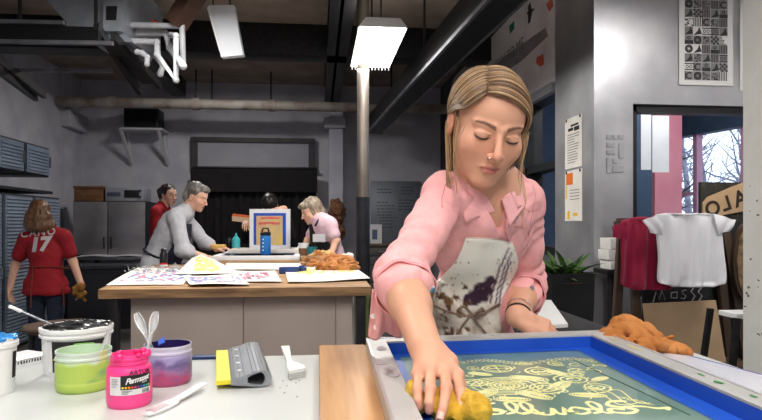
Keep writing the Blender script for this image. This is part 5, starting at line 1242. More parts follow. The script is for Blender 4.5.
# ------------------------------------------------------------------ the printing screen the woman works on
ZF, ZB, ZM = .990, .945, .960
FO = None
def screen():
    global FO
    pa, pb = T(366, 338.5, ZF), T(589, 330.5, ZF)   # far corners
    Wd = .562; uy = (RT * .0485 - FW * .584).normalized(); ux = V(-uy.y, uy.x, 0)
    O = V(pa.x, pa.y, 0); L = .95; R_ = .043; TI = .018
    FO = (O, ux, uy, Wd, L, R_)
    P = lambda u, v, z: O + ux * u + uy * v + UP * (z + TI * u)
    t = thing('screen_frame', 'large silver-framed printing screen with blue tape lying in front of the woman', 'screen', P(Wd / 2, L / 2, ZB))
    al = M('stained aluminium', S(180, 180, 178), S(198, 197, 195), 7, .42, metal=.3, stretch=(1, 1, 1))
    def rail(u0, v0, u1, v1): MB().prism([P(u0, v0, ZB), P(u1, v0, ZB), P(u1, v1, ZB), P(u0, v1, ZB)], UP * (ZF - ZB)).build('rail', al, t)
    rail(0, 0, Wd, R_); rail(0, R_, R_, L); rail(Wd - R_, R_, Wd, L); rail(R_, L - R_, Wd - R_, L)
    lip = MB()
    for (u0, v0, u1, v1) in ((0, 0, Wd, .006), (0, 0, .005, L), (Wd - .005, 0, Wd, L)): lip.prism([P(u0, v0, ZF), P(u1, v0, ZF), P(u1, v1, ZF), P(u0, v1, ZF)], UP * .0015)
    lip.build('edge_lip', M('bright aluminium', S(206, 208, 210), None, rough=.3, metal=.6), t)
    blue = M('blue tape', S(12, 60, 146))
    mesh = M('green emulsion mesh', S(92, 128, 114), S(112, 142, 128), 3, .3, coat=.7, rough2=.38)
    MB().prism([P(R_, R_, ZM - .002), P(Wd - R_, R_, ZM - .002), P(Wd - R_, L - R_, ZM - .002), P(R_, L - R_, ZM - .002)], UP * .002).build('mesh', mesh, t)
    e = .0012; B = .026; zt = ZF - .004
    tp = MB()
    def strip(a0, a1, b0, b1): tp.bm.faces.new([tp.bm.verts.new(x) for x in (a0, a1, b1, b0)])
    r0, r1, v0, v1 = R_ + e, Wd - R_ - e, R_ + e, L - R_ - e
    zz = ZM + .0008
    cs = [(r0, v0), (r1, v0), (r1, v1), (r0, v1)]; ci = [(r0 + B, v0 + B), (r1 - B * 1.6, v0 + B), (r1 - B * 1.6, v1 - B), (r0 + B, v1 - B)]
    for i in range(4):
        a, b = cs[i], cs[(i + 1) % 4]; c_, d_ = ci[i], ci[(i + 1) % 4]
        strip(P(*a, zt), P(*b, zt), P(*a, zz), P(*b, zz)); strip(P(*a, zz), P(*b, zz), P(*c_, zz), P(*d_, zz))
    tp.build('tape_border', blue, t)
    # smudges on the rails
    sm = MB(); r2 = random.Random(21)
    def smear(m, u, v, su, sv, z=ZF + .0009):
        pts = [P(u + su * r2.uniform(.5, 1) * math.cos(k * PI / 4), v + sv * r2.uniform(.5, 1) * math.sin(k * PI / 4), z) for k in range(8)]; m.prism(pts, UP * .0003)
    gm, pm, ym = MB(), MB(), MB()
    smear(gm, Wd - .02, .42, .004, .014); smear(gm, Wd - .022, .47, .007, .012); smear(gm, Wd - .02, .55, .004, .01)
    for _ in range(5): smear(pm, .02 + r2.uniform(-.012, .012), r2.uniform(.1, .4), .014, .03)
    smear(ym, Wd - .018, .10, .01, .03); smear(ym, Wd - .02, .2, .01, .04)
    for _ in range(2): smear(gm, .1 + .2 * r2.random(), .02, .004, .004)
    gm.build('green_smudge', M('green ink stain', S(60, 140, 70)), t, smooth=0)['kind'] = 'stuff'; pm.build('grey_smudge', M('grey ink stain', S(172, 160, 162)), t, smooth=0)['kind'] = 'stuff'; ym.build('yellow_smudge', M('yellowish stain', S(200, 192, 150)), t, smooth=0)
    # ornamental design in pale yellow, read from the far side
    cr = M('pale yellow stencil', S(222, 218, 150), S(232, 230, 176), 30, .5)
    c0 = T(505, 388, ZM); tl = lambda px, py: T(px, py, ZM)
    ds = MB(); zz = ZM + .0004
    def line(pts, r): ds.tube([V(p.x, p.y, zz + TI * (p - O).dot(ux)) for p in pts], r, 5, flat=.25)
    def arc(c, ru, rv, a0, a1, r, rot=0, n=26): line([c + ux * (ru * math.cos(t_) * math.cos(rot) - rv * math.sin(t_) * math.sin(rot)) + uy * (ru * math.cos(t_) * math.sin(rot) + rv * math.sin(t_) * math.cos(rot)) for t_ in [a0 + (a1 - a0) * k / n for k in range(n + 1)]], r)
    def spiral(c, R0, turns, r, a0=0, s=1): line([c + ux * (R0 * (1 - k / 40 * .85) * math.cos(a0 + s * turns * 2 * PI * k / 40)) + uy * (R0 * (1 - k / 40 * .85) * math.sin(a0 + s * turns * 2 * PI * k / 40)) for k in range(41)], r)
    RR = random.Random(77)
    def flower(c, R0, n=8):
        for f_ in (1, .72, .45, .2): arc(c, R0 * f_, R0 * f_, 0, 2 * PI, .0016)
        for k in range(n): a = k * 2 * PI / n; arc(c + (ux * math.cos(a) + uy * math.sin(a)) * R0 * .72, R0 * .26, R0 * .14, 0, 2 * PI, .0012, a)
    def leaf(c, L_, a, n=5):
        for f_ in [k / n for k in range(n)]: arc(c, L_ * (1 - f_ * .8), L_ * .42 * (1 - f_), 0, 2 * PI, .0014, a)
    c = tl(497, 371); arc(c, .030, .028, 0, 2 * PI, .0020); line([c - ux * .03, c + ux * .03], .0015); line([c - uy * .028, c + uy * .028], .0015); arc(c, .021, .019, 0, 2 * PI, .0012)
    for i, (ru, rv) in enumerate(((.012, .012), (.023, .020), (.036, .029), (.050, .038), (.064, .047), (.078, .056))): f = tl(507, 388); arc(f, ru, rv, .1, PI - .1, .0019); arc(f, ru, rv, PI + .1, 2 * PI - .1, .0019)
    flower(tl(507, 388), .03)
    spiral(tl(540, 374), .034, 2.4, .0024, .6); spiral(tl(545, 391), .036, 2.4, .0024, 2, -1); spiral(tl(473, 384), .028, 2.2, .0018); spiral(tl(572, 383), .034, 2.4, .0022, 3); spiral(tl(596, 391), .026, 2, .002, 1, -1); spiral(tl(522, 366), .018, 1.8, .0014); spiral(tl(556, 367), .020, 1.8, .0015, 1); spiral(tl(474, 370), .018, 1.8, .0013)
    leaf(tl(528, 381), .034, .5); leaf(tl(560, 389), .034, 2.3); leaf(tl(484, 396), .036, 2.4); leaf(tl(534, 398), .034, .9); leaf(tl(588, 399), .03, .3); leaf(tl(556, 376), .026, 1.2); leaf(tl(480, 376), .024, .6); leaf(tl(512, 402), .03, .2); leaf(tl(600, 383), .022, 2.6)
    for k in range(60):
        x, y = RR.uniform(466, 606), RR.uniform(367, 402); arc(tl(x, y), RR.uniform(.006, .016), RR.uniform(.005, .012), RR.random() * 6, RR.random() * 6 + 3.8, RR.uniform(.0011, .0018), RR.random() * 3)
    for k in range(34): x = 462 + k * 4.0; p = tl(x, 363.8 - 2.0 * math.sin(k * .3) + (k % 2) * 1.3); arc(p, .006, .006, 0, 2 * PI, .0009)
    for q_ in range(3): line([tl(588 + (58 - 6 * q_) * s_, 390 + 3 * q_ + 16 * s_ + (4 - q_) * math.sin(s_ * 9 + q_)) for s_ in [k / 24 for k in range(25)]], .0016)
    for k in range(8): arc(tl(622 + k * 4, 402 + k), .006, .0035, 0, 5, .0009, k)
    ds.build('ornament', cr, t, smooth=60)
    # brush-script line, upside down as seen from here
    sc = MB()
    def sline(pts, r): sc.tube([V(p.x, p.y, zz + TI * (p - O).dot(ux)) for p in pts], r, 6, flat=.25)
    bx, by = 492, 410
    def glyph(px, py, pts, r0=.0026, r1=.0042):
        c = tl(px, py); n = 4 * (len(pts) - 1) + 1; Q = []
        for k in range(len(pts) - 1):
            p0, p1, p2, p3 = pts[max(k - 1, 0)], pts[k], pts[k + 1], pts[min(k + 2, len(pts) - 1)]
            for f in range(4):
                t_ = f / 4; Q.append([.5 * (2 * p1[a] + (p2[a] - p0[a]) * t_ + (2 * p0[a] - 5 * p1[a] + 4 * p2[a] - p3[a]) * t_ * t_ + (3 * p1[a] - p0[a] - 3 * p2[a] + p3[a]) * t_ ** 3) for a in (0, 1)])
        Q.append(pts[-1]); W_ = [c + ux * q[0] * .032 + uy * q[1] * .032 for q in Q]
        rs = [r0 + (r1 - r0) * abs(math.sin(k * .55)) for k in range(len(W_))]; sline(W_, rs)
    loop = [(-.5, .8), (0, .5), (.35, -.4), (.2, -1.0), (-.1, -.8), (-.1, .2), (.2, .8), (.6, .7)]
    glyph(492, 411, [(.4, -.9), (-.3, -.7), (-.1, -.1), (.4, .2), (.2, .8), (-.5, .7), (-.3, .2), (.6, .5)]); glyph(512, 411, loop); glyph(527, 411.5, loop)
    glyph(545, 413, [(-.5, -.2), (-.4, .6), (.1, .7), (.4, -.2), (.4, .5), (.7, .7), (1.0, -.2), (1.0, .6), (1.4, .6)])
    glyph(577, 413, [(.4, -.1), (-.1, -.3), (-.4, .2), (-.1, .7), (.4, .5), (.4, 0), (.1, -.2), (.7, .1), (1.0, 0)]); glyph(596, 412, loop)
    glyph(618, 412, [(.9, -.9), (.1, -1.0), (-.3, -.4), (.3, .0), (.7, .5), (.1, .9), (-.6, .6), (-.4, .1), (.2, .3)], .003, .005); glyph(640, 414, [(-.6, -.5), (.3, -.4), (.9, .0), (1.5, -.1), (1.2, .3)])
    sc.build('script_lettering', cr, t, smooth=60)
    # wing nut at the near right corner
    p = P(Wd - .02, .60, ZF); kn = MB().ball(p + UP * .005, (.012, .012, .007)); kn.build('bolt', M('bright aluminium'), t)
    # thin pencil line along the right
    sc2 = MB(); sc2.tube([V(q.x, q.y, zz + TI * (q - O).dot(ux)) for q in (tl(571, 362), tl(600, 377), tl(650, 401), tl(690, 421))], .0007, 5); sc2.build('ruled_line', M('dark emulsion edge', S(46, 72, 64)), t)
screen()
def rag_front():
    m = M('rust chamois cloth', S(178, 112, 56), S(200, 134, 74), 16, .95, bump=.5, bscale=160, bdist=.002)
    Z = ZF + .002; B = lambda px, py, dz=0, D=None: T(px, py, Z) + UP * dz
    c = T(645, 352, Z)
    W2 = lambda px, py, D: W(px, py, D)
    D0 = 1.36
    pr = []
    def fold(pts, r, k=.013):
        for a, b in zip(pts, pts[1:]): pr.append(cap(W2(*a), W2(*b), r, r * .9, k=k))
    fold([(609, 334, 1.42), (618, 324, 1.44), (630, 322, 1.45), (645, 327, 1.43), (655, 335, 1.41)], .017)
    fold([(612, 338, 1.38), (622, 330, 1.38), (634, 328, 1.39)], .018)
    fold([(630, 326, 1.42), (640, 333, 1.38), (646, 340, 1.36)], .014)
    fold([(622, 340, 1.36), (632, 345, 1.34), (642, 350, 1.33), (655, 352, 1.33)], .008, .014)
    fold([(632, 338, 1.355), (645, 345, 1.34), (660, 347, 1.34)], .011, .014)
    fold([(648, 336, 1.42), (660, 336, 1.42), (672, 342, 1.40), (684, 350, 1.37), (689, 353, 1.36)], .010, .008)
    fold([(655, 344, 1.37), (668, 348, 1.36), (680, 352, 1.35)], .010, .006)
    fold([(658, 350, 1.35), (670, 351, 1.36), (688, 353, 1.36)], .006, .006)
    fold([(640, 343, 1.40), (660, 345, 1.40), (676, 350, 1.38)], .012, .01)
    pr.append(ell(W2(628, 338, 1.40), (.035, .03, .022), None, .02)); pr.append(ell(W2(655, 346, 1.37), (.045, .025, .012), None, .02))
    ck = crease(.014, 22, 4, (1.2, 1, 1), .5)
    def disp(P): 
        return ck(P) + .002 * np.sin(P[..., 0] * 150 + 60 * P[..., 1] + 3 * vnoise(P * 25, 2))
    lowest = min(min(p[1][2] - p[3], p[2][2] - p[4]) for p in pr if p[0] == "cap")
    sh = TZ + .001 - lowest
    o = blob('rag', pr, .0028, m, None, c, disp=disp, dmax=.018, smooth=1); tag(o, 'large rust-orange rag heaped on the right rail of the big screen', 'rag')
    # support under it: second white screen beside the big one
rag_front()
def side_screen():
    O, ux, uy, Wd, L, R_ = FO
    P = lambda u, v, z: O + ux * (Wd + u) + uy * v + UP * z
    t = thing('white_board', 'white board lying on the table along the right side of the big screen', 'board', P(.1, .3, TZ))
    a = T(691, 356, .965); b = T(775, 378, .965)
    pts = [P(.006, .0, TZ), V(a.x, a.y, TZ), V(b.x, b.y, TZ), P(.30, .75, TZ), P(.006, .75, TZ)]
    MB().prism(pts, UP * .035).build('board', M('glossy white board', S(204, 204, 214), S(212, 212, 222), 4, .25), t)
    MB().prism([V(a.x, a.y, TZ + .030) , V(b.x, b.y, TZ + .030), V(b.x, b.y, TZ + .0362) - RT * .004, V(a.x, a.y, TZ + .0362) - RT * .004], UP * .0006).build('blue_edge', M('pale blue edge', S(130, 140, 200)), t)
side_screen()
# ================================================================== people
skin_m = M('skin', (1, 1, 1), attr=True, rough=.45, sss=.12, spec=.4)
hair_m = M('hair', (1, 1, 1), attr=True, rough=.42, spec=.5)
def basis(yaw=0, pitch=0, roll=0):
    B = Matrix((RT, FW, UP)).transposed()
    return B @ Matrix.Rotation(math.radians(yaw), 3, 'Z') @ Matrix.Rotation(math.radians(pitch), 3, 'X') @ Matrix.Rotation(math.radians(roll), 3, 'Y')
class Head:
    def __init__(s, c, R, sc=1.0): s.c = Vector(c); s.R = R; s.s = sc; s.Rn = np.array(R)
    def p(s, x, y, z): return s.c + s.R @ (Vector((x, y, z)) * s.s)
    def loc(s, P): return ((np.asarray(P) - np.array(s.c)) @ s.Rn) / s.s
    def prims(h, detail=True):
        s = h.s; p = h.p; E = lambda c, r, k=.012, op='u': ell(p(*c), tuple(np.array(r) * s), h.Rn, k * s, op); C = lambda a, b, ra, rb=None, k=.006, op='u': cap(p(*a), p(*b), ra * s, (ra if rb is None else rb) * s, k * s, op)
        o = [E((0, .022, .030), (.074, .094, .077)), E((0, -.03, .035), (.061, .052, .055), .02), E((0, -.030, -.03), (.059, .056, .072), .02), E((0, -.030, -.064), (.050, .051, .044), .025), E((0, -.068, -.098), (.024, .017, .0145), .022)]
        for q in (-1, 1):
            o += [E((q * .042, -.052, -.026), (.023, .027, .026), .02), C((q * .012, -.081, .020), (q * .046, -.064, .022), .007, .006, .010)]
        for q in (-1, 1):
            if detail: o.append(E((q * .031, -.100, .001), (.020, .017, .0115), .012, 's'))
        o += [C((0, -.082, .014), (0, -.106, -.026), .0062, .0085, .010), E((0, -.1085, -.031), (.0095, .009, .0085), .006)]
        for q in (-1, 1): o += [E((q * .0115, -.098, -.034), (.0072, .008, .0068), .005)]
        if detail:
            for q in (-1, 1): o += [E((q * .031, -.0715, .000), (.0155, .0125, .0125), .0025), C((q * .018, -.0835, .0055), (q * .045, -.0745, .0035), .0022, .0016, .004), E((q * .0058, -.105, -.0425), (.0035, .006, .003), .002, 's')]
        o += [C((-.002, -.0915, -.0570), (-.019, -.0830, -.0622), .0045, .0022, .006), C((.002, -.0915, -.0570), (.019, -.0830, -.0622), .0045, .0022, .006), C((-.008, -.0885, -.0685), (.008, -.0885, -.0685), .0056, .0056, .007)]
        if detail: o.append(C((-.020, -.0880, -.0630), (0, -.0975, -.0624), .0010, .0014, .002, 's')); o.append(C((.020, -.0880, -.0630), (0, -.0975, -.0624), .0010, .0014, .002, 's'))
        for q in (-1, 1):
            o += [E((q * .0745, .014, -.010), (.0075, .017, .029), .004), E((q * .082, .008, -.008), (.006, .009, .015), .003, 's')]
        return o
    def colour(h, P, skin, lips, brow, blush=.25):
        L = h.loc(P); n = len(P); col = np.tile(np.array(skin), (n, 1)).astype(float)
        x, y, z = L[:, 0], L[:, 1], L[:, 2]; ax = np.abs(x); front = y < -.03
        def g(d): return np.clip(1 - d, 0, 1)[:, None]
        b = np.array([.86, .52, .50])
        for (cx, cz, r) in ((.043, -.03, .026), (.0, -.034, .018), (.0, -.1, .015)):
            t = np.exp(-(((ax - cx) ** 2 + (z - cz) ** 2) / r ** 2))[:, None] * blush * front[:, None]; col = col * (1 - t) + col * b * t
        # ears a little redder
        t = (np.exp(-(((ax - .078) / .01) ** 2)) * (np.abs(z + .01) < .035) * (y > -.01))[:, None] * blush; col = col * (1 - t) + col * b * t
        upb = -.0545 - .0028 * np.exp(-(ax / .004) ** 2) - .0075 * (ax / .021) ** 2; lob = -.0740 + .0095 * (ax / .019) ** 2
        t = np.clip((upb - z) / .0012, 0, 1) * np.clip((z - lob) / .0016, 0, 1) * (ax < .0205) * (y < -.07); t = (t * .8)[:, None]; col = col * (1 - t) + np.array(lips) * t
        mth = np.exp(-(((z + .0628) / .0016) ** 2)) * (ax < .0215) * (y < -.075); col *= (1 - .55 * mth)[:, None]
        bz = .0195 + .0055 * np.sin(np.clip((ax - .012) / .038, 0, 1) * PI * .75) ; hw = .0050 - .0026 * np.clip((ax - .014) / .036, 0, 1)
        t = np.clip((hw - np.abs(z - bz)) / .0015, 0, 1) * (ax > .011) * (ax < .051) * front; t = (t * (.85 + .15 * vnoise(L * 900, 5)))[:, None]; col = col * (1 - t) + np.array(brow) * t
        # lash line on the lowered lids and a soft crease above
        lz = -.0062 + .0042 * ((ax - .031) / .0155) ** 2; t = np.exp(-(((z - lz) / .0016) ** 2)) * (np.abs(ax - .031) < .0165) * front; col *= (1 - .80 * t)[:, None]
        cz = .0062 - .004 * ((ax - .031) / .0155) ** 2; t = np.exp(-(((z - cz) / .0013) ** 2)) * (np.abs(ax - .031) < .016) * front; col *= (1 - .25 * t)[:, None]
        return col
def hand_prims(wr, d, n, t, s=1.0, curl=(.35, .45, .3), spread=.06, thumb=(.75, .6, -.35)):
    """wr wrist, d where the fingers point, n out of the back of the hand, t towards the thumb"""
    wr, d, n = Vector(wr), Vector(d).normalized(), Vector(n); n = (n - d * n.dot(d)).normalized(); t = Vector(t); t = (t - d * t.dot(d) - n * t.dot(n)).normalized()
    R = np.array(Matrix((t, d, n)).transposed()); o = [rbox(wr + d * .050 * s, np.array((.037, .046, .0125)) * s, R, .011 * s, .012), cap(wr - d * .01 * s, wr + d * .03 * s, .024 * s, .025 * s, .015)]
    for i in range(4):
        b = wr + (d * (.088 - (.004, 0, .004, .014)[i]) + t * (.029 - .0192 * i)) * s; a = 0; p = b; fd = (d + t * spread * (1.5 - i)).normalized()
        for j, L in enumerate(((.040, .026, .021), (.045, .029, .022), (.041, .027, .021), (.032, .020, .018))[i]):
            a += curl[j] * (1 + .08 * i); q = p + (fd * math.cos(a) - n * math.sin(a)) * L * s; r = (.0088 - .0009 * j - (.001 if i == 3 else 0)) * s
            o.append(cap(p, q, r, r - .0008 * s, k=.003)); p = q
    b = wr + (d * .022 + t * .026 - n * .004) * s; f = (d * thumb[0] + t * thumb[1] + n * thumb[2]).normalized(); m_ = b + f * .042 * s; e = m_ + (f * .8 + d * .4).normalized() * .032 * s
    o += [cap(b, m_, .0135 * s, .0105 * s, .012), cap(m_, e, .0102 * s, .0082 * s, .003), cap(e, e + (f * .6 + d * .6).normalized() * .014 * s, .0082 * s, .0066 * s, .003)]
    return o
def torso_prims(pel, chest, neck, sl, sr, w=1.0, depth=1.0):
    pel, chest, neck, sl, sr = map(Vector, (pel, chest, neck, sl, sr))
    x = (sl - sr).normalized(); u = (chest - pel).normalized(); x1 = (x - u * x.dot(u)).normalized(); y1 = x1.cross(u); R = np.array(Matrix((x1, y1, u)).transposed())
    o = [ell(chest + u * .02, (.150 * w, .105 * depth, .175), R, .05), ell(pel.lerp(chest, .45), (.128 * w, .100 * depth, .15), R, .05), ell(pel, (.155 * w, .112 * depth, .125), R, .05)]
    for q in (sl, sr): o.append(cap(q, neck.lerp(q, .25) - u * .02, .052 * w, .056, .04))
    return o
def limb(a, b, c, ra, rb, rc, k=.02): return [cap(a, b, ra, rb, k), cap(b, c, rb * .97, rc, k)]
def strands(name, items, parent, mat=None, n=4):
    """items: (points Nx3, radius, rgb)"""
    VP, VQ, VC = [], [], []; off = 0
    for (pts, r, c) in items:
        P = np.asarray(pts, float); m = len(P); d = np.gradient(P, axis=0); d /= np.linalg.norm(d, axis=1)[:, None] + 1e-9
        a = np.array([.3, .2, .93]); u = np.cross(d, a); u /= np.linalg.norm(u, axis=1)[:, None] + 1e-9; v = np.cross(d, u); tt = np.linspace(0, 1, m)
        rr = r * np.clip(np.minimum(tt * 6 + .35, (1 - tt) * 5 + .12), 0, 1)
        ring = np.stack([P + (u * math.cos(2 * PI * k / n) + v * math.sin(2 * PI * k / n)) * rr[:, None] for k in range(n)], 1); VP.append(ring.reshape(-1, 3))
        i, k = np.meshgrid(np.arange(m - 1), np.arange(n), indexing='ij'); A = off + i * n + k; Bq = off + i * n + (k + 1) % n
        VQ.append(np.stack([A, Bq, Bq + n, A + n], -1).reshape(-1, 4)); VC.append(np.tile(np.array(c), (m * n, 1))); off += m * n
    me = mesh_from(name, np.concatenate(VP), np.concatenate(VQ), np.concatenate(VC)); return link_mesh(name, me, mat or hair_m, parent, None, 180)
def cloth_noise(a1=.004, f1=18, a2=.0018, f2=46, seed=1, st=(1, 1, 1)):
    st = np.array(st); return lambda P: a1 * vnoise(P * st * f1, seed) + a2 * vnoise(P * st * f2, seed + 3) + a1 * .8 * (np.abs(vnoise(P * st * f1 * .7, seed + 7)) - .3)
SK = S(226, 178, 152)
# ------------------------------------------------------------------ the woman at the screen
def main_woman():
    c = RT * .236 + FW * 1.335 + UP * 1.474
    H = Head(c, basis(7, 27, 8), 1.06)
    pel = W(470, 352, 1.74); chest = W(482, 232, 1.53); neck = W(487, 201, 1.44)
    sr, sl = W(445, 195, 1.41), W(522, 200, 1.54)
    er, el_ = W(401, 277, 1.225), W(527, 284, 1.66)
    wrr, wrl = W(425, 347, 1.005), W(518, 317, 1.50)
    feet = V(pel.x, pel.y, 0)
    root = thing('person', 'woman in a pink shirt and stained apron leaning over the screen with a sponge', 'person', feet)
    skin, lips, brow = S(219, 164, 136), S(200, 108, 104), S(84, 56, 40)
    o = H.prims() + [cap(H.p(0, .03, -.05), neck + FW * .02, .054, .056, .03), cap(neck, chest, .06, .08, .04)]
    o += torso_prims(pel, chest, neck, sl, sr, .92, .95)
    o += limb(sr, er, wrr, .044, .041, .0285) + limb(sl, el_, wrl, .042, .039, .0275)
    o.append(cap(er.lerp(wrr, .15), er.lerp(wrr, .45), .040, .038, .02)); o.append(cap(el_.lerp(wrl, .15), el_.lerp(wrl, .45), .039, .036, .02))
    # right hand pressing the sponge: wrist, knuckles, bent fingers
    K = [W(457, 376, .962), W(445, 372, .957), W(430, 372, .955), W(418, 375, .957)]
    Pj = [W(460, 393, .918), W(446.5, 388, .905), W(430.5, 389, .905), W(417.5, 390, .915)]
    Tj = [W(461.5, 411, .893), W(443, 408, .882), W(429, 403, .888), W(418, 401, .902)]
    Ej = [W(464, 421, .882), W(439.5, 420, .873), W(429, 411, .886), W(419, 408, .9)]
    fr = (.0078, .0083, .0079, .0069)
    for i in range(4):
        o += [cap(wrr.lerp(K[i], .25), K[i], .015, .0112 if i < 3 else .0102, .012), cap(K[i], Pj[i], fr[i] * 1.12, fr[i] * 1.06, .004), cap(Pj[i], Tj[i], fr[i] * 1.04, fr[i] * .94, .002), cap(Tj[i], Ej[i], fr[i] * .94, fr[i] * .80, .002)]
        o += [ell(K[i] + UP * .002, .0115 if i < 3 else .010, None, .006), ell(Pj[i] + UP * .001, fr[i] * 1.12, None, .004)]
    o.append(cap(wrr.lerp(K[1], .35), wrr.lerp(K[2], .8), .022, .018, .015))
    th0, th1, th2 = W(448, 362, .99), W(460, 384, .992), W(462, 398, .965)
    o += [cap(wrr.lerp(th0, .6), th0, .018, .016, .014), cap(th0, th1, .0145, .0105, .008), cap(th1, th2, .0102, .0078, .003)]
    # left hand resting on the far rail of the frame
    hd = (W(552, 331, 1.475) - W(522, 319, 1.49)).normalized()
    o += hand_prims(wrl, hd, (UP * .9 - FW * .45), -FW - UP * .2, .86, (.25, .5, .35), .05, (.9, .35, -.2))
    hipr, hipl = pel + (sr - sl).normalized() * .085 - UP * .03, pel + (sl - sr).normalized() * .085 - UP * .03
    for hp in (hipr, hipl):
        o += [cap(hp, V(hp.x, hp.y - .01, .47), .085, .055, .03), cap(V(hp.x, hp.y - .01, .47), V(hp.x, hp.y + .03, .08), .054, .036, .02), cap(V(hp.x, hp.y + .03, .05), V(hp.x, hp.y - .14, .03), .034, .028, .02)]
    def col(P):
        cc = H.colour(P, skin, lips, brow, .3); d = np.linalg.norm(P - np.array(c), axis=1); far = d > .2
        base = np.array(skin) * (1 + .05 * vnoise(P * 30, 2))[:, None]
        red = np.zeros(len(P))
        for q in K + Pj + Ej: red += np.exp(-((np.linalg.norm(P - np.array(q), axis=1) / .012) ** 2))
        red = np.clip(red, 0, 1)[:, None] * .35; base = base * (1 - red) + base * np.array([.92, .62, .58]) * red
        cc[far] = base[far]; return cc
    body = blob('body', o, .0024, skin_m, root, smooth=1, colfn=col)
    # nails
    nm = M('finger nail', S(232, 186, 172), None, rough=.25)
    for i in (0, 1):
        d = (Ej[i] - Tj[i]).normalized(); up = (-FW * .9 + UP * .45); up = (up - d * up.dot(d)).normalized(); sx = d.cross(up); q = Tj[i].lerp(Ej[i], .75) + up * fr[i] * .62
        MB().sheet(lambda u, v: q + d * (u - .5) * .011 + sx * (v - .5) * .0095 + up * .0028 * math.cos((v - .5) * 2.4), 6, 6, .001).build('finger_nail', nm, body, smooth=180)
    # lashes
    lm = M('eyelash', S(34, 24, 22))
    for q in (-1, 1):
        pts = []
        for k in range(13):
            a = math.radians(-68 + 136 * k / 12); pts.append(H.p(q * .031 + .0150 * math.sin(a), -.0712 - .0125 * math.cos(a) * .94, -.0058 + .0038 * abs(math.sin(a)) ** 2))
        MB().tube(pts, [.0009] + [.0020] * 11 + [.0009], 6).build('eyelashes', lm, root)
    rg = H.p(.0165 * -1, -.1035, -.0365)
    MB().tube([H.p(-.0150 - .0036 * math.sin(k * .5) * .6, -.1035 - .0024 * math.cos(k * .5), -.0375 + .0034 * math.cos(k * .5)) for k in range(13)], .0006, 6).build('nose_ring', M('silver', S(210, 210, 214), None, rough=.2, metal=1), root)
    # ---------------- pink shirt
    pink = M('pink denim', (1, 1, 1), S(244, 244, 244), 200, .85, attr=True, bump=.15, bscale=420, bdist=.0004, lo=.3, hi=.7)
    PK = np.array(S(248, 180, 180))
    sp = torso_prims(pel, chest, neck, sl, sr, .95, 1.02)
    sp += [cap(sr, sr.lerp(er, .5), .049, .047, .02), cap(sr.lerp(er, .5), er, .047, .051, .02), cap(er, er.lerp(wrr, .15), .051, .052, .015),
           cap(sl, sl.lerp(el_, .5), .050, .049, .02), cap(sl.lerp(el_, .5), el_, .049, .050, .02), cap(el_, el_.lerp(wrl, .26), .050, .049, .015)]
    sp += [cap(neck + UP * .01, neck - UP * .03, .054, .07, .02), cap(sr, neck, .050, .055, .02), cap(sl, neck, .050, .055, .02)]
    # cuffs
    dr = (wrr - er).normalized(); dl = (wrl - el_).normalized()
    sp += [cap(er.lerp(wrr, .02), er.lerp(wrr, .17), .0570, .0570, .004), cap(el_.lerp(wrl, .12), el_.lerp(wrl, .32), .0550, .0535, .004)]
    sp += [cap(W(490, 186, dd - .03), W(502, 237, dd + .015), .034, .006, .006, 's') for dd in (1.26, 1.30, 1.34, 1.38)]
    # cut the cuffs flat
    cu = er.lerp(wrr, .34); 
    base = cloth_noise(.0022, 12, .0004, 40, 5)
    An = np.array; ck1 = crease(.0085, 6.5, 21, (1.4, 1.4, .7), .5); ck2 = crease(.0034, 15, 33, (1.2, 1, .7), .5)
    def disp(P):
        d = base(P) + ck1(P) + ck2(P)
        for (a, b, amp, ph) in ((sr, er, .0034, 0), (sl, el_, .0034, 2)):
            a_, b_ = An(a), An(b); ax = b_ - a_; L = np.linalg.norm(ax); ax /= L; t = (P - a_) @ ax; r = np.linalg.norm((P - a_) - t[..., None] * ax, axis=-1)
            w_ = np.exp(-(((t - L * .95) / .11) ** 2)) + .45 * np.exp(-(((t - .02) / .09) ** 2)); w_ = w_ * (r < .11)
            d = d + amp * w_ * np.sin(t * 130 + ph + 5 * vnoise(P * 14, 6) + 40 * (P[..., 0] - a_[0]))
        return d
    seam = lambda P: np.zeros(len(P))
    def scol(P):
        n = 1 + .05 * vnoise(P * 40, 3) + .04 * vnoise(P * 120, 6); return PK * n[:, None]
    shirt = blob('shirt', sp, .0032, pink, root, disp=disp, dmax=.02, smooth=1, colfn=scol)
    # ray helper onto the shirt for collar, apron and buttons
    from mathutils.bvhtree import BVHTree
    me = shirt.data; off = ORIG[shirt]; bv = BVHTree.FromPolygons([v.co + off for v in me.vertices], [tuple(p.vertices) for p in me.polygons])
    camp = V(0, 0, CZ)
    def hit(px, py, lift=0, dflt=1.5):
        d = ray(px, py).normalized(); h = bv.ray_cast(camp, d)
        return (h[0] if h[0] is not None else W(px, py, dflt)) - d * lift
    pk2 = M('pink denim trim', S(249, 186, 186), S(245, 176, 178), 200, .85, bump=.15, bscale=300, bdist=.0004)
    def flap(nm, P, lift=.006, bulge=.006, nu=10, nv=10, th=.004):
        A = [hit(*q[:2], lift + (q[2] if len(q) > 2 else 0)) for q in P]
        cc = camp
        def fn(u, v):
            p = (A[0] * (1 - u) + A[1] * u) * (1 - v) + (A[3] * (1 - u) + A[2] * u) * v
            return p - (p - camp).normalized() * bulge * math.sin(PI * u) * math.sin(PI * v) 
        return MB().sheet(fn, nu, nv, th).build(nm, pk2, shirt, smooth=180)
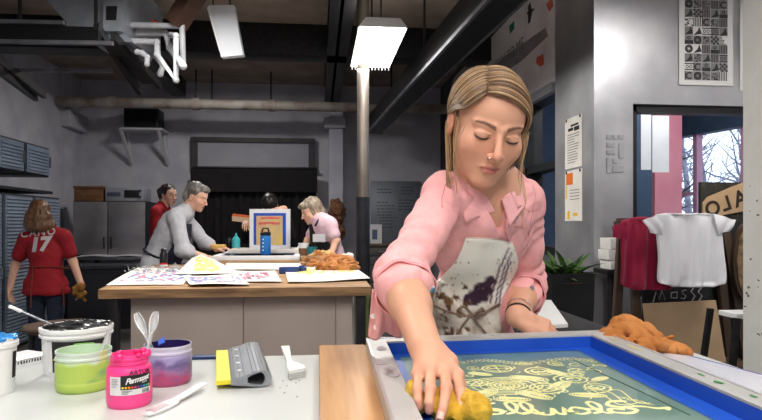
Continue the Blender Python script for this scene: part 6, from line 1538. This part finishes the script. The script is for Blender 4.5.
    # turned-up cuffs, open at the wrist end
    def cuff(a, b, t0, t1, r0, r1, seed):
        d = (b - a).normalized(); u_ = d.orthogonal().normalized(); v_ = d.cross(u_); L = (b - a).length
        def fn(u, v):
            th = 2 * PI * u; vv = v * 1.0; t = t0 + (t1 - t0) * vv; r = r0 + (r1 - r0) * vv + .0025 * math.sin(3 * th + seed) + .0018 * math.sin(7 * th + seed * 2 + 2 * v) + (.0020 if v > .9 or v < .08 else 0)
            return a + d * (t * L + .004 * math.sin(2 * th + seed)) + (u_ * math.cos(th) + v_ * math.sin(th)) * r
        c_ = MB().sheet(fn, 56, 14, .0035).build('cuff', pk2, shirt, smooth=180)
        MB().tube([fn(k / 48, .90) + (fn(k / 48, .90) - (a + d * ((t0 + (t1 - t0) * .9) * L))).normalized() * .0016 for k in range(49)], .0009, 5, cap=False).build('stitching', seam_m, c_)
    seam_m = M('pink seam', S(206, 112, 122))
    cuff(er, wrr, -.02, .20, .0575, .0605, 1); cuff(el_, wrl, .04, .36, .0545, .0560, 4)
    # collar stand around the neck, then the two points
    def nb(a, up, r): 
        ax = (H.p(0, .03, -.05) - neck).normalized(); q = neck + ax * up; x = RT; y = FW; return q + x * math.cos(a) * r + y * math.sin(a) * r * .95
    MB().sheet(lambda u, v: nb(math.radians(-52 + 284 * u), .010 + .036 * v - .028 * (abs(u - .5) * 2) ** 2, .064 + .004 * (1 - v)), 40, 6, .004).build('collar_stand', pk2, shirt, smooth=180)
    MB().sheet(lambda u, v: nb(math.radians(-46 + 272 * u), .046 - .040 * v - .028 * (abs(u - .5) * 2) ** 2, .068 + .012 * v), 40, 6, .004).build('collar_fall', pk2, shirt, smooth=180)
    def flap3(nm, pts, th=.0045, bulge=.004):
        A = [W(*q) for q in pts]
        fn = lambda u, v: (lambda p: p - (p - camp).normalized() * bulge * math.sin(PI * u) * math.sin(PI * v))((A[0] * (1 - u) + A[1] * u) * (1 - v) + (A[3] * (1 - u) + A[2] * u) * v)
        cf_ = MB().sheet(fn, 12, 12, th).build(nm, pk2, shirt, smooth=180)
        ed = [fn(.04, k / 10) for k in range(1, 10)] if 0 else []
        for path in ([fn(k / 12, .93) for k in range(13)], [fn(.93, k / 12) for k in range(13)]): MB().tube([p - (p - camp).normalized() * .0012 for p in path], .0010, 6).build('stitching', M('pink seam', S(206, 112, 122)), cf_)
        return cf_
    def dep(px, py, lift): 
        h = hit(px, py, lift); return (h - camp).dot(FW)
    q = [(455, 174, .006), (488, 197, .020), (494, 211, .016), (465, 223, .011)]
    flap3('collar_point', [(a, b, dep(a, b, l)) for a, b, l in q])
    q = [(501, 199, .018), (519, 184, .006), (524, 206, .010), (509, 226, .013)]
    flap3('collar_point', [(a, b, dep(a, b, l)) for a, b, l in q])
    # placket, chest pocket, seams
    def ribbon(nm, pts, w_, lift=.003, m=None, dark=False, fx=True):
        Q = [hit(*p, lift) for p in pts]; out = []
        P2 = []
        for a, b in zip(Q, Q[1:]): P2 += [a.lerp(b, k / 4) for k in range(4)]
        P2.append(Q[-1]); P3 = []
        for p in P2:
            d = (p - camp).normalized(); h = bv.ray_cast(camp, d); P3.append((h[0] - d * lift) if h[0] is not None else p)
        MB().tube(P3, w_, 8, flat=.4).build(nm, m or pk2, shirt, smooth=180)
    ribbon('placket', [(508, 215), (506, 228), (509, 240)], .008, .002)
    seam_m = M('pink seam', S(206, 112, 122))
    ribbon('seam', [(449, 176), (445, 186), (442, 198), (442, 208)], .0009, .0006, seam_m)
    ribbon('seam', [(521, 205), (530, 212), (538, 209)], .0008, .0006, seam_m); ribbon('seam', [(515, 226), (528, 229), (537, 226)], .0008, .0006, seam_m)
    ribbon('seam', [(536, 192), (533, 208), (530, 226), (527, 246)], .0009, .0006, seam_m)
    bm_ = M('metal button', S(150, 146, 150), None, rough=.35, metal=.8)
    for (px, py) in ((515.5, 217), (532, 288)):
        p = hit(px, py, .003); d = (camp - p).normalized(); MB().cyl(p - d * .002, p + d * .002, .0065, n=16).cyl(p, p + d * .003, .004, n=12).build('button', bm_, shirt)
    # hanging cuff tail below the right sleeve
    def tail(u, v):
        a = W(372 + 30 * u, 289 + 4 * u, 1.20 - .02 * u); b = W(368 + 34 * u, 336 - 2 * u + 3 * math.sin(u * 9), 1.26)
        p = a.lerp(b, v); return p + FW * (.010 * math.sin(u * 8 + 3 * v) + .006 * math.sin(u * 17)) * (.3 + v)
    MB().sheet(tail, 24, 20, .003).build('cuff_tail', pk2, shirt, smooth=180)
    for (px, py) in ((373, 316), (376, 327)):
        p = W(px, py, 1.232); MB().cyl(p, p - FW * .004, .0055, n=14).build('button', M('pearl button', S(240, 226, 224)), shirt)
    # ---------------- apron
    rows = [(238, 465.5, 512), (248, 462, 516), (258, 457.5, 518), (268, 450, 517), (278, 441, 512), (288, 431, 507), (298, 427, 502), (310, 427, 499), (322, 426, 500), (336, 424, 503), (352, 422, 506), (375, 420, 510), (400, 418, 514)]
    nr = len(rows) - 1; NU, NV = 40, 70
    gd = np.zeros((NU + 1, NV + 1)); gp = np.zeros((NU + 1, NV + 1, 2))
    for j in range(NV + 1):
        f = j / NV * nr; i = min(int(f), nr - 1); t = f - i; r_ = [rows[i][k] * (1 - t) + rows[i + 1][k] * t for k in range(3)]
        for i2 in range(NU + 1):
            u = i2 / NU; px, py = r_[1] + (r_[2] - r_[1]) * u, r_[0] + (4.5 * u - 1.5 * math.sin(PI * u)) * max(0, 1 - j / 20)
            gp[i2, j] = (px, py); h = bv.ray_cast(camp, ray(px, min(py, 330)).normalized()); gd[i2, j] = (h[0] - camp).dot(FW) if h[0] is not None else 1.62
    for _ in range(14):
        p = np.pad(gd, 1, mode='edge'); sm = (p[:-2, 1:-1] + p[2:, 1:-1] + p[1:-1, :-2] + p[1:-1, 2:] + 4 * gd) / 8; gd = np.minimum(sm, gd + .0006)
    def af(u, v):
        i, j = u * NU, v * NV; i0, j0 = int(round(i)), int(round(j)); px, py = gp[i0, j0]
        return W(px, py, gd[i0, j0] - .007 + .0025 * math.sin(u * 13 + v * 7) * min(1, v * 3) + .004 * math.sin(u * 22) * max(0, v - .6))
    ap_m = M('stained canvas', (1, 1, 1), S(252, 252, 252), 220, .9, attr=True, bump=.3, bscale=380, bdist=.0007)
    ap = MB().sheet(af, NU, NV, .0025).build('apron', ap_m, root, smooth=180)
    def acol(P):
        v_ = P - np.array(camp); D_ = v_ @ np.array(FW); X = CXP + FPX * (v_ @ np.array(RT)) / D_; Y = HYP - FPX * v_[:, 2] / D_
        n1 = vnoise(P * 22, 4); n2 = vnoise(P * 70, 6); n3 = vnoise(P * 160, 8)
        c_ = np.tile(np.array(S(255, 250, 240)), (len(P), 1)).astype(float)
        def put(mask, rgb): 
            nonlocal c_
            mask = np.clip(mask, 0, 1)[:, None]; c_ = c_ * (1 - mask) + np.array(rgb) * mask
        put(np.clip((Y - 290 + 12 * n1 + (470 - X) * .35) / 26, 0, 1) * (.3 + .5 * n2), S(170, 140, 108))
        put(np.clip((Y - 304) / 14, 0, 1) * np.clip(.35 + n1, 0, 1) * .8, S(104, 80, 62))
        q = ((X - 479) / 15) ** 2 + ((Y - 294 + (X - 479) * .35) / 11) ** 2; put((1.0 + .55 * n1 + .5 * n2 - q) * 4, S(62, 36, 58))
        q = ((X - 489) / 8) ** 2 + ((Y - 281) / 8) ** 2; put((.8 + .6 * n2 - q) * 4, S(70, 42, 66))
        for (xt, yt, xb, yb, w_) in ((509, 248, 490, 300, 1.3), (512, 252, 495, 302, 1.2), (506, 256, 492, 296, .9), (511, 262, 498, 304, 1.5)):
            t = np.clip((Y - yt) / (yb - yt), 0, 1); xx = xt + (xb - xt) * t ** .8 + 1.2 * n1; put((1 - np.abs(X - xx) / w_) * (Y > yt) * (Y < yb + 4) * 1.5, S(84, 60, 88))
        put((n3 - .72) * 8 * (Y > 262), S(120, 96, 80)); put((vnoise(P * 60, 31) + .5 * n3 - .25) * 5 * (X < 472) * (Y > 284), S(96, 66, 44)); put((vnoise(P * 36, 35) - .15) * 4 * (X < 462) * (Y > 292), S(128, 92, 58)); put((vnoise(P * 95, 12) - .8) * 8, S(186, 150, 140))
        put((1 - ((X - 433) / 5) ** 2 - ((Y - 290) / 3) ** 2) * 3, S(70, 130, 150)); return c_
    vcol(ap, acol)
    MB().tube([af(k / 40, 0) - FW * .0015 for k in range(41)], .0028, 8, flat=.5).build('hem', M('canvas hem', S(222, 210, 194)), ap)
    cord = M('stained cord', S(150, 128, 112), S(108, 86, 74), 30, .9)
    for pts in ([(429, 303), (445, 311), (465, 316), (484, 313), (500, 304)], [(470, 316), (463, 325), (456, 336), (453, 348)], [(472, 316), (478, 324), (486, 334), (488, 346)], [(466, 316), (458, 309), (464, 306), (472, 314)], [(474, 315), (482, 308), (486, 313), (476, 318)]):
        P2 = []
        for (px, py) in pts:
            j = int(np.argmin(np.abs(gp[20, :, 1] - py))); i = int(np.argmin(np.abs(gp[:, j, 0] - px))); P2.append(W(px, py, gd[i, j] - .013))
        P3 = []
        for a, b in zip(P2, P2[1:]): P3 += [a.lerp(b, k / 4) for k in range(4)]
        MB().tube(P3 + [P2[-1]], .0032, 8).build('apron_tie', cord, ap)
    # trousers, shoes
    tp = [cap(hipr, hipl, .10, .10, .04)]
    for hp in (hipr, hipl): tp += [cap(hp, V(hp.x, hp.y - .01, .47), .10, .07, .03), cap(V(hp.x, hp.y - .01, .47), V(hp.x, hp.y + .03, .09), .069, .058, .02)]
    blob('trousers', tp, .008, M('dark denim', S(34, 40, 56), S(44, 52, 70), 60, .9), root, disp=cloth_noise(.005, 14, .002, 40, 3), dmax=.014)
    for hp in (hipr, hipl):
        blob('shoe', [cap(V(hp.x, hp.y + .04, .05), V(hp.x, hp.y - .16, .045), .046, .042, .02), half(V(0, 0, .003), (0, 0, -1))], .006, M('black shoe', S(24, 24, 26)), root)
    # bracelet
    d = (wrl - el_).normalized(); q = el_.lerp(wrl, .93); u = d.orthogonal().normalized(); v = d.cross(u)
    MB().tube([q + (u * math.cos(k * PI / 12) + v * math.sin(k * PI / 12)) * .0315 for k in range(25)], .0022, 8, cap=False).build('bracelet', M('dark hair tie', S(40, 34, 34)), root)
    q = el_.lerp(wrl, .83); MB().tube([q + (u * math.cos(k * PI / 12) + v * math.sin(k * PI / 12)) * .0335 + d * .004 * math.sin(k * .26) for k in range(25)], .0011, 6, cap=False).build('bracelet', M('silver'), root)
    # ---------------- hair
    r2 = random.Random(5); items = []
    down = H.R.inverted() @ Vector((0, 0, -1))
    dark, mid, lite = np.array(S(72, 52, 38)), np.array(S(126, 97, 70)), np.array(S(186, 152, 112))
    HL = Head((0, 0, 0), Matrix.Identity(3), 1.0); hpr = [q for q in HL.prims(False)][:6]
    def project(P, o):
        for _ in range(4):
            d = comb(hpr, P); e = 1e-3; g = np.stack([comb(hpr, P + np.eye(3)[a] * e) - d for a in range(3)], -1) / e; g /= np.linalg.norm(g, axis=-1)[..., None] + 1e-9
            P = P + g * (o - d)[..., None]
        return P
    def cr(ctrl, n):
        C = np.array([2 * ctrl[0] - ctrl[1]] + list(ctrl) + [2 * ctrl[-1] - ctrl[-2]]); m = len(ctrl) - 1; out = []
        for i in range(n):
            f = i / (n - 1) * m; k = min(int(f), m - 1); t = f - k; a, b, c_, d = C[k:k + 4]
            out.append(.5 * (2 * b + (c_ - a) * t + (2 * a - 5 * b + 4 * c_ - d) * t * t + (3 * b - a - 3 * c_ + d) * t ** 3))
        return np.array(out)
    def tone():
        a = r2.random(); return (dark * (1 - a * 2) + mid * a * 2) if a < .5 else mid * (2 - 2 * a) + lite * (2 * a - 1)
    A = lambda *r: [np.array(x, float) for x in r]
    RF = A((-.043, -.068, .088), (-.012, -.078, .087), (.030, -.074, .070), (.058, -.054, .042), (.072, -.034, .008))
    RM = A((-.034, -.02, .112), (.010, -.025, .116), (.048, -.030, .092), (.072, -.026, .05), (.080, -.016, .006))
    RB = A((-.012, .06, .112), (.020, .065, .112), (.054, .060, .088), (.078, .050, .045), (.080, .040, .0))
    LF = A((-.046, -.066, .086), (-.055, -.061, .066), (-.066, -.046, .042), (-.076, -.010, .026), (-.078, .034, -.002))
    LM = A((-.036, -.02, .112), (-.050, -.020, .092), (-.072, -.010, .06), (-.079, .014, .034), (-.078, .046, -.006))
    LB = A((-.014, .06, .112), (-.046, .062, .096), (-.074, .058, .055), (-.078, .056, .01), (-.068, .066, -.03))
    down = np.array(down)
    def mass(F, Mid, Bk, cnt, layers, Lf, Lb, back, side):
        for o0 in layers:
            for k in range(cnt):
                f = r2.random() ** 1.1; o = o0 + r2.uniform(-.0015, .0015)
                ctrl = [(a * (1 - 2 * f) + b * 2 * f) if f < .5 else (b * (2 - 2 * f) + c_ * (2 * f - 1)) for a, b, c_ in zip(F, Mid, Bk)]
                j = np.array([r2.uniform(-.002, .002) for _ in range(3)]); P = cr([q + j for q in ctrl], 24); n = len(P); s_ = np.linspace(0, 1, n)
                P = project(P, o + .0045 * np.sin(PI * np.minimum(1, s_ * 1.5 + .08)) * (1 - .3 * f))
                v = P[-1] - P[-3]; v /= np.linalg.norm(v); L = (Lf + (Lb - Lf) * f) * r2.uniform(.8, 1.15); p = P[-1].copy(); tail = []
                for i in range(14):
                    s1 = i / 13; w_ = min(1, s1 * 2.2 + .25); dv = v * (1 - w_) + (down + np.array(back) * (.25 + f * .75)) * w_; dv /= np.linalg.norm(dv); p = p + dv * L / 14
                    tail.append(p + np.array([.003 * math.sin(s1 * 6 + k * .7) * s1, .003 * math.cos(s1 * 5 + k) * s1, 0]))
                tail = np.array(tail); T_ = np.concatenate([P, tail]); d = comb(hpr, T_); bad = d < .004
                if bad.any(): T_[bad] = project(T_[bad], .005)
                items.append((np.array(H.c) + (T_ * H.s) @ H.Rn.T, r2.uniform(.0013, .0022), tone()))
    mass(RF, RM, RB, 210, (.003, .006, .008), .05, .10, (-.22, .30, 0), 1)
    mass(LF, LM, LB, 190, (.003, .005, .008), .17, .22, (.12, .42, 0), -1)
    for (x0, y0, z0, L, nn, kx) in ((-.072, -.016, .014, .17, 5, 0), (-.076, .02, -.01, .20, 14, 1), (.070, -.038, .012, .12, 5, 2), (.074, -.024, .01, .13, 7, 3), (-.070, -.030, .03, .08, 1, 4)):
        for j in range(nn):
            b = np.array((x0, y0, z0)) + np.array([r2.uniform(-.003, .003), r2.uniform(-.007, .007), 0]); LL = L * r2.uniform(.7, 1.15); pts = []
            for i in range(16): s_ = i / 15; pts.append(b + down * LL * s_ + np.array([math.copysign(.006, x0) * math.sin(s_ * 3 + kx) + .004 * math.sin(s_ * 6 + j) * s_, .012 * s_, 0]))
            items.append((np.array(H.c) + (np.array(pts) * H.s) @ H.Rn.T, r2.uniform(.0006, .0011), lite * r2.uniform(.75, 1.0)))
    # close scalp cover so that no skin shows between locks
    cp = [ell(H.p(0, .024, .0315), tuple(np.array((.0755, .0955, .0785)) * H.s), H.Rn, .01), ]
    nrm = H.R @ Vector((0, -.86, -.50)); cp.append(half(H.p(0, -.052, .068), nrm, .004))
    pos, Q = sdf_arrays(cp, .004); me = mesh_from('hair_cap', pos, Q, np.tile(dark * .9 + mid * .2, (len(pos), 1)))
    hp_ = strands('hair', items, root)
    link_mesh('hair_cap', me, hair_m, hp_, None, 180)
main_woman()
def sponges():
    m = M('mustard sponge', S(196, 152, 40), S(222, 182, 66), 26, .95, bump=1, bscale=110, bdist=.004)
    def sp(lab, pr, seed):
        lo = min([p[1][2] - (p[2][2] if p[0] == 'ell' else p[3]) for p in pr]); c = Vector(pr[0][1])
        pr = pr + [half(V(0, 0, ZM + .0012), (0, 0, -1))]
        o = blob('sponge', pr, .0026, m, None, V(c.x, c.y, ZM + .001), disp=lambda P: .003 * vnoise(P * 55, seed) + .0018 * vnoise(P * 160, seed + 1), dmax=.006); tag(o, lab, 'sponge', None)
    z = ZM + .018
    def at(px, py, D, dz=0): w = W(px, py, D); return V(w.x, w.y, z + dz)
    a = at(448, 425, .905); b = at(475, 418, .895); c = at(440, 440, .86)
    sp('round mustard-yellow sponge under the woman\'s fingers, front one of two', [ell(at(477, 400, .888, .003), (.019, .036, .025), k=.02), ell(at(454, 400, .94), (.034, .032, .020), k=.02), ell(at(437, 400, .922), (.017, .036, .017), k=.02), ell(at(460, 400, .91, -.006), (.028, .036, .012), k=.02)], 3)
    sp('mustard-yellow sponge behind the woman\'s little finger, back one of two', [ell(at(414, 395, .945, .004), (.014, .040, .026), k=.01), ell(at(424, 395, .935, -.002), (.022, .03, .012), k=.01)], 8)
sponges()
# ================================================================== the people further back
def person(label, head, hyaw, hpitch, hroll, pel, chest, neck, sl, sr, armL, armR, hair, shirt, bottom, skin=SK, hs=1.0, w=1.0, sleeve=.5, hands=None, hem=None, shirtlen=.0, legs=True, fit=.012, collar=None):
    """joints are points in the room; armL/armR = (elbow, wrist, hand direction, back-of-hand normal, towards thumb)"""
    H = Head(head, basis(hyaw, hpitch, hroll), hs); pel, chest, neck, sl, sr = map(Vector, (pel, chest, neck, sl, sr))
    root = thing('person', label, 'person', (pel.x, pel.y, 0))
    o = H.prims(False) + [cap(H.p(0, .03, -.05), neck, .052, .055, .03), cap(neck, chest, .06, .09, .04)] + torso_prims(pel, chest, neck, sl, sr, w)
    arms = []
    for s_, a in ((sl, armL), (sr, armR)):
        e, wv = Vector(a[0]), Vector(a[1]); o += limb(s_, e, wv, .046 * w, .040 * w, .028); o += hand_prims(wv, a[2], a[3], a[4], .92); arms.append((s_, e, wv))
    x = (sl - sr).normalized(); x.z = 0; hips = [pel + x * q * .09 - UP * .05 for q in (-1, 1)]; fwd = V(-x.y, x.x, 0) * -1
    for hp in hips: o += [cap(hp, V(hp.x, hp.y, .45 * pel.z / .9), .085 * w, .055, .03), cap(V(hp.x, hp.y, .45 * pel.z / .9), V(hp.x, hp.y, .07), .054, .036, .02), cap(V(hp.x, hp.y, .045), V(hp.x, hp.y, .04) + fwd * .15, .036, .03, .02)]
    hb = blob('body', o, .0065, skin_m, root, smooth=1, colfn=lambda P: np.where((np.linalg.norm(P - np.array(H.c), axis=1) < .2)[:, None], H.colour(P, skin, S(178, 104, 98), S(90, 70, 56)), np.array(skin)))
    hb = 0
    # clothes
    sp = torso_prims(pel, chest, neck, sl, sr, w) + [cap(sl, neck, .05, .05, .03), cap(sr, neck, .05, .05, .03)]
    if shirtlen: sp += [cap(hips[0], hips[0] - UP * shirtlen, .10 * w, .115 * w, .05), cap(hips[1], hips[1] - UP * shirtlen, .10 * w, .115 * w, .05), cap((hips[0] + hips[1]) / 2, (hips[0] + hips[1]) / 2 - UP * shirtlen, .10 * w, .115 * w, .05)]
    for (s_, e, wv) in arms:
        if sleeve <= 1: sp += [cap(s_, s_.lerp(e, sleeve), .050 * w, .056 * w, .03)]
        else: sp += [cap(s_, e, .050 * w, .046 * w, .03), cap(e, e.lerp(wv, sleeve - 1), .048 * w, .046 * w, .02)]
    if hem is not None: sp.append(half(V(0, 0, hem), (0, 0, -1)))
    sh = blob('shirt', sp, .009, shirt, root, off=fit, disp=cloth_noise(.007, 11, .003, 30, 3), dmax=.016)
    if legs:
        tp = [cap(hips[0], hips[1], .10 * w, .10 * w, .04)]
        for hp in hips: tp += [cap(hp, V(hp.x, hp.y, .45), .098 * w, .072, .03), cap(V(hp.x, hp.y, .45), V(hp.x, hp.y, .09), .07, .06, .02)]
        blob('trousers', tp, .011, bottom, root, disp=cloth_noise(.006, 12, .002, 30, 5), dmax=.014)
        for hp in hips: blob('shoe', [cap(V(hp.x, hp.y, .05), V(hp.x, hp.y, .045) + fwd * .16, .048, .043, .02), half(V(0, 0, .003), (0, 0, -1))], .009, M('black shoe', S(24, 24, 26)), root)
    return root, H, sh
def hair_blob(root, H, prims, cols, seed=1, amp=.006, name='hair', h=.006, st=(1, 1, .25), f=60):
    """prims in head coordinates: (centre, radii) ellipsoids"""
    pr = [ell(H.p(*c), tuple(np.array(r) * H.s), H.Rn, .02) if len(r) == 3 else cap(H.p(*c), H.p(*r[:3]), r[3] * H.s, r[4] * H.s, .02) for c, r in prims]
    Rn = H.Rn; S_ = np.array(st)
    def disp(P): return amp * vnoise(((P - np.array(H.c)) @ Rn) * S_ * f, seed)
    def cf(P):
        n = (vnoise(((P - np.array(H.c)) @ Rn) * S_ * f * 1.7, seed + 2) * .5 + .5)[:, None]; return np.array(cols[0]) * (1 - n) + np.array(cols[1]) * n
    return blob(name, pr, h, hair_m, root, disp=disp, dmax=.01, colfn=cf)
def jersey_woman():
    D = 5.6; w_ = lambda x, y, d=0: W(x, y, D + d)
    pel = w_(46, 297); pel = V(pel.x, pel.y, .72)
    red = M('red jersey', S(150, 22, 34), S(164, 28, 40), 8, .8)
    root, H, sh = person('woman in a red number 17 jersey seen from behind, holding a mustard cloth', w_(40, 213), 200, 6, 0, pel, w_(46, 254), w_(44, 229, .02), w_(27, 237), w_(64, 237),
        (w_(15, 265, .05), w_(10, 288, -.02), V(0, -.05, -1), -RT, -FW), (w_(73, 262, .05), w_(81, 284, -.05), V(.1, -.1, -1), RT, -FW),
        None, red, M('dark denim'), w=.98, sleeve=.62, hs=.98, hem=.60, shirtlen=.03)
    hair_blob(root, H, [((0, .03, .035), (.092, .102, .092)), ((0, .07, -.05), (.115, .07, .09)), ((.05, .05, -.12), (.08, .06, .07)), ((-.06, .05, -.12), (.085, .06, .07)), ((0, .08, -.13), (.10, .055, .06))], (S(78, 50, 32), S(128, 90, 60)), 4, .008)
    # number, name, apron strings: laid on the jersey
    from mathutils.bvhtree import BVHTree
    me = sh.data; off = ORIG[sh]; bv = BVHTree.FromPolygons([v.co + off for v in me.vertices], [tuple(p.vertices) for p in me.polygons]); camp = V(0, 0, CZ)
    def hit(px, py, l=.004): d = ray(px, py).normalized(); h = bv.ray_cast(camp, d); return (h[0] - d * l) if h[0] is not None else W(px, py, D)
    wt = M('jersey white', S(206, 200, 200))
    lettering('jersey_number', [('1', 1, -.24, 0, {'bold': .05, 'shear': .15}), ('7', 1, .24, 0, {'bold': .05, 'shear': .15})], lambda u, v: hit(39 + u * 21, 245 - v * 19 - u * 2), wt, sh, 2)
    lettering('jersey_name', [('CANO', 1, 0, 0, {'bold': .02, 'spacing': 1.25})], lambda u, v: hit(38 + u * 10.5, 233 - v * 9.5 - u * 1.0), wt, sh, 2)
    st = M('brown strap', S(120, 50, 36), S(140, 64, 44), 20, .8)
    MB().tube([hit(20 + k * 2.5, 268 - 1.2 * math.sin(k * .17), .006) for k in range(21)], .012, 8, flat=.4).build('apron_strap', st, root)
    MB().tube([hit(33, 267, .01), hit(32.5, 278, .01), hit(31, 290, .012), W(31, 300, D - .16), W(31, 308, D - .16)], .013, 8, flat=.35).build('apron_strap', st, root)
    MB().tube([hit(62, 262, .01), hit(64, 276, .01), hit(63, 288, .012), W(64, 306, D - .15)], .011, 8, flat=.35).build('apron_strap', st, root)
    # the cloth in her hand
    c = W(80, 290, D - .12); pr = []; r2 = random.Random(6)
    for i in range(12): a = V(r2.uniform(-.08, .06), r2.uniform(-.03, .03), r2.uniform(-.10, .05)); pr.append(cap(c + a, c + a * .4 + V(r2.uniform(-.05, .05), 0, r2.uniform(-.05, .05)), r2.uniform(.014, .026), .014, .02))
    o = blob('yellow_cloth', pr, .008, M('mustard cloth', S(170, 118, 52), S(126, 84, 40), 14, .95), None, c, disp=lambda P: .008 * vnoise(P * 26, 3), dmax=.01); tag(o, 'mustard cloth held in the jersey woman\'s hand', 'cloth')
jersey_woman()
def grey_person():
    D = 5.3; w_ = lambda x, y, d=0: W(x, y, D + d)
    g = M('grey knit', S(184, 184, 190), S(196, 196, 202), 30, .9, bump=.2, bscale=120)
    pel = w_(157, 262)
    root, H, sh = person('grey-haired person in a grey tunic and navy apron bending over the back table', w_(197, 197), 78, 22, 0, pel, w_(170, 232), w_(187, 210), w_(183, 216, .16), w_(176, 217, -.17),
        (w_(205, 243, .18), w_(217, 249, .1), RT + UP * .1, UP, -FW), (w_(183, 250, -.24), w_(201, 256, -.16), RT * 1 - UP * .1, UP, FW), None, g, M('dark denim'), w=.98, sleeve=1.28, hs=1.02, shirtlen=.30, fit=.018)
    hair_blob(root, H, [((0, .026, .042), (.082, .098, .086)), ((0, .075, -.02), (.066, .05, .06)), ((0, -.045, .088), (.055, .045, .03))], (S(72, 66, 64), S(150, 144, 138)), 7, .007)
    ap = M('navy apron', S(24, 27, 44), S(32, 36, 54), 30, .9)
    x = RT
    # apron: a bib and skirt hung in front (towards the table), strings round the waist
    P0, P1, P2, P3 = w_(186, 222), w_(182, 250), w_(170, 264), w_(168, 292)
    fwd = (RT * .95 - UP * .1)
    def fn(u, v):
        a = [w_(191, 224), w_(189, 246), w_(180, 262), w_(178, 300)]; f = v * 3; i = min(2, int(f)); p = a[i].lerp(a[i + 1], f - i); hw = .10 + .07 * min(1, v * 2); return p + FW * (u - .5) * 2 * hw - RT * (.10 * (abs(u - .5) * 2) ** 2)
    MB().sheet(fn, 14, 18, .006).build('apron', ap, root, smooth=180)
    cc = pel.lerp(w_(170, 232), .25); rr = []
    ax = (w_(170, 232) - pel).normalized(); q1 = FW; q2 = ax.cross(q1).normalized()
    MB().tube([cc + q1 * math.cos(k * PI / 16) * .175 + q2 * math.sin(k * PI / 16) * .142 for k in range(33)], .010, 6, cap=False).build('apron_string', ap, root)
    MB().ball(H.p(.078, .012, -.045), .006, seg=8).build('earring', M('silver'), root)
grey_person()
def red_woman():
    D = 6.9; w_ = lambda x, y, d=0: W(x, y, D + d); pel = w_(158, 258); pel.z = .86
    root, H, sh = person('dark-haired woman in a red top standing behind the grey-haired person', w_(169, 195), 60, 10, 0, pel, w_(160, 226), w_(163, 206), w_(166, 212, .15), w_(156, 212, -.14),
        (w_(172, 238, .15), w_(184, 248, .1), RT, UP, -FW), (w_(158, 242, -.2), w_(176, 252, -.15), RT, UP, FW), None, M('red knit', S(150, 26, 34), S(164, 32, 42), 14, .9), M('dark denim'), w=.9, sleeve=1.7)
    hair_blob(root, H, [((0, .028, .042), (.084, .1, .086)), ((0, .09, -.01), (.07, .06, .075)), ((0, .13, .02), (.05, .05, .05))], (S(26, 20, 20), S(52, 40, 38)), 3, .006)
    MB().ball(H.p(.08, .01, -.05), .012, seg=10).build('earring', M('gold earring', S(214, 150, 90), None, rough=.3, metal=.8), root)
red_woman()
def hidden_person():
    D = 6.25; w_ = lambda x, y, d=0: W(x, y, D + d); pel = w_(268, 262); pel.z = .84
    root, H, sh = person('person in dark clothes standing behind the upright screen and holding it', w_(270, 206), 0, 58, 0, pel, w_(268, 234), w_(269, 212), w_(281, 219), w_(257, 219),
        (w_(290, 236, -.1), w_(284, 208.5, -.40), -RT - FW * .25, UP, -FW), (w_(246, 238, -.1), w_(246, 223, -.36), -FW * .6 + RT * .1 - UP * .1, UP, RT), None, M('black knit', S(22, 21, 24), S(30, 29, 32), 14, .9), M('dark denim'), w=.92, sleeve=1.6)
    hair_blob(root, H, [((0, .02, .045), (.084, .1, .09)), ((0, .075, -.02), (.072, .055, .09))], (S(22, 18, 18), S(40, 34, 32)), 5, .005)
hidden_person()
def aproned_woman():
    D = 5.55; w_ = lambda x, y, d=0: W(x, y, D + d); pel = w_(331, 258, .05)
    tee = M('pale pink tee', S(226, 196, 204), S(216, 176, 190), 9, .9)
    root, H, sh = person('woman with a grey bob, pale tee and black apron, bending over the back table', w_(311, 211), -62, 24, 0, pel, w_(326, 235), w_(317, 219), w_(330, 224, -.1), w_(318, 224, .16),
        (w_(336, 241, -.14), w_(331, 255, -.2), -RT * .6 - UP * .8, RT * .5 + UP * .4, FW), (w_(308, 240, .12), w_(303, 250, -.05), -RT - UP * .2, UP, -FW), None, tee, M('blue jeans', S(52, 78, 112), S(70, 98, 134), 40, .9), w=.88, sleeve=.62, hs=.98, hem=.93)
    hair_blob(root, H, [((0, .028, .042), (.086, .1, .088)), ((.04, .03, -.035), (.045, .07, .06)), ((-.04, .03, -.035), (.045, .07, .06)), ((0, .08, -.03), (.07, .045, .07)), ((0, -.06, .075), (.06, .04, .03))], (S(96, 84, 72), S(176, 160, 138)), 9, .007)
    ap = M('black apron', S(22, 22, 25), S(34, 34, 38), 24, .9)
    def fn(u, v):
        a = [w_(313, 224, -.02), w_(316, 240, -.04), w_(319, 252, -.03), w_(321, 285, 0)]; f = v * 3; i = min(2, int(f)); p = a[i].lerp(a[i + 1], f - i); hw = .085 + .075 * min(1, v * 2.2)
        n = (-RT * .75 - FW * .66); sdir = (-RT * .66 + FW * .75); s_ = (u - .5) * 2; return p + sdir * s_ * hw - n * (.07 * s_ * s_) + n * .035
    MB().sheet(fn, 14, 18, .006).build('apron', ap, root, smooth=180)
    MB().tube([w_(315, 226, -.15), w_(319, 219, -.11), w_(324, 219, -.02)], .009, 6).build('neck_strap', ap, root)
    q = w_(319, 238, -.2); MB().sheet(lambda u, v: q + RT * (u - .5) * .11 + UP * (v - .5) * .07 + FW * .04 * u, 4, 4, .004).build('apron_badge', M('white print patch', S(196, 196, 200)), root)
aproned_woman()
